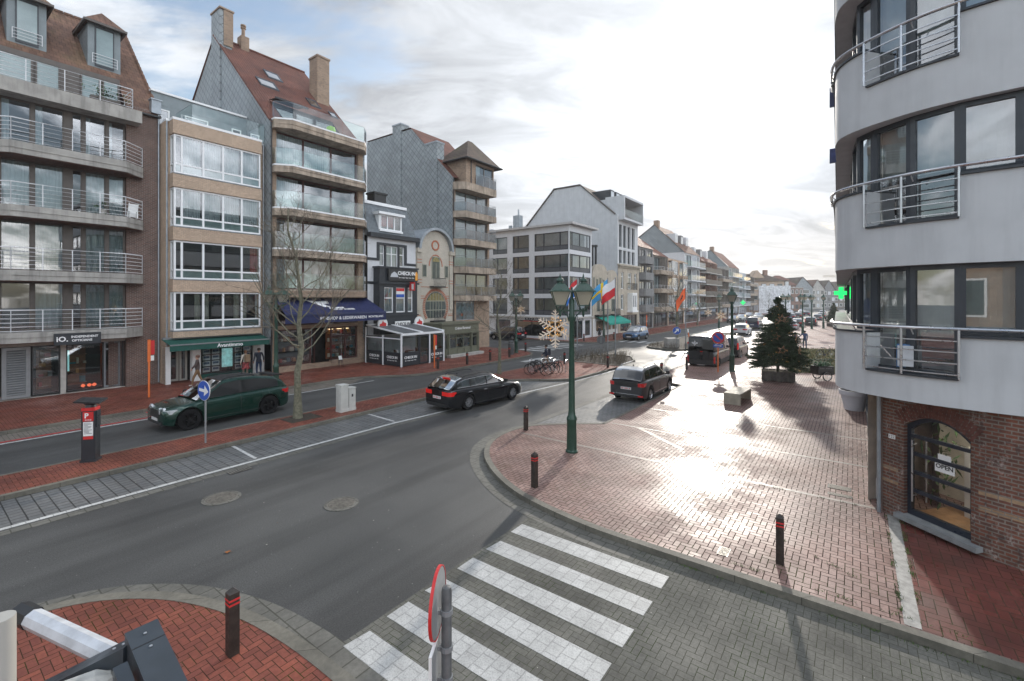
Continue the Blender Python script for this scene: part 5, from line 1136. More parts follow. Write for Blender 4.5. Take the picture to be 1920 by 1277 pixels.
    for (a, za), (b, zb2) in zip(arc[:-1], arc[1:]): w_.quad((a, 0, za), (b, 0, zb2), (b, 0, 3.0), (a, 0, 3.0)); w_.quad((a, 0, za), (a, .2, za), (b, .2, zb2), (b, 0, zb2))
    w_.quad((x0, 0, zb_), (x0, 0, sp), (x0, .2, sp), (x0, .2, zb_)); w_.quad((x1, 0, zb_), (x1, .2, zb_), (x1, .2, sp), (x1, 0, sp))
    w2 = MB(M)
    side = [(12.3, -1.92), (12.06, -2.45), (11.98, -4), (11.9, -8), (11.85, -12)]
    for a, b in zip(side[:-1], side[1:]): w2.quad((*a, .1), (*b, .1), (*b, 3.0), (*a, 3.0))
    w2.quad((14.3, -.55, .1), (13.5, -.55, .1), (13.5, -.55, 3.0), (14.3, -.55, 3.0))
    w_.v += w2.v; o_ = len(w_.v) - len(w2.v); w_.f += [tuple(i + o_ for i in f) for f in w2.f]; w_.mi += w2.mi
    w_.build('brick_wall', BROLD, r)
    v = MB(MC)
    for q in range(22):
        t_ = (q + .5) / 22; a = x0 - .03 + (x1 - x0 + .06) * t_; ang = (t_ - .5) * 1.25; z_ = sp + rise * (1 - (2 * t_ - 1) ** 2); du = Vector((math.sin(ang), math.cos(ang))); dv = Vector((du.y, -du.x)) * .024
        A = Vector((a, z_ + .005)); pr = [A - dv, A + dv, A + dv * 1.35 + du * .30, A - dv * 1.35 + du * .30]; v.yprism([tuple(p) for p in pr], -.006, .01)
    v.build('arch_bricks', mat('arch_brick', (.125, .048, .036), .85, var=.35, scale=7, bump=.4, bscale=50), r)
    BUFF = brick('buff_brick', (.33, .22, .13), (.27, .17, .10), (.2, .17, .14), .225, .085, .012)
    for z in (1.15, .86): MB(MC).box(-.004, -.006, z, x0 - .12, .01, z + .075).build('buff_brick_band', BUFF, r)
    for z in (1.28, .98):
        b2 = MB(M)
        for a, b in zip(side[:-1], side[1:]): A, B = Vector(a), Vector(b); nn = Vector(((B - A).y, -(B - A).x)).normalized() * .005; A, B = A + nn, B + nn; b2.quad((*A, z), (*B, z), (*B, z + .085), (*A, z + .085))
        b2.build('buff_brick_band', BUFF, r)
    s_ = MB(MC); s_.box(x0 - .10, -.16, .20, L + .06, .2, .30); s_.build('door_sill', STONE, r)
    dr = MB(MC); fw = .075; y0 = .10
    dr.box(x0, y0, zb_, x0 + fw, y0 + .1, sp); dr.box(x1 - fw, y0, zb_, x1, y0 + .1, sp); dr.box(x0 + fw, y0, zb_, x1 - fw, y0 + .1, zb_ + .12)
    inner = [(x0 + fw + (x1 - x0 - 2 * fw) * q / na, sp - .05 + rise * (1 - (2 * q / na - 1) ** 2)) for q in range(na + 1)]
    dr.loft([[(a[0], y0, a[1]), (a[0], y0 + .1, a[1]), (b[0], y0 + .1, b[1] - .03), (b[0], y0, b[1] - .03)] for a, b in zip(arc, inner)])
    for z in (.80, 1.20, 1.60, 1.98): dr.box(x0 + fw, y0 + .01, z, x1 - fw, y0 + .08, z + .075)
    do = dr.build('arched_door', mat('dark_navy_frame', (.018, .024, .036), .35, var=.08), r)
    g = MB(MC); pts = [(x0 + fw, zb_ + .1), (x1 - fw, zb_ + .1)] + inner[::-1]; g.add([(a, y0 + .05, z) for a, z in pts], [tuple(range(len(pts)))]); g.build('pane', glass('clear_door_glass', (.95, .96, .95), .0), do)
    h = MB(MC)
    for a, yy in ((x0 + .15, y0 - .07), (x0 + .26, y0 + .17)): h.tube([(a, yy, .62), (a, yy, 1.95)], .016, 8)
    for z in (.75, 1.85): h.tube([(x0 + .15, y0 - .07, z), (x0 + .15, y0 + .05, z)], .01, 6)
    h.build('handle', STEEL, do)
    pa = MB(MC); pa.box(x0 + .52, y0 + .03, 1.42, x0 + .88, y0 + .034, 1.66); pa.box(x0 + .58, y0 + .026, 1.68, x0 + .82, y0 + .029, 1.79); po = pa.build('paper_sign', WPAINT, do)
    e = MC.to_euler(); text('OPEN', .125, TEXTD, po, MC @ Vector((x0 + .70, y0 + .026, 1.535)), (R(90), 0, e.z), ex=.001, bold=.003)
    hn = MB(MC); hn.box(.14, -.012, 1.86, .28, .0, 1.95); ho = hn.build('house_number', WPAINT, r); text('122', .085, TEXTD, ho, MC @ Vector((.21, -.0135, 1.905)), (R(90), 0, e.z), ex=.0005)
    it = MB(MC); it.quad((-.6, 2.4, .1), (3, 2.4, .1), (3, 2.4, 3), (-.6, 2.4, 3), 0); it.quad((x0 - .2, .3, .2), (x1 + .6, .3, .2), (x1 + .6, 2.4, .2), (x0 - .2, 2.4, .2), 1); it.box(.75, 1.4, .2, 2.2, 1.5, 1.75, 0); it.box(.7, 1.36, .2, .8, 1.4, 1.7, 2); it.box(.72, 1.36, .72, 2.2, 1.395, .78, 2); it.quad((-.6, .3, .1), (-.6, 2.4, .1), (-.6, 2.4, 3), (-.6, .3, 3), 0)
    lp = MB(MC); lp.box(.8, .9, 2.86, 1.7, 1.3, 2.9); lp.build('added_fill_panel', mat('added_fill_glow', (1, .95, .85), .5, var=0, emit=(1, .92, .78), estr=9.), r)  # glowing panel added out of view to brighten the hall behind the door
    it.build('entrance_hall', [mat('hall_wall', (.68, .64, .55), .8, var=.15), mat('hall_floor', (.38, .22, .11), .6, var=.3), WPAINT], r)
    pl = MB(MC)
    for q in range(90): c = Vector((x0 + .25 + random.gauss(0, .1), .75 + random.gauss(0, .15), 1.55 + random.gauss(0, .4))); q2 = Vector((random.gauss(0, .05), random.gauss(0, .05), random.gauss(0, .07))); e2 = Vector((.025, .01, 0)); pl.add([c - q2, c + e2, c + q2, c - e2], [(0, 1, 2, 3)])
    pl.build('hall_plant', MATS['pot_plant_leaves'], r)
    dp = MB(M); dp.tube([(13.46, -.48, .1), (13.46, -.48, 2.9)], .04, 8); dp.build('drainpipe', ZINC, r)
    sf = MB(M)
    for s in (14.6, 16.6, 18.6, 20.6): sf.box(s, -.56, .1, s + .1, -.42, 2.9)
    sf.box(14.4, -.5, .1, 24, -.44, .55); sf.box(14.4, -.5, 2.6, 31, -.44, 2.9); sf.box(24, -.6, .1, 31, -.44, 2.9); sf.build('shopfront', DFRAME, r)
    wb = MB(M); wb.box(14.3, -.58, .12, 16.5, -.40, .62); wb.build('plinth', PVC, r)
    MB(M).quad((31, -.46, .55), (14.4, -.46, .55), (14.4, -.46, 2.6), (31, -.46, 2.6)).build('shop_window', GLASSD, r)
    MB(M).quad((31, -1.6, .1), (14.4, -1.6, .1), (14.4, -1.6, 2.9), (31, -1.6, 2.9)).build('interior', DARKROOM, r)
    for z in (11.15, 9.35): q = MB(M); q.box(17.9, .42, z, 18.0, .60, z + .6 if z > 10 else z + .45); q.build('projecting_sign', mat('dark_blue_sign', (.02, .03, .12), .4, var=.4, scale=4), r)
    tx = MB(M)
    for a, z0, m_ in ((12.62, 3.62, 0), (12.72, 3.55, 0), (12.45, 3.6, 1)): tx.box(a, -1.0, z0, a + .12, -.75, z0 + .42, m_)
    tx.build('folded_towels', [mat('blue_towel', (.08, .2, .42), .8), mat('white_towel', (.6, .62, .65), .8)], r)
rounded_block()
def pharmacy_cross(loc, rz, sz, label):
    b = MB(); a = sz / 2; c = sz / 6
    pr = [(-c, -a), (c, -a), (c, -c), (a, -c), (a, c), (c, c), (c, a), (-c, a), (-c, c), (-a, c), (-a, -c), (-c, -c)]
    b.yprism(pr, -.08, .08)
    o = b.build('pharmacy_sign', mat('green_light', (.01, .6, .12), .4, var=.1, emit=(.02, .95, .18), estr=.6), loc=loc, rot=rz); tag(o, label, 'sign')
    m_ = MB(); m_.box(a, -.04, -.05, a + .5, .04, .05); m_.build('bracket', GREYM, o)
pharmacy_cross(P(30, .50, 5.3), TH - R(90), .62, 'glowing green cross seen past the rounded white facade')
pharmacy_cross(P(116, 20.2, 4.1), TH - R(90), .95, 'small glowing green cross far up the left side of the street')

# ---------------------------------------------------------------- street furniture
def lantern(r, x, z, sc=1.):
    """four sided tapering glass lantern standing at z"""
    b = MB(T_(x, 0, z)); hb, ht = .15 * sc, .285 * sc; h = .42 * sc
    for sx, sy in ((1, 1), (1, -1), (-1, -1), (-1, 1)): b.tube([(sx * hb, sy * hb, 0), (sx * ht, sy * ht, h)], .014 * sc, 5)
    b.loft([[(-hb, -hb, -.03), (hb, -hb, -.03), (hb, hb, -.03), (-hb, hb, -.03)], [(-hb, -hb, 0), (hb, -hb, 0), (hb, hb, 0), (-hb, hb, 0)]])
    e = .34 * sc
    b.loft([[(-q, -q, zz_), (q, -q, zz_), (q, q, zz_), (-q, q, zz_)] for q, zz_ in ((e, h), (e, h + .035), (e * .86, h + .05), (.15 * sc, h + .24 * sc), (.10 * sc, h + .27 * sc))])
    b.lathe([(.09 * sc, h + .26 * sc), (.085 * sc, h + .32 * sc), (.13 * sc, h + .35 * sc), (.10 * sc, h + .41 * sc), (.035 * sc, h + .45 * sc), (.02, h + .54 * sc), (.0, h + .6 * sc)], (0, 0, 0), 10)
    for q in range(4):
        a = q * math.pi / 2 + math.pi / 4; b.tube([(0, 0, -.2 * sc), (.13 * math.cos(a) * sc, .13 * math.sin(a) * sc, -.13 * sc), (.19 * math.cos(a) * sc, .19 * math.sin(a) * sc, -.03)], .012, 5)
    o = b.build('lantern', GREENM, r); g = MB(T_(x, 0, z)); k = .97
    for q in range(4):
        c, s = math.cos(q * math.pi / 2), math.sin(q * math.pi / 2)
        def rt(px_, py_, pz): return (px_ * c - py_ * s, px_ * s + py_ * c, pz)
        g.add([rt(-hb * k, -hb * k, .01), rt(hb * k, -hb * k, .01), rt(ht * k, -ht * k, h), rt(-ht * k, -ht * k, h)], [(0, 1, 2, 3)])
    m_ = MATS.get('lantern_glass')
    if not m_:
        m_, n_ = newmat('lantern_glass'); tr = n_.n('ShaderNodeBsdfTranslucent', i_Color=(.75, .72, .62)); df = n_.n('ShaderNodeBsdfDiffuse', i_Color=(.55, .53, .46)); gl = n_.n('ShaderNodeBsdfGlossy', i_Roughness=.15)
        n_.n('ShaderNodeOutputMaterial', i_Surface=n_.n('ShaderNodeMixShader', i_0=.08, i_1=n_.n('ShaderNodeMixShader', i_0=.65, i_1=df, i_2=tr), i_2=gl))
    g.build('pane', m_, o)
def street_lamp(label, s, t, rz, z0=SZ, arm=.37, H=4.48):
    r = thing('street_lamp', label, 'street lamp', P(s, t, z0), rz, 'green twin lantern street lamps')
    p = MB(); p.lathe([(.20, 0), (.20, .05), (.165, .08), (.155, 1.0), (.17, 1.03), (.165, 1.08), (.12, 1.17), (.105, 1.3), (.078, H - .3), (.10, H - .26), (.10, H - .1), (.085, H - .05), (.085, H + .35), (.05, H + .4), (.03, H + .75), (.0, H + .8)], n=12); p.build('post', GREENM, r, True)
    a = MB(); a.tube([(-arm - .12, 0, H + .02), (arm + .12, 0, H + .02)], .03, 6)
    for s_ in (-1, 1): a.tube([(s_ * .08, 0, H - .32), (s_ * .14, 0, H - .14), (s_ * (arm * .8), 0, H)], .022, 6); a.lathe([(.02, -.18), (.045, -.1), (.045, .05), (.03, .1)], (s_ * arm, 0, H), 8)
    a.build('arm', GREENM, r)
    for s_ in (-1, 1): lantern(r, s_ * arm, H + .2)
    return r
street_lamp('tall green twin lantern lamp on the near plaza corner', 12.9, 7.2, 0)
lamp0 = COL.objects['street_lamp']
LL = [('green twin lantern lamp behind the bare tree and green car', (12.9, 26.2), 0.15), ('green twin lantern lamp beside the grey litter bin', (33.5, 24.4), 0.), ('green twin lantern lamp between the no parking sign and the fir tree', (33.5, 6.5), TH + .15), ('green twin lantern lamp in front of the turquoise awning', (52.5, 24.8), .5)]
for l, (s, t), rz in LL: dup(lamp0, P(s, t, SZ), rz, l)
def far_lamps():
    for i, (px, y, l) in enumerate(((1473, 628, 'far twin lantern lamp right behind the fir tree'), (1505, 626, 'far twin lantern lamp with its foot wrapped in yellow'), (1522, 617, 'far twin lantern lamp behind the car with red lights'), (1544, 616, 'far twin lantern lamp just left of the small fir tree'), (1270, 620, 'twin lantern lamp beyond the blue car'), (1348, 615, 'twin lantern lamp carrying a snowflake far up the street'))):
        Y = 861 * 4.88 / (y - 560); X = (px - 960) / 861 * Y; o = dup(lamp0, (X, Y, SZ), .3 * i, l)
far_lamps()
SNOW = mat('snowflake_tubes', (.56, .48, .40), .5, var=.1, emit=(1, .82, .6), estr=.05)
AMBER = mat('amber_fairy_light', (.8, .4, .1), .5, var=0, emit=(1, .5, .12), estr=.7)
def snowflake(loc, rz, R_, label):
    f = MB()
    for q in range(6):
        a = math.pi / 6 + q * math.pi / 3; d = Vector((math.cos(a), 0, math.sin(a)))
        f.tube([(0, 0, 0), d * R_], .022 * R_ / .62, 5)
        for u_, l_ in ((.34, .15), (.52, .22), (.70, .19), (.86, .12)):
            for s_ in (-1, 1):
                b = a + s_ * R(58); f.tube([d * R_ * u_, d * R_ * u_ + Vector((math.cos(b), 0, math.sin(b))) * R_ * l_ * 1.2], .018 * R_ / .62, 5)
    o = f.build('snowflake_decoration', SNOW, loc=loc, rot=rz); tag(o, label, 'decoration', 'lit snowflakes hung from the street lamps')
    g = MB(); rnd = random.Random(5)
    for q in range(70):
        a = rnd.uniform(0, 6.28); rr = rnd.uniform(.1, .62) * R_; c = Vector((rr * math.cos(a), .05 + rnd.uniform(0, .03), rr * math.sin(a))); e = .014 * R_ / .62; g.add([c + Vector((-e, 0, -e)), c + Vector((e, 0, -e)), c + Vector((0, 0, e)), c + Vector((0, e, 0))], [(0, 1, 2), (0, 1, 3), (1, 2, 3), (0, 2, 3)])
    g.build('fairy_lights', AMBER, o)
    h = MB()
    for q in range(6): a = q * math.pi / 3; h.tube([Vector((math.cos(b), 0, math.sin(b))) * R_ * .42 + Vector((0, .03, 0)) for b in (a, a + math.pi / 3)], .05 * R_, 4)
    h.build('gold_ring', mat('gold_tinsel', (.42, .26, .10), .6, var=.4, scale=20), o)
    m_ = MB(); m_.tube([(R_ * .62, .02, -R_ * .3), (R_ * 1.0, .05, -R_ * .32)], .012, 5); m_.build('bracket', GREYM, o)
c = P(12.9, 7.2, 0); snowflake((c.x - .52, c.y + .06, 4.03), 0, .62, 'big lit snowflake on the nearest green lamp post')
c = P(33.5, 24.4, 0); snowflake((c.x + .42, c.y, 4.0), 0, .45, 'small lit snowflake on the lamp beside the litter bin')
def far_flakes():
    for px, y, Y, R_, l in ((1352, 592, 66, .85, 'pale snowflake hung left of the no parking sign lamp'), (1328, 586, 74, .65, 'pale snowflake in front of the glass balconied white block'), (1300, 578, 70, .55, 'pale snowflake near the orange flag')):
        snowflake(((px - 960) / 861 * Y, Y, 5 - (y - 560) / 861 * Y), -.2, R_, l)
far_flakes()
def bollard(s, t, label, rot=0.):
    b = MB(); w_ = .065; b.loft([[(-w_, -w_, z), (w_, -w_, z), (w_, w_, z), (-w_, w_, z)] for z in (0, .86)] + [[(-.008, -.008, .92), (.008, -.008, .92), (.008, .008, .92), (-.008, .008, .92)]])
    o = b.build('bollard', mat('dark_stained_wood', (.030, .022, .018), .5, var=.4, scale=7, bump=.3, bscale=30), loc=P(s, t, SZ - .01), rot=TH + rot); tag(o, label, 'bollard', 'dark wooden bollards with red bands')
    g = MB()
    for z in (.70, .76): g.box(-w_ - .004, -w_ - .004, z, w_ + .004, w_ + .004, z + .026)
    g.build('red_band', REDP, o); return o
b0 = bollard(2.78, 6.85, 'dark wooden bollard on the near left brick corner')
BL = [(9.9, 6.62, 'dark wooden bollard at the curved plaza kerb above the zebra crossing'), (14.0, 9.75, 'dark wooden bollard left of the tall green lamp post'), (9.75, 1.08, 'dark wooden bollard alone in the glare near the brick door'),
      (22.6, 23.2, 'bollard against the orange pole before the glazed terrace'), (25.4, 23.0, 'bollard at the right post of the glazed terrace'), (28.1, 23.0, 'bollard in front of the olive tea room'), (30.5, 22.9, 'bollard at the right end of the olive tea room'),
      (34.7, 21.6 + 2.6, 'bollard standing between the litter bin and the cross street'), (29.9, 17.3, 'bollard behind the bicycle rack'), (30.2, 13.95, 'bollard at the tip of the brick island by the flower bed'), (28.6, 9.6, 'bollard behind the dark grey parked car'), (32.6, 9.2, 'bollard at the left rear corner of the black van'), (45.9 + 1, 24.6, 'bollard below the snowflake before the white corner block'), (51.5, 23, 'bollard right of the flagpoles by the far kerb'), (54.5, 22.6, 'bollard left of the blue car')]
for s, t, l in BL: dup(b0, P(s, t, SZ - .01), TH + random.uniform(-.1, .1), l)
def round_sign(name, label, s, t, z0, h, rad, face, rz, draw, pole=GREYM, pr=.03):
    r = thing(name, label, 'road sign', P(s, t, z0), rz)
    MB().tube([(0, 0, 0), (0, 0, h + rad * .8)], pr, 8).build('pole', pole, r)
    b = MB(); b.disc((0, -.05, h), rad, 'y', 32, .02, 0); b.disc((0, -.062, h), rad * .965, 'y', 32, .006, 1); d = b.build('sign_plate', [face[0], face[1]], r)
    draw(d, h, rad); return r
def arrow(d, h, rad, ang=0.):
    m_ = T_(0, -.068, h) @ Matrix.Rotation(-ang, 4, 'Y'); b = MB(m_); k = rad
    b.yprism([(-.74 * k, -.15 * k), (.12 * k, -.15 * k), (.12 * k, -.55 * k), (.80 * k, 0), (.12 * k, .55 * k), (.12 * k, .15 * k), (-.74 * k, .15 * k)], 0, .004); b.build('arrow', WPAINT, d)
round_sign('road_sign', 'round blue sign with white arrow pointing right on the median', 6.3, 17.6, SZ, 1.78, .335, (WPAINT, BLUEP), -.45, lambda d, h, rad: arrow(d, h, rad, -.10))
round_sign('road_sign', 'small round blue sign with arrow pointing down right on the concrete block island', 45.9, 13.9, .1, 1.75, .38, (WPAINT, BLUEP), -.35, lambda d, h, rad: arrow(d, h, rad, R(45)))
def nopark(d, h, rad):
    b = MB(); b.disc((0, -.07, h), rad * .74, 'y', 32, .006); b.build('blue_disc', BLUEP, d)
    b = MB(T_(0, -.076, h) @ Matrix.Rotation(R(45), 4, 'Y')); b.yprism([(-.8 * rad, -.11 * rad), (.8 * rad, -.11 * rad), (.8 * rad, .11 * rad), (-.8 * rad, .11 * rad)], 0, .004); b.build('red_bar', REDP, d)
    b = MB(); b.box(-.3, -.06, h - rad - .26, .3, -.045, h - rad - .04); o = b.build('sub_plate', BLUEP, d)
    b = MB(); b.box(-.22, -.064, h - rad - .17, .16, -.061, h - rad - .13); b.add([(.12, -.064, h - rad - .21), (.24, -.064, h - rad - .15), (.12, -.064, h - rad - .09)], [(0, 1, 2)]); b.build('arrow', WPAINT, o)
round_sign('road_sign', 'round red and blue no parking sign on an orange pole', 32.7, 7.2, SZ, 2.3, .40, (REDP, REDP), -.4, nopark, ORANGE, .04)
round_sign('road_sign', 'grey back of a round sign standing in the shrub bed', 34.2, 16.4, .1, 1.55, .34, (GREYM, mat('sign_back', (.12, .125, .13), .5, var=.1)), -.15, lambda d, h, rad: MB().box(-.03, -.09, h - rad * .7, .03, -.07, h + rad * .7).build('rail', GREYM, d))
def near_sign():
    X, Y = -.47, 3.3; r = thing('road_sign', 'round red rimmed sign and plate seen edge on from behind beside the zebra crossing', 'road sign', (X, Y, SZ), R(86))
    p = MB(); p.lathe([(.038, 0), (.038, 2.78), (.030, 2.81), (.0, 2.82)], n=12); p.build('pole', mat('galvanised_pole', (.13, .135, .14), .5, .4, var=.25, scale=6), r, True)
    s_ = MB(); s_.disc((0, .065, 2.70), .225, 'y', 40, .016, 0); s_.loft([[(rr * math.cos(a),   .065 + yy, 2.70 + rr * math.sin(a)) for a in [q * math.pi / 20 for q in range(40)]] for rr, yy in ((.227, -.011), (.234, -.011), (.234, .011), (.227, .011))], 1, caps=False); s_.build('sign_plate', [mat('sign_back_grey', (.30, .31, .32), .45, .3, var=.15), REDP], r)
    q = MB(); q.box(-.2, .062, 2.08, .2, .074, 2.45, 0); q.box(-.21, .058, 2.07, -.2, .078, 2.46, 1); q.box(.2, .058, 2.07, .21, .078, 2.46, 1); q.box(-.2, .058, 2.45, .2, .078, 2.46, 1); q.build('sub_plate', [MATS['sign_back_grey'], WPAINT], r)
    for z in (2.62, 2.36, 2.14):
        c = MB(); c.lathe([(.046, 0), (.046, .035)], (0, 0, z), 12); c.box(-.02, .0, z, .02, .06, z + .03); c.build('clamp', GREYM, r)
near_sign()
def ticket_machine():
    r = thing('ticket_machine', 'black parking ticket machine with red top and solar panel on the median', 'parking machine', P(3.55, 18.45, SZ), TH - .62)
    b = MB(); b.box(-.17, -.14, .02, .17, .14, 1.52); b.box(-.20, -.17, 0, .20, .17, .06); b.box(.172, -.1, 1.05, .20, .1, 1.52); b.build('cabinet', mat('anthracite_enamel', (.028, .032, .038), .35, var=.08), r)
    q = MB(); q.box(-.165, -.15, 1.525, .165, .15, 1.62); q.build('red_collar', REDP, r)
    q = MB(); q.lathe([(.14, 1.62), (.12, 1.70), (.2, 1.76)], n=12); q.add([(-.32, -.24, 1.80), (.32, -.24, 1.74), (.32, .24, 1.79), (-.32, .24, 1.85), (-.32, -.24, 1.84), (.32, -.24, 1.78), (.32, .24, 1.83), (-.32, .24, 1.89)], [(3, 2, 1, 0), (4, 5, 6, 7), (0, 1, 5, 4), (1, 2, 6, 5), (2, 3, 7, 6), (3, 0, 4, 7)]); q.build('solar_panel', BLACKM, r)
    p = MB(); p.box(-.12, -.147, .78, .12, -.142, 1.20); po = p.build('instruction_panel', WPAINT, r); l = MB(); [l.box(-.1, -.15, 1.16 - .035 * q_, .05 + .05 * math.sin(q_ * 2.3), -.148, 1.175 - .035 * q_) for q_ in range(10)]; l.build('print', GREYM, po)
    p = MB(); p.box(-.13, -.147, 1.22, .13, -.142, 1.50); po = p.build('red_plate', REDP, r); text('P', .2, TEXTW, po, (-.04, -.149, 1.38), ex=.001, bold=.006); text('ZONE', .06, TEXTW, po, (0, -.149, 1.255), ex=.001)
    p = MB(); p.box(-.12, -.147, .68, .12, -.142, .77); p.build('red_plate', [REDP], r)
ticket_machine()
def utility_cabinet():
    r = thing('utility_cabinet', 'white twin utility cabinet on the median right of the bare tree', 'cabinet', P(11.75, 17.75, SZ), TH)
    b = MB(); b.box(-.35, -.18, .12, .02, .18, 1.12); b.box(.04, -.18, .12, .38, .18, .95); b.box(-.36, -.2, 1.12, .03, .2, 1.17); b.box(.03, -.2, .95, .40, .2, 1.0); b.box(-.36, -.19, 0, .4, .19, .12); b.build('cabinet', mat('off_white_enamel', (.55, .55, .52), .5, var=.08, stain=.25), r)
    d = MB(); d.box(-.33, -.187, .18, .0, -.182, 1.06); d.box(.07, -.187, .18, .36, -.182, .9); d.box(-.02, -.195, .6, .0, -.187, .7); d.build('door', mat('cabinet_door', (.50, .50, .47), .5, var=.06), r)
    d = MB(); d.box(.17, -.192, .6, .25, -.187, .72); d.build('sticker', TEXTD, r)
utility_cabinet()
def orange_pole(s, t, h, label, z=SZ):
    r = thing('marker_pole', label, 'pole', P(s, t, z), TH); b = MB(); b.tube([(0, 0, 0), (0, 0, h)], .045, 8); b.box(-.06, -.03, h - 1.1, .06, .03, h); b.build('pole', ORANGE, r)
    q = MB(); q.box(.06, -.02, h - .75, .22, .0, h - .05, 0); q.box(.06, -.02, h - 1.05, .2, .0, h - .8, 1); q.build('sign_plate', [REDP, WPAINT], r)
orange_pole(7.55, 28.0, 2.85, 'tall orange pole with narrow signs in front of the opticians')
orange_pole(22.75, 23.7, 2.35, 'orange pole with small signs in front of the glazed terrace')
orange_pole(63.4, 23.4, 2.6, 'bright orange pole on the pavement right of the blue car')
c = MB(); c.tube([(0, 0, 0), (-.25, .1, 1.5)], .06, 8, 0); c.tube([(-.25, .1, 1.5), (-.29, .115, 1.85)], .075, 8, 1); tag(c.build('marker_post', [ORANGE, WPAINT], loc=P(47.6, 13.0, .1), rot=0), 'leaning orange post with white top by the orange flag', 'post')
b = MB(); b.lathe([(.24, 0), (.26, .05), (.26, .95), (.22, 1.0), (.22, 1.08), (.26, 1.1), (.26, 1.16), (.1, 1.22)], n=16); o = b.build('litter_bin', mat('bin_grey', (.075, .078, .08), .5, var=.15), None, True, P(32.2, 24.0, SZ)); tag(o, 'grey cylindrical litter bin beside the lamp at the cross street', 'litter bin')
def bench():
    b = MB(); b.box(-.36, -.95, .44, .36, .95, .52); b.box(-.36, -.95, 0, .36, -.83, .44); b.box(-.36, .83, 0, .36, .95, .44); b.box(-.12, -.83, .36, .12, .83, .44)
    tag(b.build('concrete_bench', mat('tan_concrete', (.38, .34, .27), .7, var=.15, bump=.2), loc=P(23.95, 4.4, SZ), rot=TH + R(86)), 'bare concrete slab bench standing in the glare of the wet plaza', 'bench')
bench()
def flower_pot():
    r = thing('plant_pot', 'big white plant pot with a cut trunk beside the rounded white block', 'plant pot', P(25.2, -.05, SZ), 0)
    b = MB(); b.lathe([(.36, 0), (.50, .66), (.55, .66), (.565, .86), (.52, .86), (.50, .74)], n=28); b.build('pot', mat('white_plastic_pot', (.62, .61, .64), .45, var=.04), r, True)
    b = MB(); b.disc((0, 0, .74), .5, 'z', 24, .02); b.build('soil', EARTH, r)
    b = MB(); b.tube([(0, 0, .7), (.03, 0, 1.0), (-.06, .05, 1.5), (-.1, .05, 2.2)], [.16, .14, .12, .11], 10); b.build('trunk', BARK, r, True)
flower_pot()
def awning_corner():
    r = thing('awning_frame', 'dark grey awning frame corner with pale roller arm just below the viewpoint', 'awning', (-1.5, 1.75, 3.0))
    def pt(px, py, Y): return ((px - 960) / 861 * Y + 1.5, Y - 1.75, 2.0 - (py - 560) / 861 * Y)
    b = MB(); A, B, C_ = Vector(pt(50, 1300, 1.72)), Vector(pt(272, 1188, 1.72)), Vector(pt(335, 1330, 1.5))
    def bar(a, c, w_, h, k=None):
        d = (c - a).normalized(); s_ = d.cross(Vector((0, 0, 1))).normalized() * w_; u_ = Vector((0, 0, h)); b.loft([[a - s_, a + s_, a + s_ - u_, a - s_ - u_], [c - s_, c + s_, c + s_ - u_, c - s_ - u_]], k)
    d1 = (B - A).normalized(); d2 = (C_ - B).normalized(); bar(A, B - d1 * .052, .042, .10); bar(B - d2 * .045, C_, .05, .105); b.build('frame', mat('slate_grey_aluminium', (.045, .055, .066), .4, .2, var=.1, scale=8), r)
    s1 = d1.cross(Vector((0, 0, 1))).normalized(); b = MB(); a_, c_ = A + s1 * .075 + Vector((0, 0, -.03)), B - d1 * .16 + s1 * .075 + Vector((0, 0, -.03)); bar(a_, c_, .018, .05); b.build('guide_rail', MATS['slate_grey_aluminium'], r)
    s2 = d2.cross(Vector((0, 0, 1))).normalized(); b = MB(); bar(B + d2 * .06 + s2 * .085 + Vector((0, 0, -.02)), C_ + s2 * .085 + Vector((0, 0, -.02)), .02, .06); b.build('guide_rail', MATS['slate_grey_aluminium'], r)
    for p in (B + d2 * .0, B + d2 * .07, B - d1 * .09, B - d1 * .13): b = MB(); b.lathe([(.0055, 0), (.0055, .003), (.003, .004)], p + Vector((0, 0, .0005)), 8); b.build('bolt', STEEL, r)
    b = MB(); q0 = B + d2 * .045; b.loft([[q0 - s2 * .0505 + d2 * k + Vector((0, 0, z)) for k, z in ((0, .0004), (.004, .0004))] + [q0 + s2 * .0505 + d2 * k + Vector((0, 0, z)) for k, z in ((.004, .0004), (0, .0004))], [q0 - s2 * .0505 + d2 * k + Vector((0, 0, .001)) for k in (0, .004)] + [q0 + s2 * .0505 + d2 * k + Vector((0, 0, .001)) for k in (.004, 0)]]); b.build('seam', BLACKM, r)
    m_ = MB(); m_.tube([pt(55, 1157, 1.95), pt(230, 1240, 1.76), pt(300, 1278, 1.70)], [.038, .038, .038], 8); m_.build('roller_arm', mat('scuffed_white_aluminium', (.52, .54, .57), .4, .1, var=.15, scale=14), r)
    m_ = MB(); m_.tube([pt(38, 1148, 1.97), pt(62, 1160, 1.945)], .043, 8); m_.tube([pt(36, 1147, 1.97), pt(26, 1160, 1.97), pt(18, 1158, 1.97)], [.03, .014, .012], 6); m_.build('end_cap', BLACKM, r)
    m_ = MB(); m_.tube([pt(120, 1320, 1.6), pt(190, 1285, 1.66), pt(215, 1263, 1.68)], [.07, .06, .02], 10); m_.build('motor_housing', mat('pale_motor_casing', (.36, .36, .34), .5, var=.25, scale=12), r)
    q = MB(); q.tube([pt(0, 1158, 1.25), pt(0, 1500, 1.25)], .031, 16); q2 = q.build('post', mat('warm_grey_tube', (.38, .37, .34), .5, var=.06), r, True)
awning_corner()
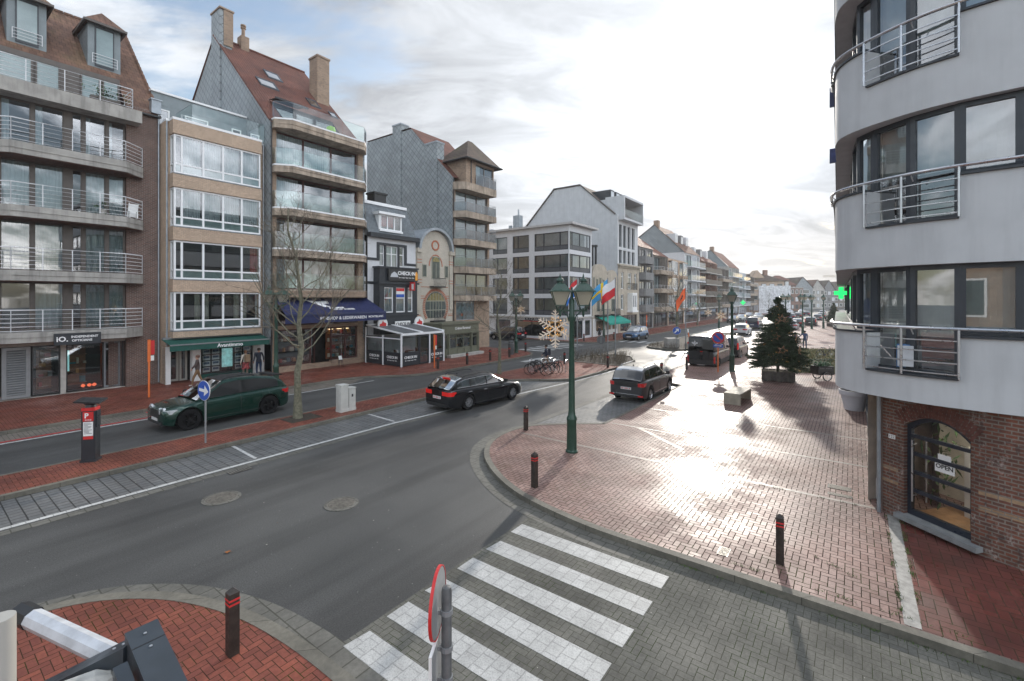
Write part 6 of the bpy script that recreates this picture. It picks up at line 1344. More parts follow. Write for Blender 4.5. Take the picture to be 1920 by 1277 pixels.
# ---------------------------------------------------------------- vehicles
def paint(name, col, metal=.35, rough=.32): return mat(name, col, rough, metal, var=0, coat=.6)
TYRE = mat('tyre_rubber', (.012, .012, .013), .9, var=.2, spec=.15)
PLAST = mat('black_trim', (.018, .018, .019), .6, var=.1)
RIMS = mat('alloy_rim', (.42, .43, .45), .3, .8, var=.1); RIMD = mat('dark_rim', (.022, .023, .025), .3, .6, var=.1)
TAIL = mat('red_tail_light', (.30, .008, .012), .15, var=.1, coat=.5, emit=(1, .03, .02), estr=.05)
BRAKE = mat('lit_brake_light', (.42, .008, .008), .2, var=0, emit=(1, .04, .03), estr=.10)
HEAD = mat('clear_head_light', (.55, .58, .60), .1, .3, var=.1, coat=.6)
PLATE = mat('number_plate', (.60, .58, .58), .5, var=.05)
CHROME = mat('chrome_trim', (.6, .6, .62), .15, .95, var=.03)
m_, n_ = newmat('car_glass'); n_.n('ShaderNodeOutputMaterial', i_Surface=n_.n('ShaderNodeMixShader', i_0=n_.m('ADD', n_.m('MULTIPLY', n_.n('ShaderNodeFresnel', i_IOR=1.5).outputs[0], .95), .0, clamp=True), i_1=n_.n('ShaderNodeBsdfPrincipled', i_Base_Color=(.012, .014, .016, 1), i_Roughness=.3), i_2=n_.n('ShaderNodeBsdfGlossy', i_Roughness=.02))); CGLASS = m_
def lerp_prof(pr, x):
    if x <= pr[0][0]: return pr[0][1]
    for (a, za), (b, zb) in zip(pr[:-1], pr[1:]):
        if x <= b:
            u = (x - a) / (b - a); return za + (zb - za) * u
    return pr[-1][1]
def sm_prof(pr, x, e=.09): return sum(lerp_prof(pr, x + d * e) for d in (-1, -.5, 0, .5, 1)) / 5
def car(name, label, loc, rz, col, L, W, H, wb, fo, top, roof, wins, wr=.34, clr=.2, rim=RIMS, spokes=10, skirt=None, cat='car', group=None, roofmat=None, lit=False, lod=0, rear='suv', front=True, plate=True, rails=False, chrome=False, glassm=None, dark_roof=None):
    """lofted body shell: `top` is the bonnet-belt-boot line, `roof` the windscreen-roof-tailgate line, `wins` the side window spans"""
    r = thing(name, label, cat, loc, rz, group)
    skirt = skirt or col; xf = L / 2 - fo; xr = xf - wb; ar = wr + .055
    step = .05 if not lod else .12
    xs = []; x = -L / 2
    while x < L / 2: xs.append(x); x += step
    xs = [-L / 2 + .012, -L / 2 + .035] + xs[2:-1] + [L / 2 - .05, L / 2 - .012]
    def half(x):
        w = W / 2; e = L / 2 - x; e2 = x + L / 2
        if e < .85: w *= 1 - .20 * ((.85 - e) / .85) ** 2.6
        if e2 < .6: w *= 1 - .13 * ((.6 - e2) / .6) ** 2.6
        return w
    def ring(x):
        w = half(x); zt = sm_prof(top, x); zb = clr; end = min(L / 2 - x, x + L / 2)
        if end < .5: zb = clr + .10 * ((.5 - end) / .5) ** 2
        zl = zb
        for xc in (xf, xr):
            if abs(x - xc) < ar: zl = max(zl, wr + math.sqrt(ar * ar - (x - xc) ** 2))
        zl = min(zl, zt - .12); ins = 1 if end > .04 else .965
        if end < .04: zt -= .03; zb += .03; zl = max(zl, zb)
        h = zt - zb
        def zz_(f): return max(zl, zb + h * f)
        pts = [(0, zb), (w - .30, zb), (w - .30, zl), (w - .035, zl), (w - .012, max(zl, zb + .10) if zl <= zb else zl + .02), (w - .004, max(zz_(.36), zl + .03)), (w, max(zz_(.56), zl + .05)), (w - .012, max(zz_(.76), zl + .07)), (w - .035, zz_(.90)), (w - .075, zz_(.965)), (w - .14, zt), (w * .5, zt + .025), (0, zt + .035)]
        return [(x, y * ins, z) for y, z in pts]
    rings = [ring(x) for x in xs]; m_ = len(rings[0])
    full = [rg + [(p[0], -p[1], p[2]) for p in rg[-2:0:-1]] for rg in rings]; N = len(full[0])
    body = MB(); vs_ = [p for rg in full for p in rg]; fs = []; mi = []
    for a in range(len(full) - 1):
        for i in range(N):
            j = (i + 1) % N; fs.append((a * N + i, (a + 1) * N + i, (a + 1) * N + j, a * N + j))
            ii = i if i < m_ - 1 else N - 1 - i
            mi.append(1 if ii <= 2 else (2 if ii in (3, 4) else 0))
    fs += [tuple(range(N)), tuple(range((len(full) - 1) * N, len(full) * N))[::-1]]; mi += [0, 0]
    body.v = [Vector(p) for p in vs_]; body.f = fs; body.mi = mi
    # greenhouse
    g0, g1 = roof[0][0], roof[-1][0]; gx = []; x = g0
    while x < g1: gx.append(x); x += step * .8
    gx.append(g1)
    ztop = max(z for _, z in roof); xs_top = [x for x, z in roof if z > ztop - .12]; xa, xb = min(xs_top), max(xs_top)
    wroof = W / 2 - (.24 if W < 2.02 else .15)
    def gring(x):
        zb = sm_prof(top, x) - .03; z = max(sm_prof(roof, x, .05), zb + .012); wb_ = half(x) - .10
        if H > 2: wb_ = half(x) - .05
        def wz(zq): u = min(1, max(0, (zq - zb) / (ztop - zb + 1e-6))); return wb_ + (min(wroof, wb_) - wb_) * u ** 1.25
        h = z - zb
        return [(x, wz(zb), zb), (x, wz(zb + min(.06, h * .2)), zb + min(.06, h * .2)), (x, wz(z - min(.11, h * .45)), z - min(.11, h * .45)), (x, wz(z) - .0, z - min(.045, h * .2)), (x, wz(z) - .05, z - min(.01, h * .05)), (x, wz(z) - .12, z), (x, wz(z) * .5, z + .022), (x, 0, z + .03)]
    gr = [gring(x) for x in gx]; gm = len(gr[0]); parts = {}
    for a in range(len(gr) - 1):
        xm = (gx[a] + gx[a + 1]) / 2
        for i in range(gm - 1):
            for s_ in (1, -1):
                q = [gr[a][i], gr[a + 1][i], gr[a + 1][i + 1], gr[a][i + 1]]
                if s_ < 0: q = [(p[0], -p[1], p[2]) for p in q][::-1]
                key = 'body'
                hgt = q[2][2] - q[0][2]
                if i == 1:
                    for wi, (w0, w1) in enumerate(wins):
                        if w0 < xm < w1 and (sm_prof(roof, xm, .05) - sm_prof(top, xm)) > .17: key = ('side_window', s_, wi)
                    if key == 'body' and (xm > wins[0][0] and xm < wins[-1][1]): key = 'pillar'
                elif i >= 3 and xm > xb and sm_prof(roof, xm, .05) < ztop - .015 and sm_prof(roof, xm, .05) - sm_prof(top, xm) > .02: key = ('windscreen',) if i >= 4 else 'pillar'
                elif i >= 4 and xm < xa and sm_prof(roof, xm, .05) < ztop - .04 and sm_prof(roof, xm, .05) - sm_prof(top, xm) > .03: key = ('rear_window',) if rear != 'van' else 'body'
                elif i >= 5 and dark_roof and dark_roof[0] < xm < dark_roof[1]: key = 'pillar'
                if key in ('body', 'pillar'): body.add(q, [(0, 1, 2, 3)], 0 if key == 'body' else 1)
                else: parts.setdefault(key, MB()).add(q, [(0, 1, 2, 3)])
    body.build('body', [col, PLAST, skirt], r, R(42))
    for k_, b in parts.items(): b.build(k_[0], glassm or CGLASS, r, R(42))
    def sy(x, f):
        rg = ring(x); zb, zt = rg[1][2], rg[10][2]; z = zb + (zt - zb) * f
        side = rg[3:11]
        for p, q in zip(side[:-1], side[1:]):
            if p[2] <= z <= q[2] + 1e-6: u = (z - p[2]) / max(q[2] - p[2], 1e-6); return p[1] + (q[1] - p[1]) * u, z
        return side[-1][1], z
    # wheels
    for xc in (xf, xr):
        for s_ in (1, -1):
            yo = half(xc) - .02; tw = .23; t = MB()
            pr = [(wr * .62, 0), (wr * .95, .0), (wr, .04), (wr, tw - .04), (wr * .95, tw), (wr * .62, tw)]
            t.loft([[(xc + q * math.cos(a), s_ * (yo - y), wr + q * math.sin(a)) for a in [i * 2 * math.pi / 24 for i in range(24)]] for q, y in pr], caps=False)
            t.tube([(xc, s_ * (yo - .14), wr), (xc, s_ * (yo - .13), wr)], wr * .64, 24)
            wo = t.build('wheel', TYRE, r, R(50)); d = MB(); n = spokes
            d.loft([[(xc + q * math.cos(a), s_ * (yo - y), wr + q * math.sin(a)) for a in [i * 2 * math.pi / 24 for i in range(24)]] for q, y in ((wr * .60, .06), (wr * .66, .004), (wr * .72, .008), (wr * .72, .03))], caps=False)
            for i in range(n):
                a = i * 2 * math.pi / n; ca, sa = math.cos(a), math.sin(a); hw = .035 if n < 8 else .02
                d.loft([[(xc + rr * ca - h2 * sa, s_ * (yo - y), wr + rr * sa + h2 * ca) for rr, h2, y in ((.04, -hw * 1.3, .03), (.04, hw * 1.3, .03), (wr * .66, hw * .8, .014), (wr * .66, -hw * .8, .014))], [(xc + rr * ca - h2 * sa, s_ * (yo - y), wr + rr * sa + h2 * ca) for rr, h2, y in ((.04, -hw * 1.3, .06), (.04, hw * 1.3, .06), (wr * .66, hw * .8, .05), (wr * .66, -hw * .8, .05))]])
            d.tube([(xc, s_ * (yo - .07), wr), (xc, s_ * (yo - .022), wr)], wr * .17, 12); d.build('rim', rim, wo)
    # lights, plates, mirrors, seams
    zr = sm_prof(top, -L / 2 + .2); zf = sm_prof(top, L / 2 - .25)
    for s_ in (1, -1):
        b = MB(); y1 = half(-L / 2 + .12)
        if rear == 'van': b.box(-L / 2 - .012, s_ * (y1 - .09), zr - .82, -L / 2 + .06, s_ * (y1 + .012), zr - .36)
        elif rear == 'tall': b.box(-L / 2 + .0, s_ * (y1 - .10), zr - .28, -L / 2 + .1, s_ * (y1 + .015), zr + .25)
        else: b.loft([[(x_, s_ * y_, z) for x_, y_, z in ((-L / 2 - .012, y1 - .50, z0), (-L / 2 - .012, y1 - .10, z0), (-L / 2 + .10, y1 + .014, z0), (-L / 2 + .36, half(-L / 2 + .36) - .018, z0), (-L / 2 + .36, y1 - .1, z0), (-L / 2 + .05, y1 - .5, z0))] for z0 in (zr - .25, zr - .08)])
        b.build('tail_light', BRAKE if lit else TAIL, r)
        b = MB(); y1 = half(L / 2 - .15); b.loft([[(L / 2 + .004, s_ * (y1 - .50), z0 - .01), (L / 2 - .04, s_ * (y1 - .12), z0), (L / 2 - .2, s_ * (half(L / 2 - .2) + .006), z0), (L / 2 - .42, s_ * (half(L / 2 - .42) - .02), z0 + .02), (L / 2 - .42, s_ * (y1 - .2), z0 + .02), (L / 2 - .1, s_ * (y1 - .5), z0)] for z0 in (zf - .20, zf - .06)]); b.build('headlight', HEAD, r)
        if lod < 2:
            xm = wins[-1][1] - .10; ym = half(xm) - .06; zm = sm_prof(top, xm) + .02; b = MB(); b.loft([[(xm + x_, s_ * (ym + y_), zm + z_) for x_, z_ in ((-.05, .0), (.09, .02), (.07, .15), (-.05, .17))] for y_ in (.04, .20)]); b.tube([(xm, s_ * (ym - .02), zm + .02), (xm, s_ * (ym + .08), zm + .05)], .03, 6); b.build('mirror', PLAST, r)
        if not lod:
            sm_ = MB(); w0, w1 = wins[0][0], wins[-1][1]
            cuts = sorted({w1 - .06, (wins[-1][0] + wins[-2][1]) / 2 if len(wins) > 1 else (w0 + w1) / 2, max(w0 + .25, xr + ar * .62)} | ({wins[1][0]} if len(wins) > 2 else set()))
            for x_ in cuts:
                p = []
                for q in range(9):
                    f = .16 + q * .1; y, z = sy(x_, f); xx = x_
                    if xr < x_ < xr + ar + .1 and z < wr + ar * .72: xx = xr + math.sqrt(max(ar * ar - (z - wr) ** 2, .0)) + .03; y, z = sy(xx, f)
                    p.append((xx, s_ * (y + .002), z))
                sm_.tube(p, .009, 4)
            a, z_ = cuts[0], 0
            p = [];
            for q in range(12): xx = cuts[0] + (cuts[-1] - cuts[0]) * q / 11; y, z = sy(xx, .12); p.append((xx, s_ * (y + .002), z))
            sm_.tube(p, .009, 4); sm_.build('door_seam', PLAST, r)
            for x_ in cuts[1:]:
                y, z = sy(x_ - .3, .80) if False else sy(x_ - .16, .78); b = MB(); b.tube([(x_ - .27, s_ * (y + .02), z), (x_ - .08, s_ * (y + .022), z)], .016, 6); b.build('door_handle', CHROME if chrome else col, r)
            if chrome:
                b = MB(); zt_ = [(x_, sm_prof(top, x_)) for x_ in [w0 + (w1 - w0) * q / 20 for q in range(21)]]
                b.tube([(x_, s_ * (half(x_) - .095), z + .035) for x_, z in zt_], .013, 5)
                up = [gring(x_) for x_ in [w0 + (w1 - w0) * q / 24 for q in range(25)]]; b.tube([(g[2][0], s_ * (g[2][1] + .008), g[2][2] + .012) for g in up], .012, 5); b.build('window_trim', CHROME, r)
            if rails:
                b = MB(); pts = [gring(x_) for x_ in [xa + .05 + (xb - xa - .1) * q / 10 for q in range(11)]]; b.tube([(g[5][0], s_ * (g[5][1] + .03), g[5][2] + (.05 if 0 < i < 10 else .0)) for i, g in enumerate(pts)], .02, 6); b.build('roof_rail', PLAST if rails == 1 else CHROME, r)
    if plate:
        b = MB(); zp = zr - .42 if rear != 'van' else zr - 1.0
        b.box(-L / 2 - .014, -.26, zp, -L / 2 + .02, .26, zp + .115); b.build('number_plate', PLATE, r)
        if not lod: t = MB(); [t.box(-L / 2 - .017, -.2 + q * .055, zp + .03, -L / 2 - .0145, -.165 + q * .055, zp + .085) for q in range(8) if q not in (1, 5)]; t.build('plate_digits', REDP, r)
        b = MB(); b.box(L / 2 - .03, -.26, .42, L / 2 + .014, .26, .53); b.build('number_plate', PLATE, r)
    if front:
        b = MB(); b.box(L / 2 - .06, -.42, zf - .38, L / 2 + .006, .42, zf - .08); [b.box(L / 2, -.42, zf - .37 + q * .05, L / 2 + .012, .42, zf - .352 + q * .05) for q in range(6)]; b.build('grille', PLAST, r)
    b = MB(); b.box(-L / 2 - .006, -W * .36, clr + .06, -L / 2 + .05, W * .36, clr + .2); b.build('bumper_trim', PLAST, r); b = MB(); b.box(L / 2 - .05, -W * .34, clr + .06, L / 2 + .006, W * .34, clr + .17); b.build('bumper_trim', PLAST, r)
    if not lod:
        b = MB(); b.lathe([(.05, 0), (.0, .07)], (xa + .25, 0, ztop + .02), 6); b.build('aerial', PLAST, r)
    return r
def suv(L, H, bh=.98): return ([(-L / 2, bh), (-L / 2 + .5, bh + .06), (L / 2 - 1.75, bh + .0), (L / 2 - 1.3, bh - .01), (L / 2 - .45, bh - .10), (L / 2, bh - .22)], [(-L / 2 + .06, bh + .02), (-L / 2 + .38, H - .12), (-L / 2 + .72, H - .03), (-.1, H), (L / 2 - 2.15, H - .05), (L / 2 - 1.22, bh + .0)])
top, roof = suv(4.74, 1.74, 1.05)
GRN = paint('british_green_metallic', (.004, .036, .025), .4, .26)
v = car('parked_car', 'dark green metallic luxury estate car driving left along the inner lane', P(8.25, 21.25), TH + math.pi + R(1.5), GRN, 4.74, 1.99, 1.74, 2.99, .82, top, [(-2.30, 1.08), (-2.08, 1.38), (-1.75, 1.58), (-1.0, 1.71), (-.2, 1.74), (.38, 1.68), (1.30, 1.06)], [(-1.86, -1.50), (-1.43, -.32), (-.24, 1.08)], .395, .24, RIMD, 5, PLAST if False else None, rails=1, dark_roof=(-1.9, .6)); v.name = 'moving_car'
b = MB(); b.loft([[(-2.2, -.6, 1.56), (-2.2, .6, 1.56), (-1.75, .64, 1.60), (-1.75, -.64, 1.60)], [(-2.2, -.6, 1.60), (-2.2, .6, 1.60), (-1.75, .64, 1.645), (-1.75, -.64, 1.645)]]); b.build('roof_spoiler', PLAST, v)
b = MB()
for s_ in (1, -1): b.lathe([(.115, 0), (.13, .02), (.09, .03)], (0, 0, 0), 16); 
b = MB()
for y in (.62, .36, -.36, -.62):
    b = MB(); b.tube([(2.31 - abs(y) * .12, y, .83), (2.39 - abs(y) * .12, y, .83)], .10 if abs(y) > .5 else .075, 14); b.build('round_headlight', HEAD, v)
BLK = paint('black_metallic', (.010, .011, .014), .3, .22)
top, roof = [(-2.475, .96), (-2.1, 1.02), (.5, .96), (1.15, .93), (2.1, .80), (2.475, .66)], [(-2.40, 1.0), (-1.95, 1.36), (-1.55, 1.45), (-.4, 1.49), (.25, 1.46), (1.28, .95)]
v = car('moving_car', 'black estate car with lit brake lights leaving the parking strip', P(16.85, 14.62), TH - R(5), BLK, 4.95, 1.87, 1.49, 2.97, .88, top, roof, [(-1.98, -1.22), (-1.15, -.2), (-.12, 1.05)], .35, .17, RIMS, 14, lit=True, rails=1, chrome=True, dark_roof=(-1.4, .2))
b = MB(); b.box(-1.98, -.25, 1.41, -1.90, .25, 1.44); b.build('high_brake_light', BRAKE, v)
GREYP = paint('dark_grey_metallic', (.050, .050, .056), .5, .3)
top, roof = suv(4.64, 1.65, 1.03)
v = car('parked_car', 'dark grey family car parked beside the wet plaza', P(23.35, 8.78), TH, GREYP, 4.64, 1.84, 1.65, 2.84, .90, top, roof, [(-1.85, -1.25), (-1.17, -.2), (-.12, .98)], .365, .22, RIMS, 5, rails=2, chrome=False, dark_roof=(-1.5, .3))
b = MB(); b.box(-2.34, -.6, .80, -2.31, .6, 1.0); b.build('tailgate_band', PLAST, v); b = MB(); b.box(-2.335, -.65, .40, -2.29, .65, .43); [b.box(-.9, s_ * .915, .36, .9, s_ * .925, .40) for s_ in (1, -1)]; b.build('chrome_strip', CHROME, v)
b = MB(); [b.box(-2.345, s_ * .85, .33, -2.28, s_ * .6, .40) for s_ in (1, -1)]; b.build('reflector', TAIL, v)
# tall black van with the lily emblem
top, roof = [(-2.77, 1.24), (1.2, 1.22), (1.6, 1.20), (2.45, 1.05), (2.77, .86)], [(-2.75, 1.25), (-2.70, 2.22), (-2.55, 2.28), (0, 2.30), (.9, 2.27), (1.1, 2.2), (2.05, 1.16)]
v = car('parked_van', 'tall black delivery van with a white lily emblem on its rear door', P(37.3, 8.75), TH, BLK, 5.54, 2.05, 2.3, 3.68, .84, top, roof, [(.1, .95), (1.0, 1.75)], .34, .22, RIMD, 6, PLAST, 'van', rear='van')
em = MB()
def fleur(c, k):
    o = []
    em.add([(-2.785, c[0] + y * k, c[1] + z * k) for y, z in ((0, 1), (.17, .6), (.12, .1), (.12, -.05), (-.12, -.05), (-.12, .1), (-.17, .6))], [tuple(range(7))[::-1]])
    for s_ in (1, -1): em.add([(-2.785, c[0] + s_ * y * k, c[1] + z * k) for y, z in ((.15, .05), (.42, .5), (.75, .45), (.72, .1), (.55, .22), (.42, .05), (.2, -.05))], [tuple(range(7)) if s_ < 0 else tuple(range(7))[::-1]])
    em.add([(-2.785, c[0] + y * k, c[1] + z * k) for y, z in ((-.3, -.1), (.3, -.1), (.3, -.18), (.08, -.2), (0, -.55), (-.08, -.2), (-.3, -.18))], [tuple(range(7))])
fleur((.42, 1.72), .27); em.build('emblem', TEXTW, v)
text('MAISON FLEUR', .10, MATS['dim_letters'], v, (-2.787, .42, 1.46), (R(90), 0, R(-90)), ex=.001) if False else None
b = MB(); b.box(-2.784, -.006, .45, -2.77, .006, 2.15); b.box(-2.785, .1, 1.0, -2.765, -.1, 1.05); b.build('door_seam', PLAST, v)
b = MB(); b.box(-2.79, -.85, .28, -2.70, .85, .62); b.build('bumper', PLAST, v)
b = MB(); b.add([(-2.786, -.1, 1.38), (-2.786, -.85, 1.38), (-2.76, -.80, 2.05), (-2.76, -.1, 2.05)], [(0, 1, 2, 3)]); b.build('rear_window', CGLASS, v)
b = MB(); b.box(-2.79, .05, 1.18, -2.77, -.1, 1.24); b.build('lamp', TAIL, v)
# the people carrier ahead of the van and the rest of the traffic
top, roof = [(-2.35, 1.12), (.9, 1.06), (1.3, 1.03), (2.0, .9), (2.35, .72)], [(-2.31, 1.14), (-2.12, 1.72), (-1.7, 1.78), (0, 1.8), (.55, 1.74), (1.55, 1.04)]
car('parked_car', 'black people carrier with a red tail light beside the fir tree', P(43.4, 8.35), TH, BLK, 4.7, 1.86, 1.8, 2.9, .88, top, roof, [(-2.0, -1.3), (-1.2, -.1), (0, 1.2)], .34, .2, RIMS, 8, rear='tall', lod=1, lit=True)
top, roof = suv(4.43, 1.64, 1.02)
car('parked_car', 'metallic blue small car facing us at the left kerb', P(54.2, 21.35), TH + math.pi, paint('light_blue_metallic', (.045, .12, .25), .5, .3), 4.43, 1.86, 1.64, 2.7, .86, top, roof, [(-1.7, -1.2), (-1.12, -.2), (-.12, .9)], .35, .21, RIMS, 5, PLAST, lod=1)
car('parked_car', 'black family car seen side on before the white corner block', P(44.6, 33.8), TH + R(90), paint('blue_black_metallic', (.014, .016, .024), .3, .25), 4.64, 1.84, 1.64, 2.84, .9, *suv(4.64, 1.64, 1.02), [(-1.85, -1.25), (-1.17, -.2), (-.12, .98)], .36, .21, RIMS, 5, lod=1)
TP, RF = suv(4.3, 1.52, .95)
hb = [(-1.7, -1.15), (-1.08, -.15), (-.08, .95)]
protos = {}
for k_, c_ in (('silver', (.34, .35, .37)), ('white', (.55, .56, .57)), ('black', (.014, .015, .018)), ('grey', (.10, .105, .115)), ('navy', (.02, .03, .07))): protos[k_] = paint(k_ + '_car_paint', c_, .3, .3)
def far_car(px, y, colr, ang, label, van=False):
    Y = 861 * 5 / (y - 560); X = (px - 960) / 861 * Y
    key = (colr, van); gp = 'cars queueing and parked up the street'
    if key in FAR: return dup(FAR[key], (X, Y, 0), ang, label)
    if van: tv, rv = [(-2.4, 1.1), (1.2, 1.08), (1.7, 1.05), (2.1, .95), (2.4, .8)], [(-2.38, 1.12), (-2.3, 1.85), (-2.1, 1.93), (0, 1.95), (.8, 1.9), (1.9, 1.04)]; FAR[key] = car('parked_van', label, (X, Y, 0), ang, protos[colr], 4.8, 1.95, 1.95, 3.0, .88, tv, rv, [(-1.9, -.6), (-.5, .4), (.5, 1.4)], .34, .2, RIMS, 6, cat='van', group=gp, lod=2, rear='tall')
    else: FAR[key] = car('parked_car', label, (X, Y, 0), ang, protos[colr], 4.3, 1.8, 1.52, 2.62, .84, TP, RF, hb, .33, .19, RIMS, 6, group=gp, lod=2)
    return FAR[key]
FAR = {}
BK = TH + math.pi
for a in ((1317, 656, 'silver', TH, 'silver car whose roof shows over the left side of the black van'), (1343, 650, 'grey', TH, 'grey car whose glaring roof shows over the middle of the black van'),
          (1393, 627, 'white', TH, 'white car driving away just right of the second green lamp'), (1389, 602, 'silver', BK, 'silver car parked under the far green cross'), (1404, 597, 'grey', BK, 'grey car behind the silver one below the far green cross'), (1421, 598, 'silver', BK, 'silver car nearest the fir tree on its left'), (1374, 605, 'black', BK, 'black car parked left of the second green lamp'),
          (1484, 599, 'navy', TH, 'navy car in the queue just right of the fir tree top half'), (1498, 597, 'black', TH, 'black car ahead in the queue right of the navy one'), (1503, 588, 'white', BK, 'white car far off below the coloured flags'), (1481, 590, 'white', BK, 'white roofed car far off right of the fir tree'), (1485, 618, 'silver', TH, 'silver parked car half hidden by the right edge of the fir tree'), (1496, 613, 'black', TH, 'black parked car right of the fir tree edge'),
          (1534, 601, 'grey', TH, 'grey parked car right of the red lit car'), (1541, 597, 'black', TH, 'black parked car left of the small fir tree'), (1513, 593, 'navy', TH, 'navy car left of the red lit car'), (1543, 591, 'white', TH, 'white car far off left of the small fir tree'), (1466, 590, 'grey', BK, 'grey car far off behind the fir tree')): far_car(*a)
far_car(1415, 616, 'navy', TH, 'dark van driving away ahead of the white car', True)
Y = 861 * 5 / (611 - 560); car('moving_car', 'black car with two glowing red tail lights far up the plaza edge', ((1521 - 960) / 861 * Y, Y, 0), TH, protos['black'], 4.4, 1.86, 1.7, 2.7, .85, *suv(4.4, 1.7, 1.05), hb, .35, .2, RIMS, 6, lod=2, lit=True, rear='tall')
# ---------------------------------------------------------------- people
SKIN = mat('skin', (.42, .25, .18), .6, var=.08); HAIRD = mat('dark_hair', (.03, .022, .016), .7, var=.2)
def person(label, loc, rz, h=1.72, coat=(.05, .05, .06), legs=(.05, .055, .08), shoes=(.03, .03, .03), stride=.25, arms=((.1, .1), (-.1, .1)), skirt=False, hair=(.03, .022, .016), hold=None, coatlen=.0):
    """one continuous skinned figure; arms = (forward swing, sideways) of right and left, stride in metres"""
    k = h / 1.72; me = bpy.data.meshes.new('person'); V_ = []; E_ = []; Rd = []
    def add(p, r_, par=None):
        V_.append(tuple(q * k for q in p)); Rd.append(r_ * k)
        if par is not None: E_.append((par, len(V_) - 1))
        return len(V_) - 1
    pel = add((0, 0, .92), .145); wa = add((.01, 0, 1.08), .125, pel); ch = add((.02, 0, 1.29), .155, wa); nk = add((.01, 0, 1.46), .06, ch); hd = add((.025, 0, 1.57), .092, nk); tp = add((.02, 0, 1.66), .075, hd); add((.11, 0, 1.575), .022, hd)
    for s_, st in ((1, stride), (-1, -stride)):
        hp = add((0, s_ * .09, .86), .10, pel); kn = add((st * .55 + .04, s_ * .10, .48), .065, hp); an = add((st - .02, s_ * .10, .085), .042, kn); add((st + .13, s_ * .11, .04), .036, an)
    for s_, (fw, sd) in zip((-1, 1), arms):
        sh = add((.01, s_ * .175, 1.40), .065, ch); el = add((fw * .5 - .02, s_ * (.22 + sd * .5), 1.14), .047, sh); wr_ = add((fw + .03, s_ * (.22 + sd), .92 + abs(fw) * .25), .034, el); hn = add((fw + .06, s_ * (.22 + sd), .85 + abs(fw) * .3), .036, wr_)
        for q in (-.02, 0, .02): add((fw + .075 + q * .3, s_ * (.22 + sd) + q, .765 + abs(fw) * .3), .011, hn)
    me.from_pydata(V_, E_, []); o = bpy.data.objects.new('tmp', me); COL.objects.link(o)
    sk = o.modifiers.new('s', 'SKIN'); sb = o.modifiers.new('b', 'SUBSURF'); sb.levels = 1; sb.render_levels = 1
    for i, q in enumerate(me.skin_vertices[0].data): q.radius = (Rd[i], Rd[i]); q.use_root = (i == 0)
    for i in (0, 1, 2): me.skin_vertices[0].data[i].radius = (Rd[i] * .78, Rd[i] * 1.2)
    dg = bpy.context.evaluated_depsgraph_get(); dg.update(); m2 = bpy.data.meshes.new_from_object(o.evaluated_get(dg)); bpy.data.objects.remove(o)
    m2.name = 'person'; m2.materials.clear()
    nm = lambda p, c: mat('%s_%d_%d_%d' % ((p,) + tuple(int(q * 999) for q in c)), c, .85, var=.15, scale=8)
    for q in (nm('coat', coat), nm('legs', legs), nm('shoes', shoes), SKIN): m2.materials.append(q)
    mi = []
    for p in m2.polygons:
        c = p.center / k; m = 0
        if c.z > 1.455: m = 3
        elif c.z < .075: m = 2
        elif c.z < .88 - coatlen and abs(c.y) < .205: m = 1
        if abs(c.y) > .19 and c.z < .94 + max(abs(arms[0][0]), abs(arms[1][0])) * .25 - .03: m = 3 if c.z > .6 else m
        mi.append(m)
    m2.polygons.foreach_set('material_index', mi); m2.polygons.foreach_set('use_smooth', [True] * len(mi))
    r = bpy.data.objects.new('person', m2); COL.objects.link(r); r.location = loc; r.rotation_euler = (0, 0, rz); tag(r, label, 'person')
    b = MB(); b.lathe([(.086 * k, 1.56 * k), (.10 * k, 1.61 * k), (.098 * k, 1.67 * k), (.06 * k, 1.715 * k), (.0, 1.73 * k)], (-.012 * k, 0, 0), 12); b.build('hair', nm('hair', hair), r, True)
    if skirt or coatlen: b = MB(); b.loft([[(a * math.cos(q) * k, b_ * math.sin(q) * k, z * k) for q in [i * math.pi / 8 for i in range(16)]] for a, b_, z in ((.15, .18, .98), (.17, .2, .8), (.2, .22, .55 if skirt else .88 - coatlen))]); b.build('skirt' if skirt else 'coat_skirt', skirt if skirt else nm('coat', coat), r, True)
    return r
def pg(px, y, z=0.): Y = 861 * (5 - z) / (y - 560); return ((px - 960) / 861 * Y, Y, z)
w1 = person('person in navy jacket and tan trousers crossing with a backpack', pg(1024, 692), math.pi - .25, 1.75, (.02, .025, .045), (.22, .16, .10), stride=.30, arms=((.28, .0), (-.2, .0)))
def backpack(r, c, at=(-.21, 0, 1.24)): b = MB(); b.loft([[(at[0] + x, at[1] + y, at[2] + z) for x, y in ((-.11, -.13), (.06, -.15), (.06, .15), (-.11, .13))] for z in (-.24, -.2, .12, .2)]); o = b.build('backpack', c, None, loc=r.location, rot=r.rotation_euler.z); return o
tag(backpack(w1, mat('navy_nylon', (.015, .018, .03), .8)), 'dark navy backpack on the person crossing the street', 'backpack')
person('person in dark knee length coat with bare calves by the turquoise awning', pg(1124, 638, SZ), TH + 2.6, 1.7, (.02, .022, .03), (.35, .22, .17), (.5, .5, .5), stride=.06, coatlen=.22)
person('person in white puffer jacket behind the bonnet of the blue car', P(57.3, 23.3, SZ), TH + 2.9, 1.72, (.42, .38, .33), stride=.2, hair=(.45, .4, .35))
person('person in white puffer jacket behind the roof of the blue car', P(60.0, 23.2, SZ), TH + 2.9, 1.72, (.40, .37, .33), stride=.2, hair=(.5, .45, .4))
a1 = person('person in brown patterned jacket and tan trousers walking past the estate agent', P(10.2, 29.6, SZ), TH + 2.9, 1.72, (.07, .05, .045), (.20, .12, .06), (.6, .6, .6), stride=.28, arms=((.2, .05), (.25, 0)), hair=(.12, .06, .04))
b = MB(); b.lathe([(.12, 1.62), (.10, 1.68), (.06, 1.72)], n=12); 
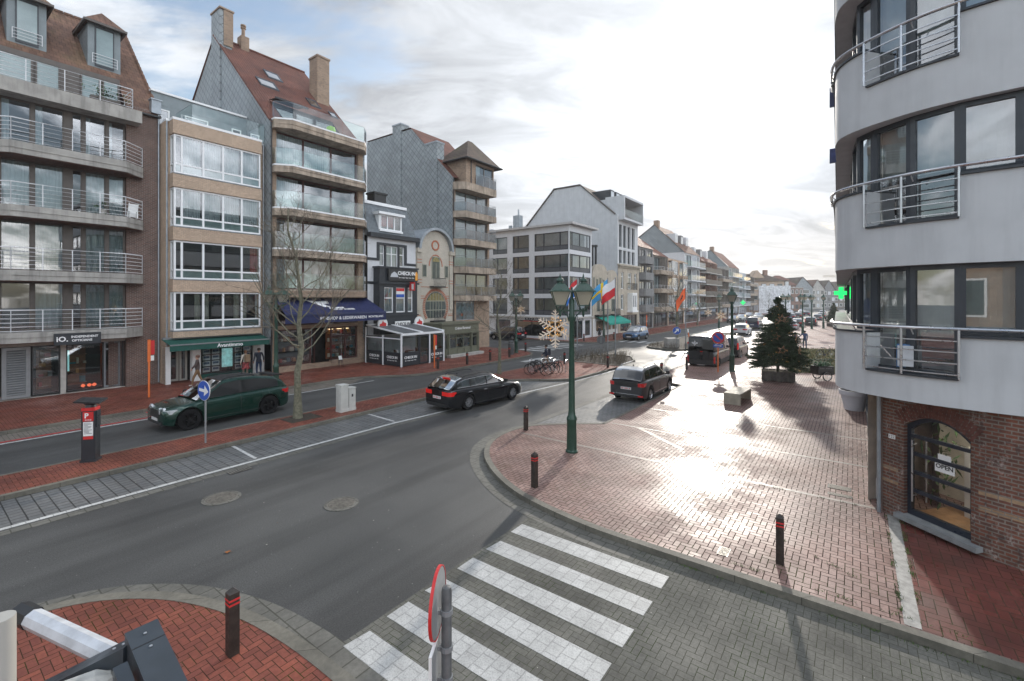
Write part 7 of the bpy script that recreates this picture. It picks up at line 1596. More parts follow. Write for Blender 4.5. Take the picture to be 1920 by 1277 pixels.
a2 = person('person in cream jumper and patterned skirt reading the window posters', P(13.0, 30.2, SZ), TH + 1.6, 1.7, (.50, .46, .40), (.2, .15, .12), stride=.04, hair=(.16, .08, .04), skirt=mat('patterned_skirt', (.25, .05, .05), .8, var=.9, scale=9))
tag(backpack(a2, mat('tan_backpack', (.22, .15, .09), .8)), 'tan backpack on the person in the patterned skirt', 'backpack')
person('person in dark navy clothes at the right of the window posters', P(13.75, 30.1, SZ), TH + 1.5, 1.78, (.014, .018, .03), (.012, .03, .07), stride=.04)
person('person in blue jacket and jeans walking away hand in hand', pg(1509, 654, SZ), 1.15, 1.78, (.04, .06, .12), (.04, .06, .10), stride=.16, arms=((.05, .0), (.05, .42)))
person('person in dark jacket walking away on the left of the couple', pg(1491, 655, SZ), 1.15, 1.66, (.035, .03, .05), (.05, .06, .09), stride=.14, arms=((.05, .26), (.05, .0)))
# ---------------------------------------------------------------- houses up the street
BRRUST = brick('rust_brick', (.24, .10, .06), (.17, .075, .05), (.22, .18, .15))
BRGREY = brick('grey_brown_brick', (.17, .145, .12), (.13, .11, .095), (.18, .16, .14))
GREYC = mat('grey_concrete_facade', (.20, .20, .20), .8, var=.12, stain=.3)
def row_house(s0, s1, H, wallm, label, style, cols=2, T=26.7, roof=None, seed=0, shop=None, gcol=None):
    rnd = random.Random(seed); r, M = bld('apartment_building', label, 'building', s0, T); W_ = s1 - s0
    nf = max(2, round((H - 3.0) / 2.75)); ph = (H - 3.1) / nf
    cells = []
    for f in range(nf):
        for c in range(cols):
            a = s0 + W_ * (c + .12) / cols; b_ = s0 + W_ * (c + .88) / cols; cells.append((a, b_, 3.1 + f * ph + .15, 3.1 + (f + 1) * ph - .4, f, c))
    w_ = MB(M); w_.wall(s0 + .01, s1 - .01, .1, H, 0, [q[:4] for q in cells] + [(s0 + .4, s1 - .4, .2, 2.6)], .25); w_.quad((s0 + .01, 13, .1), (s0 + .01, 0, .1), (s0 + .01, 0, H), (s0 + .01, 13, H)); w_.quad((s0, 0, H - .01), (s1, 0, H - .01), (s1, 13, H - .01), (s0, 13, H - .01)); w_.build('wall', wallm, r)
    for a, b_, z0, z1, f, c in cells: win(r, M, a, b_, z0, z1, .1, 2, (), PVC if style in ('bay', 'white') else DFRAME, .09, rnd.choice((CURT, CURT, CURTB, None)))
    win(r, M, s0 + .4, s1 - .4, .2, 2.6, .1, 3, (), BLACKM, .1, None, name='shop_window'); backing(r, M, s0, s1, .2, H - .2, 1.1)
    e = MB(M); e.box(s0 + .1, -.25, 2.65, s1 - .1, -.005, 3.0); e.build('shop_fascia', shop or rnd.choice((CHAR, CONCL, OLIVE, WPAINT)), r)
    for f in range(nf):
        z = 3.1 + f * ph; x0, x1 = s0 + .15, s1 - .15; d = {'bay': .75, 'conc': 1.25, 'glass': 1.4, 'dark': 1.3, 'white': 1.1, 'trap': 1.0}[style]
        if style == 'bay':
            for c in range(cols):
                if c % 2: continue
                a = s0 + W_ * (c + .08) / cols; b_ = s0 + W_ * (c + .92) / cols; g = MB(M); g.box(a, -d, z - .25, b_, 0, z + .15); g.box(a, -d, z + ph - .5, b_, 0, z + ph - .3); g.build('bay', wallm, r); win(r, M, a, b_, z + .15, z + ph - .5, -d + .05, 4, (z + .6,), PVC, .09, None)
            continue
        if style == 'trap':
            slab(r, M, [(x0, 0), (x0 + .2, -d), (x0 + W_ * .62, -d), (x0 + W_ * .8, -.2), (x0 + W_ * .8, 0)], z - .2, z + .95, GREYC, 'balcony'); continue
        slab(r, M, [(x0, 0), (x0 + .3, -d), (x1 - .3, -d), (x1, 0)], z - .22, z + (.02 if style in ('glass', 'dark', 'white') else .5), {'conc': AGED, 'dark': CONCL}.get(style, WHITE2))
        pts = [(x0, -.02), (x0 + .3, -d + .05), (x1 - .3, -d + .05), (x1, -.02)]
        if style == 'conc': rail(r, M, pts, z + .55, z + 1.05, 3, WRAIL, 1.6)
        elif style == 'dark': b = MB(M); [b.quad((*p, z + .08), (*q, z + .08), (*q, z + 1.0), (*p, z + 1.0)) for p, q in zip(pts[:-1], pts[1:])]; b.build('balcony_panel', mat('bronze_panel', (.045, .038, .034), .4, var=.15), r)
        else: balustrade(r, M, pts, z + .05, z + 1.05)
    if style not in ('bay', 'trap'):
        for c in range(1, cols): x = s0 + W_ * c / cols; b = MB(M); b.box(x - .12, -.9, 3.1, x + .12, -.005, H - .3); b.build('party_screen', wallm, r)
    if roof:
        rm, rt, ry = roof; f = MB(M); f.add([(s0 - .2, -.2, H - .1), (s1 + .1, -.2, H - .1), (s1 + .1, ry, rt), (s0 - .2, ry, rt), (s1 + .1, 13, H + 1), (s0 - .2, 13, H + 1)], [(0, 1, 2, 3), (3, 2, 4, 5)]); f.build('roof', rm, r)
        gable(r, M, s0 + .02, [(0, H - 2), (0, H - .1), (ry, rt - .08), (13, H + .9), (13, H - 2)], .15, gcol or SLATEG)
        if rnd.random() < .8: ch = MB(M); ch.box(s0 + 1, ry - .5, rt - 1, s0 + 2.0, ry + .5, rt + 1.0); ch.build('chimney', BRTAN, r)
        if style in ('glass', 'bay', 'dark'):
            for q in range(2 if W_ < 11 else 3):
                x = s0 + W_ * (q + .5) / (2 if W_ < 11 else 3) - .9; y = ry * .35; z = H + (rt - H) * .38; d = MB(M); d.box(x, y, z - .4, x + 1.8, y + 3.5, z + 1.7); do = d.build('dormer', GREYC if q % 2 else WHITE2, r); g = MB(M); g.box(x + .25, y - .03, z, x + 1.55, y - .005, z + 1.4); g.build('pane', MATS['pale_pane'], do)
    return r
row_house(69.0, 75.3, 13.2, GREYC, 'grey block with folded concrete balconies right of the tall white gable', 'trap', 2, roof=(TILEO, 18.5, 7), seed=1)
row_house(75.4, 82.9, 12.4, BRGREY, 'brown balconied block right of the folded grey balconies', 'conc', 2, roof=(TILEO, 17.5, 7), seed=2)
row_house(83.0, 92.9, 12.3, BRBEIGE, 'beige block with white framed bay windows below the big grey gable', 'bay', 3, seed=3)
row_house(93.0, 104.3, 14.2, WHITE2, 'white modern block with stacked glass balconies and grey gable', 'glass', 2, roof=(TILEB, 20.2, 6), seed=4)
row_house(104.4, 120.4, 13.4, BRRUST, 'rust brick block with dark bronze balcony panels', 'dark', 3, roof=(TILEO, 17.0, 5), seed=5)
row_house(120.5, 132.9, 12.6, BRGREY, 'grey brown block with concrete balconies beyond the rust brick one', 'conc', 3, seed=6)
row_house(133.0, 147, 13.6, CONCL, 'pale block below the second grey gable far up the street', 'white', 3, roof=(TILEO, 18.3, 4.5), seed=7)
row_house(147.1, 158, 12.8, WHITE2, 'white far block near the end of the left row', 'glass', 2, seed=8)
row_house(158.1, 172, 12.2, BRGREY, 'last grey block of the left row before the street bends', 'conc', 3, seed=9)
def end_house(px0, px1, Y, ye, yr, wallm, roofm, label, kind='hip', cols=3, seed=0):
    """a house facing down the street, sized from where its corners stand"""
    X0, X1 = (px0 - 960) / 861 * Y, (px1 - 960) / 861 * Y; ze, zr = 5 - (ye - 560) / 861 * Y, 5 - (yr - 560) / 861 * Y; W_ = X1 - X0
    r = thing('town_house', label, 'house', (X0, Y, .1), 0); rnd = random.Random(seed)
    b = MB(); b.box(0, 0, 0, W_, 14, ze); 
    if kind == 'gable': b.yprism([(0, ze), (W_, ze), (W_ * .45, zr)], 0, 14)
    b.build('wall', wallm, r); f = MB()
    if kind == 'hip': f.add([(-.5, -.5, ze), (W_ + .5, -.5, ze), (W_ + .5, 14, ze), (-.5, 14, ze), (W_ * .25, 5, zr), (W_ * .7, 5, zr)], [(0, 1, 5, 4), (1, 2, 5), (2, 3, 4, 5), (3, 0, 4)])
    elif kind == 'gable': f.add([(W_ * .45, -.3, zr + .1), (W_ + .4, -.3, ze), (W_ + .4, 14, ze), (W_ * .45, 14, zr + .1), (-.4, -.3, ze), (-.4, 14, ze)], [(0, 1, 2, 3), (4, 0, 3, 5)])
    else: f.box(-.2, -.2, ze, W_ + .2, 14, ze + .3)
    f.build('roof', roofm, r); nf = max(2, int(ze / 3.0))
    for q in range(nf):
        for c in range(cols):
            a = W_ * (c + .2) / cols; b = W_ * (c + .8) / cols; z = .8 + q * ze / nf; m_ = MB(); m_.box(a, -.06, z, b, .0, z + ze / nf * .55); wo = m_.build('window', PVC if rnd.random() < .6 else DFRAME, r); m_ = MB(); m_.box(a + .12, -.075, z + .12, b - .12, -.062, z + ze / nf * .55 - .12); m_.build('pane', rnd.choice((MATS['dark_leaded_glass'], MATS['pale_pane'])), wo)
    if kind == 'hip' and W_ > 8:
        m_ = MB(); m_.yprism([(W_ * .25, zr - 1.5), (W_ * .6, zr - 1.5), (W_ * .42, zr + 1.2)], 2.0, 5.5); m_.build('dormer', wallm, r); m_ = MB(); m_.box(W_ * .66, 4, zr - 1.5, W_ * .66 + 1.3, 5, zr + 1.4); m_.build('chimney', BRRUST, r)
    return r
end_house(1394, 1470, 160, 528, 513, BRBEIGE, TILEM, 'broad beige house with hipped roof facing down the street', 'hip', 5, 1)
end_house(1462, 1480, 190, 526, 516, BRGREY, TILEO, 'narrow brown house right of the broad hipped one', 'hip', 2, 2)
end_house(1478, 1492, 200, 535, 524, BRRUST, TILEO, 'low brick house with pointed roof left of the grey far gable', 'hip', 2, 3)
end_house(1490, 1524, 205, 541, 520, SLATEG, TILEM, 'grey slate gable house far down the street', 'gable', 1, 4)
end_house(1482, 1506, 185, 541, 540, BRRUST, CONCL, 'flat roofed red brick house in front of the grey far gable', 'flat', 3, 5)
end_house(1522, 1546, 215, 543, 525, CONCL, TILEB, 'white balconied house right of the grey far gable', 'gable', 3, 6)
end_house(1544, 1566, 230, 545, 526, GREYC, TILEM, 'grey far house left of the small fir tree', 'gable', 3, 7)
end_house(1564, 1598, 240, 545, 528, BRGREY, TILEM, 'brown roofed far house behind the small fir tree', 'gable', 4, 8)
end_house(1598, 1680, 250, 543, 526, CONCL, TILEB, 'pale far house hidden mostly by the rounded white block', 'gable', 6, 9)
b = MB(); b.box(8, -.3, .0, 10.2, -.1, 8.2) if False else b.box(0, 0, 0, 10.5, .3, 9.2); o = b.build('hoarding', mat('printed_hoarding', (.60, .61, .63), .7, var=.28, scale=1.6), loc=((1423 - 960) / 861 * 152, 152, .1)); tag(o, 'pale printed scaffold hoarding in front of the broad beige house', 'hoarding')
c = thing('tower_crane', 'thin pale tower crane jib above the farthest roofs', 'crane', (265, 400, 0)); b = MB(); b.box(29, -.6, 0, 30.2, .6, 27); b.build('mast', mat('crane_paint', (.5, .42, .3), .6), c); b = MB()
b.tube([(6, 0, 24), (40, 0, 24)], .25, 4); b.tube([(6, 0, 25.3), (36, 0, 25.8)], .2, 4); [b.tube([(6 + q * 2, 0, 24), (7 + q * 2, 0, 25.4), (8 + q * 2, 0, 24)], .14, 4) for q in range(15)]; b.build('jib', MATS['crane_paint'], c)
# ---------------------------------------------------------------- trees
def bare_tree(label, loc, H, rt, fork, spread, seed, n1=24, n2=6, n3=4, group='bare pollarded street trees'):
    rnd = random.Random(seed); r = thing('bare_tree', label, 'tree', loc, 0, group); t = MB()
    lead = [Vector((rnd.gauss(0, .025) * i, rnd.gauss(0, .025) * i, H * i / 9)) for i in range(10)]
    t.tube(lead, [rt * (1.25 if i == 0 else 1) * (1 - .93 * (i / 9) ** .8) + .012 for i in range(10)], 10); b = MB()
    def along(u): x = u * 9; i = min(int(x), 8); return lead[i].lerp(lead[i + 1], x - i)
    def limb(p, d, L, r0, lvl):
        pts = [p]; k = 5 if lvl < 2 else 3; dd = d.copy()
        for q in range(k):
            dd = (dd + Vector((rnd.gauss(0, .16), rnd.gauss(0, .16), rnd.gauss(.05 if lvl else .10, .12)))).normalized(); pts.append(pts[-1] + dd * L / k)
        (t if lvl == 0 else b).tube(pts, [r0 * (1 - .75 * q / k) for q in range(k + 1)], (6, 4, 3)[lvl], caps=False)
        if lvl < 2:
            for q in range(n2 if lvl == 0 else n3):
                u = rnd.uniform(.25, 1) * k; i = min(int(u), k - 1); pp = pts[i].lerp(pts[i + 1], u - i); ax = Vector((rnd.gauss(0, 1), rnd.gauss(0, 1), rnd.gauss(.25, .6))).normalized()
                nd = (dd * .75 + ax * .8).normalized(); limb(pp, nd, L * rnd.uniform(.35, .6), max(r0 * .42, .006), lvl + 1)
    for q in range(n1):
        u = fork + (1 - fork) * .9 * ((q + rnd.random()) / n1) ** 1.25; a = q * 2.4 + rnd.gauss(0, .3); up = rnd.uniform(.25, .75) + .5 * u
        d = Vector((math.cos(a), math.sin(a), up)).normalized(); limb(along(u), d, spread * (1.15 - .75 * (u - fork) / (1 - fork)) * rnd.uniform(.75, 1.15), rt * .26 * (1.1 - .8 * u), 0)
    t.build('trunk', BARK, r, True); b.build('twigs', TWIG, r); return r
bare_tree('big bare tree with mossy trunk on the median', P(9.85, 18.2, .1), 8.6, .15, .30, 3.0, 3, 25, 7, 5)
b = MB(); b.cbox(0, 0, 0, 1.3, 1.0, .012); tag(b.build('tree_pit', EARTH, loc=P(9.95, 18.1, SZ), rot=TH), kind='structure')
bare_tree('slim bare tree standing behind the black estate car', P(23.4, 18.4, .1), 7.2, .115, .30, 2.3, 8, 22, 6, 4)
bare_tree('slim bare tree on the island beside the concrete block', P(49.0, 14.8, .1), 7.4, .15, .28, 2.8, 12, 22, 6, 4)
bare_tree('slim bare tree on the far left pavement before the rust brick block', P(88, 22.9, .1), 7.2, .14, .28, 2.8, 15, 18, 5, 3)
bare_tree('slim bare tree further up the left pavement', P(104, 22.6, .1), 7.2, .14, .28, 2.8, 17, 16, 5, 3)
bare_tree('small bare tree far off right of the fir tree top', (66, 118, .1), 6.5, .14, .28, 2.8, 21, 16, 5, 3)
FIRM = mat('fir_needles', (.042, .074, .036), .7, var=.5, scale=2.5); STARW = mat('wooden_star', (.30, .17, .09), .7, var=.2)
def fir(label, loc, H, Rb, seed, nb=640, group='decorated fir trees in planters'):
    rnd = random.Random(seed); r = thing('fir_tree', label, 'tree', loc, 0, group); t = MB(); t.tube([(0, 0, 0), (0, 0, H * .5), (.02, 0, H)], [.09, .055, .012], 7); b = MB()
    def spray(p, d, L, n):
        for q in range(n):
            c = p + d * (L * q / n); w_ = Vector((rnd.gauss(0, 1), rnd.gauss(0, 1), rnd.gauss(0, .7))).normalized(); e = (d * .6 + w_ * .8).normalized() * rnd.uniform(.07, .12); s_ = e.cross(Vector((rnd.random(), rnd.random(), rnd.random()))).normalized() * .013
            b.add([c - s_, c + s_, c + e + s_ * .3, c + e - s_ * .3], [(0, 1, 2, 3)])
    for q in range(nb):
        u = rnd.random() ** 1.35; z = .52 + (H - .6) * u; a = rnd.uniform(0, 6.283); wb = Rb * (1 - u) ** .85 * rnd.uniform(.62, 1.12) + .10; droop = .02 - .14 * (1 - u) + rnd.gauss(0, .1) + (.7 if u > .9 else 0)
        d = Vector((math.cos(a), math.sin(a), droop)).normalized(); p0 = Vector((0, 0, z)); tip = p0 + d * wb; k = max(4, int(wb / .06)); side = Vector((-d.y, d.x, 0))
        t.tube([p0, p0.lerp(tip, .6) + Vector((0, 0, .02)), tip + Vector((0, 0, .05))], [.014, .009, .004], 3, caps=False)
        for i in range(k):
            f = .18 + .82 * i / k; pp = p0.lerp(tip, f) + Vector((0, 0, .05 * f * f))
            for s_ in (-1, 1):
                dd = (d * .75 + side * s_ * .75 + Vector((0, 0, rnd.gauss(0, .15)))).normalized(); spray(pp, dd, min(.28, wb * .38) * (1.15 - f * .7), 4)
            spray(pp, d, .1, 2)
    t.build('trunk', BARK, r); b.build('crown', FIRM, r); l = MB()
    for q in range(150):
        u = rnd.random() ** 1.2; z = .4 + (H - .5) * u; a = rnd.uniform(0, 6.283); R_ = Rb * (1 - u) ** .85 * rnd.uniform(.55, 1.0); c = Vector((R_ * math.cos(a), R_ * math.sin(a), z - .15 * R_)); l.lathe([(0, -.013), (.011, 0), (0, .013)], c, 4)
    l.build('fairy_lights', AMBER, r)
    for z, a, k in ((3.1, -1.7, .27), (3.0, -1.2, .22), (2.1, -2.2, .25), (1.9, -.75, .33), (1.35, -1.9, .3), (2.9, -2.2, .2), (1.3, -.9, .28)):
        z *= H / 4.3; R_ = Rb * (1 - z / H) ** .85 * .98; s_ = MB(T_(R_ * math.cos(a), R_ * math.sin(a), z) @ Matrix.Rotation(a + math.pi / 2, 4, 'Z') @ Matrix.Rotation(rnd.uniform(-.3, .3), 4, 'Y')); o_ = []; i_ = []
        for q in range(10): ra = k if q % 2 == 0 else k * .42; an = math.pi / 2 + q * math.pi / 5; o_.append((ra * math.cos(an), ra * math.sin(an))); i_.append((ra * .66 * math.cos(an), ra * .66 * math.sin(an)))
        for q in range(10): j = (q + 1) % 10; s_.loft([[(p[0], y, p[1]) for p in (o_[q], o_[j], i_[j], i_[q])] for y in (-.02, .02)])
        s_.build('wooden_star', STARW, r)
    return r
def planter(label, loc, rz, L, W_, h):
    b = MB(); th = .06; n = 9
    for q in range(n): x = -L / 2 + L * q / n; b.box(x + .006, -W_ / 2, .06, x + L / n - .006, -W_ / 2 + th, h); b.box(x + .006, W_ / 2 - th, .06, x + L / n - .006, W_ / 2, h)
    for q in range(7): y = -W_ / 2 + th + (W_ - 2 * th) * q / 7; b.box(-L / 2, y + .004, .06, -L / 2 + th, y + (W_ - 2 * th) / 7 - .004, h); b.box(L / 2 - th, y + .004, .06, L / 2, y + (W_ - 2 * th) / 7 - .004, h)
    for x in (-L / 2 + .1, 0, L / 2 - .3): b.box(x, -W_ / 2 + .02, 0, x + .2, W_ / 2 - .02, .06)
    r = thing('planter', label, 'planter', loc, rz, 'slatted timber planters holding fir trees'); b.build('box', mat('weathered_timber', (.135, .12, .105), .8, var=.3, scale=5, stain=.3), r); MB().box(-L / 2 + th, -W_ / 2 + th, .08, L / 2 - th, W_ / 2 - th, h - .06).build('soil', mat('straw_soil', (.16, .13, .08), .95, var=.4, scale=9), r); return r
pl = planter('grey slatted timber planter under the big fir tree', P(31.55, 3.6, SZ), TH - R(82), 1.72, 1.35, .58)
ft = fir('big decorated fir tree with wooden stars in the middle of the plaza', P(31.55, 3.6, SZ + .52), 4.42, 1.62, 4)
Y = 861 * 4.88 / (612 - 560); X = (1563 - 960) / 861 * Y; dup(pl, (X, Y, SZ), 0, 'small far planter under the second fir tree', .95); dup(ft, (X, Y, SZ + .5), 1.0, 'small far fir tree left of the rounded white block', .82)
def shrub(label, loc, n, h, sp, seed, group='bare twiggy shrubs in the flower beds'):
    rnd = random.Random(seed); b = MB()
    for q in range(n):
        a = rnd.uniform(0, 6.28); d = Vector((math.cos(a) * rnd.uniform(.1, .8), math.sin(a) * rnd.uniform(.1, .8), 1)).normalized(); p = Vector((rnd.gauss(0, sp * .45), rnd.gauss(0, sp * .45), 0)); L = h * rnd.uniform(.55, 1.1); m = p + d * L * .55; e = m + (d + Vector((rnd.gauss(0, .2), rnd.gauss(0, .2), .2))).normalized() * L * .45
        b.tube([p, m, e], [.008, .006, .003], 3, caps=False)
        for i in range(3): f = rnd.uniform(.3, .9); pp = p.lerp(e, f); b.tube([pp, pp + Vector((rnd.gauss(0, .12), rnd.gauss(0, .12), rnd.uniform(.05, .2)))], [.005, .002], 3, caps=False)
    o = b.build('bare_shrub', mat('shrub_twigs', (.11, .085, .055), .9, var=.25), loc=loc); return tag(o, label, 'shrub', group)
for i, (s, t, l) in enumerate(((32.1, 14.0, 'twiggy bare shrub at the near right corner of the flagpole bed'), (32.2, 15.1, 'twiggy bare shrub at the near edge of the flagpole bed'), (32.3, 16.3, 'twiggy bare shrub left of the sign in the flagpole bed'), (32.3, 17.4, 'twiggy bare shrub at the near left corner of the flagpole bed'), (34.0, 14.6, 'taller twiggy shrub right of the flagpoles'), (34.4, 15.8, 'twiggy shrub between the flagpoles and the grey round sign'), (34.6, 17.2, 'twiggy shrub at the back left of the flagpole bed'), (36.0, 15.4, 'twiggy shrub at the back right of the flagpole bed'))): shrub(l, P(s, t, .1), 46, .95, .75, 40 + i)
for i, (s, t, l) in enumerate(((45.8, 15.6, 'low twiggy shrub left of the concrete block'), (45.7, 14.3, 'low twiggy shrub in front of the concrete block'), (46.4, 16.4, 'low twiggy shrub at the left end of the arrow sign island'), (47, 13.2, 'low twiggy shrub by the leaning orange post'))): shrub(l, P(s, t, .1), 36, .6, .7, 60 + i)
b = MB(); b.box(-.62, -.45, 0, .62, .45, .92); b.box(-.55, -.38, .92, .55, .38, .925); [b.box(-.62 + q * .2, -.455, .02, -.61 + q * .2, -.45, .9) for q in range(1, 6)]; tag(b.build('concrete_block', CONCL, loc=P(46.9, 14.7, .1), rot=TH - R(50)), 'square concrete planter block behind the small arrow sign', 'planter')
# ---------------------------------------------------------------- flags
def flagpole(label, flabel, s, t, h, cells, w_, hh, ang, droop, seed=0, z=.1):
    r = thing('flagpole', label, 'flagpole', P(s, t, z), 0, 'grey metal flagpoles'); b = MB(); b.tube([(0, 0, 0), (0, 0, h)], [.055, .04], 8); b.lathe([(.0, h + .12), (.05, h + .06), (.05, h)][::-1], n=8); b.build('pole', GREYM, r)
    f = MB(); nx, ny = 18, 12; rnd = random.Random(seed); dx, dy = math.cos(ang), math.sin(ang)
    def pt(u, v_): wv = .10 * math.sin(u * 7 + v_ * 2 + seed) * u; L = u * w_ * (1 - droop * .35); return (dx * L - dy * wv - dx * .0, dy * L + dx * wv, h - .08 - v_ * hh - droop * u ** 1.3 * w_ * .85 + .04 * math.sin(u * 9 + seed))
    cols = []
    for i in range(nx):
        for j in range(ny):
            u, v_ = (i + .5) / nx, (j + .5) / ny; m = cells(u, v_)
            if m not in cols: cols.append(m)
            f.quad(pt(i / nx, (j + 1) / ny), pt((i + 1) / nx, (j + 1) / ny), pt((i + 1) / nx, j / ny), pt(i / nx, j / ny), cols.index(m))
    o = f.build('flag', [mat('flag_' + c, FC[c], .8, var=.05) for c in cols], None, True, P(s, t, z)); tag(o, flabel, 'flag', 'flags on poles')
FC = {'red': (.60, .02, .03), 'white': (.75, .75, .76), 'blue': (.02, .16, .55), 'sky': (.06, .36, .70), 'yellow': (.85, .60, .02), 'orange': (.75, .12, .03), 'black': (.04, .015, .015)}
flagpole('flagpole carrying the white over red flag', 'white over red flag blowing left', 34.3, 15.2, 6.5, lambda u, v: 'white' if v < .5 else 'red', 1.45, 1.35, math.pi + .25, .55, 1)
flagpole('flagpole carrying the blue and yellow flag', 'light blue flag with a yellow cross', 34.2, 15.8, 6.5, lambda u, v: 'yellow' if (.38 < v < .62 or .30 < u < .46) else 'sky', 1.65, 1.25, math.pi + .1, .62, 2)
flagpole('flagpole half hidden by the tall lamp with a tricolour flag', 'red white and blue tricolour flag behind the lamp lanterns', 33.2, 18.02, 6.6, lambda u, v: 'red' if v < .34 else 'white' if v < .67 else 'blue', 1.3, 1.25, math.pi + .2, .9, 3)
flagpole('flagpole carrying the orange flag on the arrow sign island', 'orange red flag with dark emblem hanging limp', 45.4, 12.9, 6.1, lambda u, v: 'black' if (u - .45) ** 2 + (v - .5) ** 2 < .02 else 'orange', 1.5, 1.1, math.pi + .2, 1.05, 4)
# ---------------------------------------------------------------- bicycles
def bicycle(label, loc, rz, lean=.0):
    r = thing('bicycle', label, 'bicycle', loc, rz, 'bicycles at the rack'); r.rotation_euler = (lean, 0, rz); R_ = .345
    for x in (-.54, .54):
        w_ = MB(); w_.tube([(x + R_ * math.cos(q * math.pi / 14), 0, R_ + R_ * math.sin(q * math.pi / 14)) for q in range(29)], .02, 6); wo = w_.build('wheel', TYRE, r)
        s_ = MB(); [s_.tube([(x, 0, R_), (x + R_ * math.cos(q * .45), 0, R_ + R_ * math.sin(q * .45))], .0025, 3) for q in range(14)]; s_.tube([(x, -.04, R_), (x, .04, R_)], .025, 8); s_.build('spokes', STEEL, wo)
        g = MB(); g.tube([(x + (R_ + .03) * math.cos(a), 0, R_ + (R_ + .03) * math.sin(a)) for a in [R(10 if x > 0 else 30) + q * R(13) for q in range(10)]], .016, 5); g.build('mudguard', BLACKM, r)
    f = MB(); bb = (-.08, 0, .30); st = (-.24, 0, .80); hd = (.36, 0, .82)
    for a, b_, q in ((bb, st, .018), (bb, (.40, 0, .62), .022), ((-.2, 0, .66), (.38, 0, .74), .016), (bb, (-.54, 0, R_), .012), ((-.2, 0, .68), (-.54, 0, R_), .010), (hd, (.42, 0, .58), .02), ((.42, 0, .58), (.54, 0, R_), .016)): f.tube([a, b_], q, 6)
    f.lathe([(.09, -.01), (.09, .01)], (0, 0, 0), 12) if False else None; f.tube([(-.08, -.02, .30), (-.08, .02, .30)], .09, 12); f.tube([(-.08, .03, .30), (-.02, .1, .16)], .012, 5); f.tube([(-.6, 0, .74), (-.28, 0, .72)], .012, 4); f.tube([(-.6, 0, .74), (-.54, 0, R_)], .008, 4); f.build('frame', mat('black_bike_frame', (.02, .022, .025), .35, .3, var=.1), r)
    s_ = MB(); s_.loft([[(-.24 + x, y, z) for y in (-w2, w2) for z in ((.86, .91) if y < 0 else (.91, .86))] for x, w2 in ((-.14, .09), (-.02, .085), (.14, .02))]); s_.build('saddle', BLACKM, r)
    h = MB(); h.tube([hd, (.33, 0, 1.0)], .014, 6); h.tube([(.12, -.30, 1.02), (.30, -.22, 1.04), (.35, 0, 1.02), (.30, .22, 1.04), (.12, .30, 1.02)], .013, 6); h.build('handlebar', STEEL, r); return r
bk = bicycle('black bicycle nearest us at the rack on the brick island', pg(1008, 704, SZ), -.28, .06)
for px, y, a, l in ((1014, 701, -.20, 'second black bicycle tangled behind the nearest one'), (1025, 700, -.42, 'third black bicycle with its wheel nearest the rack hoop'), (1042, 697, -1.15, 'bicycle at the right of the rack turned towards us')): dup(bk, pg(px, y, SZ), a, l)
k = thing('bicycle_rack', 'steel hoop bicycle rack on the brick island', 'bicycle rack', pg(1022, 697, SZ), -.25)
for q in range(4): b = MB(); x = -1.0 + q * .8; b.tube([(x, -.3, 0), (x, -.3, .72), (x, -.22, .8), (x, .42, .8), (x, .5, .72), (x, .5, 0)], .024, 6); b.build('hoop', STEEL, k)
# ---------------------------------------------------------------- planted bed, hedge and cargo bike on the plaza
gp = [pg(1478, 700, SZ)[:2], pg(1592, 700, SZ)[:2], pg(1606, 655, SZ)[:2], pg(1500, 655, SZ)[:2]]
o = flat([(p[0], p[1]) for p in gp], SZ + .03).build('planting_bed', mat('mossy_earth', (.10, .095, .045), .95, var=.5, scale=1.2)); tag(o, kind='structure')
rnd = random.Random(9); g = MB()
for q in range(9000):
    u, v_ = rnd.random(), rnd.random(); A, B = Vector(gp[0]).lerp(Vector(gp[1]), u), Vector(gp[3]).lerp(Vector(gp[2]), u); p = A.lerp(B, v_); a = rnd.uniform(0, 6.28); w_ = Vector((math.cos(a), math.sin(a), 0)) * .02; h = rnd.uniform(.08, .26); c = Vector((p.x, p.y, SZ)); g.add([c - w_, c + w_, c + Vector((rnd.gauss(0, .06), rnd.gauss(0, .06), h))], [(0, 1, 2)], 0 if rnd.random() < .5 else 1)
tag(g.build('dry_grass', [mat('green_grass', (.075, .10, .03), .9, var=.3), mat('straw_grass', (.22, .165, .07), .9, var=.3)]), kind='stuff')
def hedge(label, a, b_, w_, h, seed):
    rnd = random.Random(seed); m_ = MB(); A, B = Vector(a), Vector(b_); d = (B - A); L = d.length; d.normalize(); nn = Vector((-d.y, d.x, 0))
    for q in range(int(L * 700)):
        y, z = rnd.uniform(-1, 1), rnd.uniform(0, 1); 
        if max(abs(y), z) < .7: continue
        c = A + d * rnd.uniform(0, L) + nn * y * w_ + Vector((0, 0, z * h * rnd.uniform(.85, 1.1))); e = Vector((rnd.gauss(0, 1), rnd.gauss(0, 1), rnd.gauss(0, 1))).normalized() * .05; s_ = e.cross(Vector((0, 0, 1))).normalized() * .025; m_.add([c - e, c + s_, c + e, c - s_], [(0, 1, 2, 3)])
    o = m_.build('hedge', mat('box_leaves', (.04, .062, .022), .7, var=.4, scale=3), loc=(0, 0, 0)); tag(o, label, 'hedge', 'low clipped hedges round the planted bed')
hedge('low clipped hedge at the front of the planted bed', pg(1482, 698, SZ), pg(1600, 698, SZ), .28, .42, 1)
hedge('low clipped hedge across the middle of the planted bed', pg(1492, 681, SZ), pg(1606, 681, SZ), .24, .34, 2)
cb = thing('cargo_bicycle', 'black cargo trike with a box of greenery beside the planted bed', 'bicycle', pg(1541, 712, SZ), .03)
b = MB(); b.loft([[(-.46, -.38, z0), (.46, -.38, z0), (.50, .38, z0), (-.46, .38, z0)] for z0 in (.34, .36, .84)]); b.build('box', BLACKM, cb)
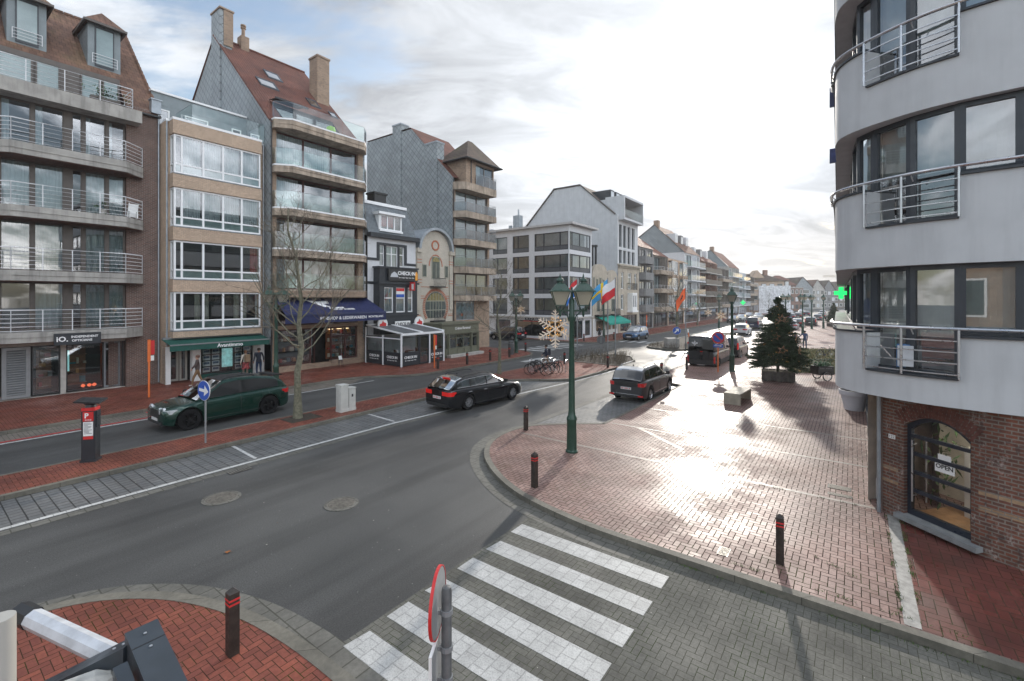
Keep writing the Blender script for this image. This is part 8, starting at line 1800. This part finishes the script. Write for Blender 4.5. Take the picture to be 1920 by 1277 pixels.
b = MB(); [b.box(-.36 + q * .09, -.386, .70, -.31 + q * .09, -.381, .76) for q in range(8) if q != 3]; b.build('print', MATS['dim_letters'], cb)
for x, y in ((.02, -.44), (.02, .44)):
    w_ = MB(); w_.tube([(x + .27 * math.cos(q * math.pi / 12), y, .28 + .27 * math.sin(q * math.pi / 12)) for q in range(25)], .024, 6); wo = w_.build('wheel', TYRE, cb); s_ = MB(); [s_.tube([(x, y, .28), (x + .27 * math.cos(q * .52), y, .28 + .27 * math.sin(q * .52))], .004, 3) for q in range(12)]; s_.tube([(x + .235 * math.cos(q * math.pi / 12), y, .28 + .235 * math.sin(q * math.pi / 12)) for q in range(25)], .012, 4); s_.build('spokes', STEEL, wo)
b = MB(); b.tube([(.46, 0, .36), (.9, 0, .34), (1.35, 0, .34)], .03, 6); b.tube([(.95, 0, .34), (1.0, 0, .85)], .02, 6); b.tube([(-.5, -.3, .98), (-.46, 0, 1.0), (-.5, .3, .98)], .016, 6); b.tube([(-.46, 0, .8), (-.46, 0, 1.0)], .018, 6); b.build('frame', BLACKM, cb)
w_ = MB(); w_.tube([(1.38 + .3 * math.cos(q * math.pi / 12), 0, .31 + .3 * math.sin(q * math.pi / 12)) for q in range(25)], .024, 6); w_.build('wheel', TYRE, cb)
g = MB()
for q in range(700):
    c = Vector((rnd.gauss(0, .25), rnd.gauss(0, .18), .86 + abs(rnd.gauss(0, .10)))); e = Vector((rnd.gauss(0, 1), rnd.gauss(0, 1), rnd.gauss(.3, 1))).normalized() * .06; s_ = e.cross(Vector((0, 0, 1))).normalized() * .03; g.add([c - e, c + s_, c + e, c - s_], [(0, 1, 2, 3)])
tag(g.build('green_bouquet', mat('bouquet_leaves', (.05, .13, .05), .6, var=.4, scale=6), loc=cb.location), 'heap of fresh greenery in the cargo trike box', 'plants')
dup(bk, pg(1548, 672, SZ), .15, 'lone black bicycle parked in the grass bed behind the trike')
b = MB(); b.add([(-.07, 0, .012), (-.02, -.035, .02), (.02, -.05, .01), (.03, -.015, .025), (.09, 0, .02), (.03, .02, .012), (.02, .06, .02), (-.02, .03, .014)], [tuple(range(8))]); tag(b.build('fallen_leaf', mat('rust_leaf', (.30, .10, .02), .7), loc=pg(427, 1036)), 'single rust coloured leaf lying on the near asphalt', 'leaf')
b = MB(); b.box(-.4, -.4, 0, .4, .4, .005) if False else None
t = thing('display_stool', 'small dark stool with a white card outside the leather shop', 'stool', P(19.0, 29.3, SZ), TH); b = MB(); b.lathe([(.16, .5), (.16, .53)], n=12); [b.tube([(math.cos(a) * .13, math.sin(a) * .13, .5), (math.cos(a) * .2, math.sin(a) * .2, 0)], .014, 5) for a in (.6, 2.2, 3.7, 5.3)]; b.build('stool', BLACKM, t); b = MB(); b.loft([[(-.13, 0, .54), (.13, 0, .54), (.13, .1, .80), (-.13, .1, .80)], [(-.13, .01, .54), (.13, .01, .54), (.13, .11, .80), (-.13, .11, .80)]]); b.build('card', WPAINT, t)
# ---------------------------------------------------------------- the block behind the viewpoint: what the windows opposite mirror
def block_behind():
    r = thing('apartment_building', 'brick block behind the viewpoint, seen only mirrored in windows', 'building', P(-7, -2), TH); m_ = MB()
    m_.box(-14, 1.5, 0, 0, 9.2, 7.5); m_.build('wall', BRTAN, r); rf = MB(); rf.xprism([(1.3, 7.5), (9.4, 7.5), (6.5, 10), (4, 10)], -14, .0); rf.build('roof', TILEO, r)
    for f in range(2):
        for q in range(2):
            y = 2 + q * 3.6; w_ = MB(); w_.box(.01, y, 1 + f * 3.1, .07, y + 2.6, 2.9 + f * 3.1); o = w_.build('window', PVC, r); w_ = MB(); w_.box(.071, y + .1, 1.1 + f * 3.1, .075, y + 2.5, 2.8 + f * 3.1); w_.build('pane', MATS['dark_leaded_glass'], o)
block_behind()
def weeds():
    rnd = random.Random(31); g = MB()
    runs = [((9.35, -.60), (13.3, -.60), 260), ((9.35, -.85), (13.2, -.85), 260), ((8.80, -2.2), (8.80, 2.6), 240), ((9.22, -1.9), (9.22, 2.4), 160), ((9.9, -.3), (10.8, 1.3), 60), ((13.55, -.2), (13.55, 2.0), 60)]
    for a, b_, n in runs:
        cl = [rnd.random() for _ in range(max(6, n // 12))]
        for q in range(n):
            u = min(1, max(0, rnd.choice(cl) + rnd.gauss(0, .012))); s = a[0] + (b_[0] - a[0]) * u + rnd.gauss(0, .02); t = a[1] + (b_[1] - a[1]) * u + rnd.gauss(0, .02); z = .004 if s < 9 else SZ + .003
            p = P(s, t, z); an = rnd.uniform(0, 6.28); w_ = Vector((math.cos(an), math.sin(an), 0)) * .006; g.add([p - w_, p + w_, p + Vector((rnd.gauss(0, .02), rnd.gauss(0, .02), rnd.uniform(.012, .05)))], [(0, 1, 2)])
    tag(g.build('kerb_weeds', mat('weed_green', (.075, .12, .03), .8, var=.3)), kind='stuff')
    g = MB(); rnd = random.Random(5)
    for q in range(170):
        s, t = rnd.uniform(3.8, 26), rnd.uniform(-2, 16); z = .010 if s < 9 else (SZ + .006 if t < 7.5 and s < 26 else .010)
        if 9 < s < 16 and t > 6: continue
        p = P(s, t, z); r_ = rnd.uniform(.008, .022); an = rnd.uniform(0, 6.28); g.add([p + Vector((math.cos(an + k * 1.25) * r_ * rnd.uniform(.5, 1.1), math.sin(an + k * 1.25) * r_ * rnd.uniform(.5, 1.1), rnd.uniform(0, .006))) for k in range(5)], [(0, 1, 2, 3, 4)], rnd.randrange(2))
    tag(g.build('leaf_litter', [mat('pale_litter', (.40, .38, .33), .8, var=.3), mat('brown_litter', (.10, .055, .03), .8, var=.3)]), kind='stuff')
weeds()
# ---------------------------------------------------------------- moist air over the street
def haze_box():
    m_ = bpy.data.materials.new('haze'); m_.use_nodes = True; n = NT(m_.node_tree)
    v = n.n('ShaderNodeVolumePrincipled', i_Color=(.92, .95, 1.0, 1), i_Density=.00045, i_Anisotropy=.35); n.n('ShaderNodeOutputMaterial', i_Volume=v)
    b = MB(); b.box(-120, -60, -1, 420, 480, 42); o = b.build('haze', m_); tag(o, kind='stuff')
haze_box()
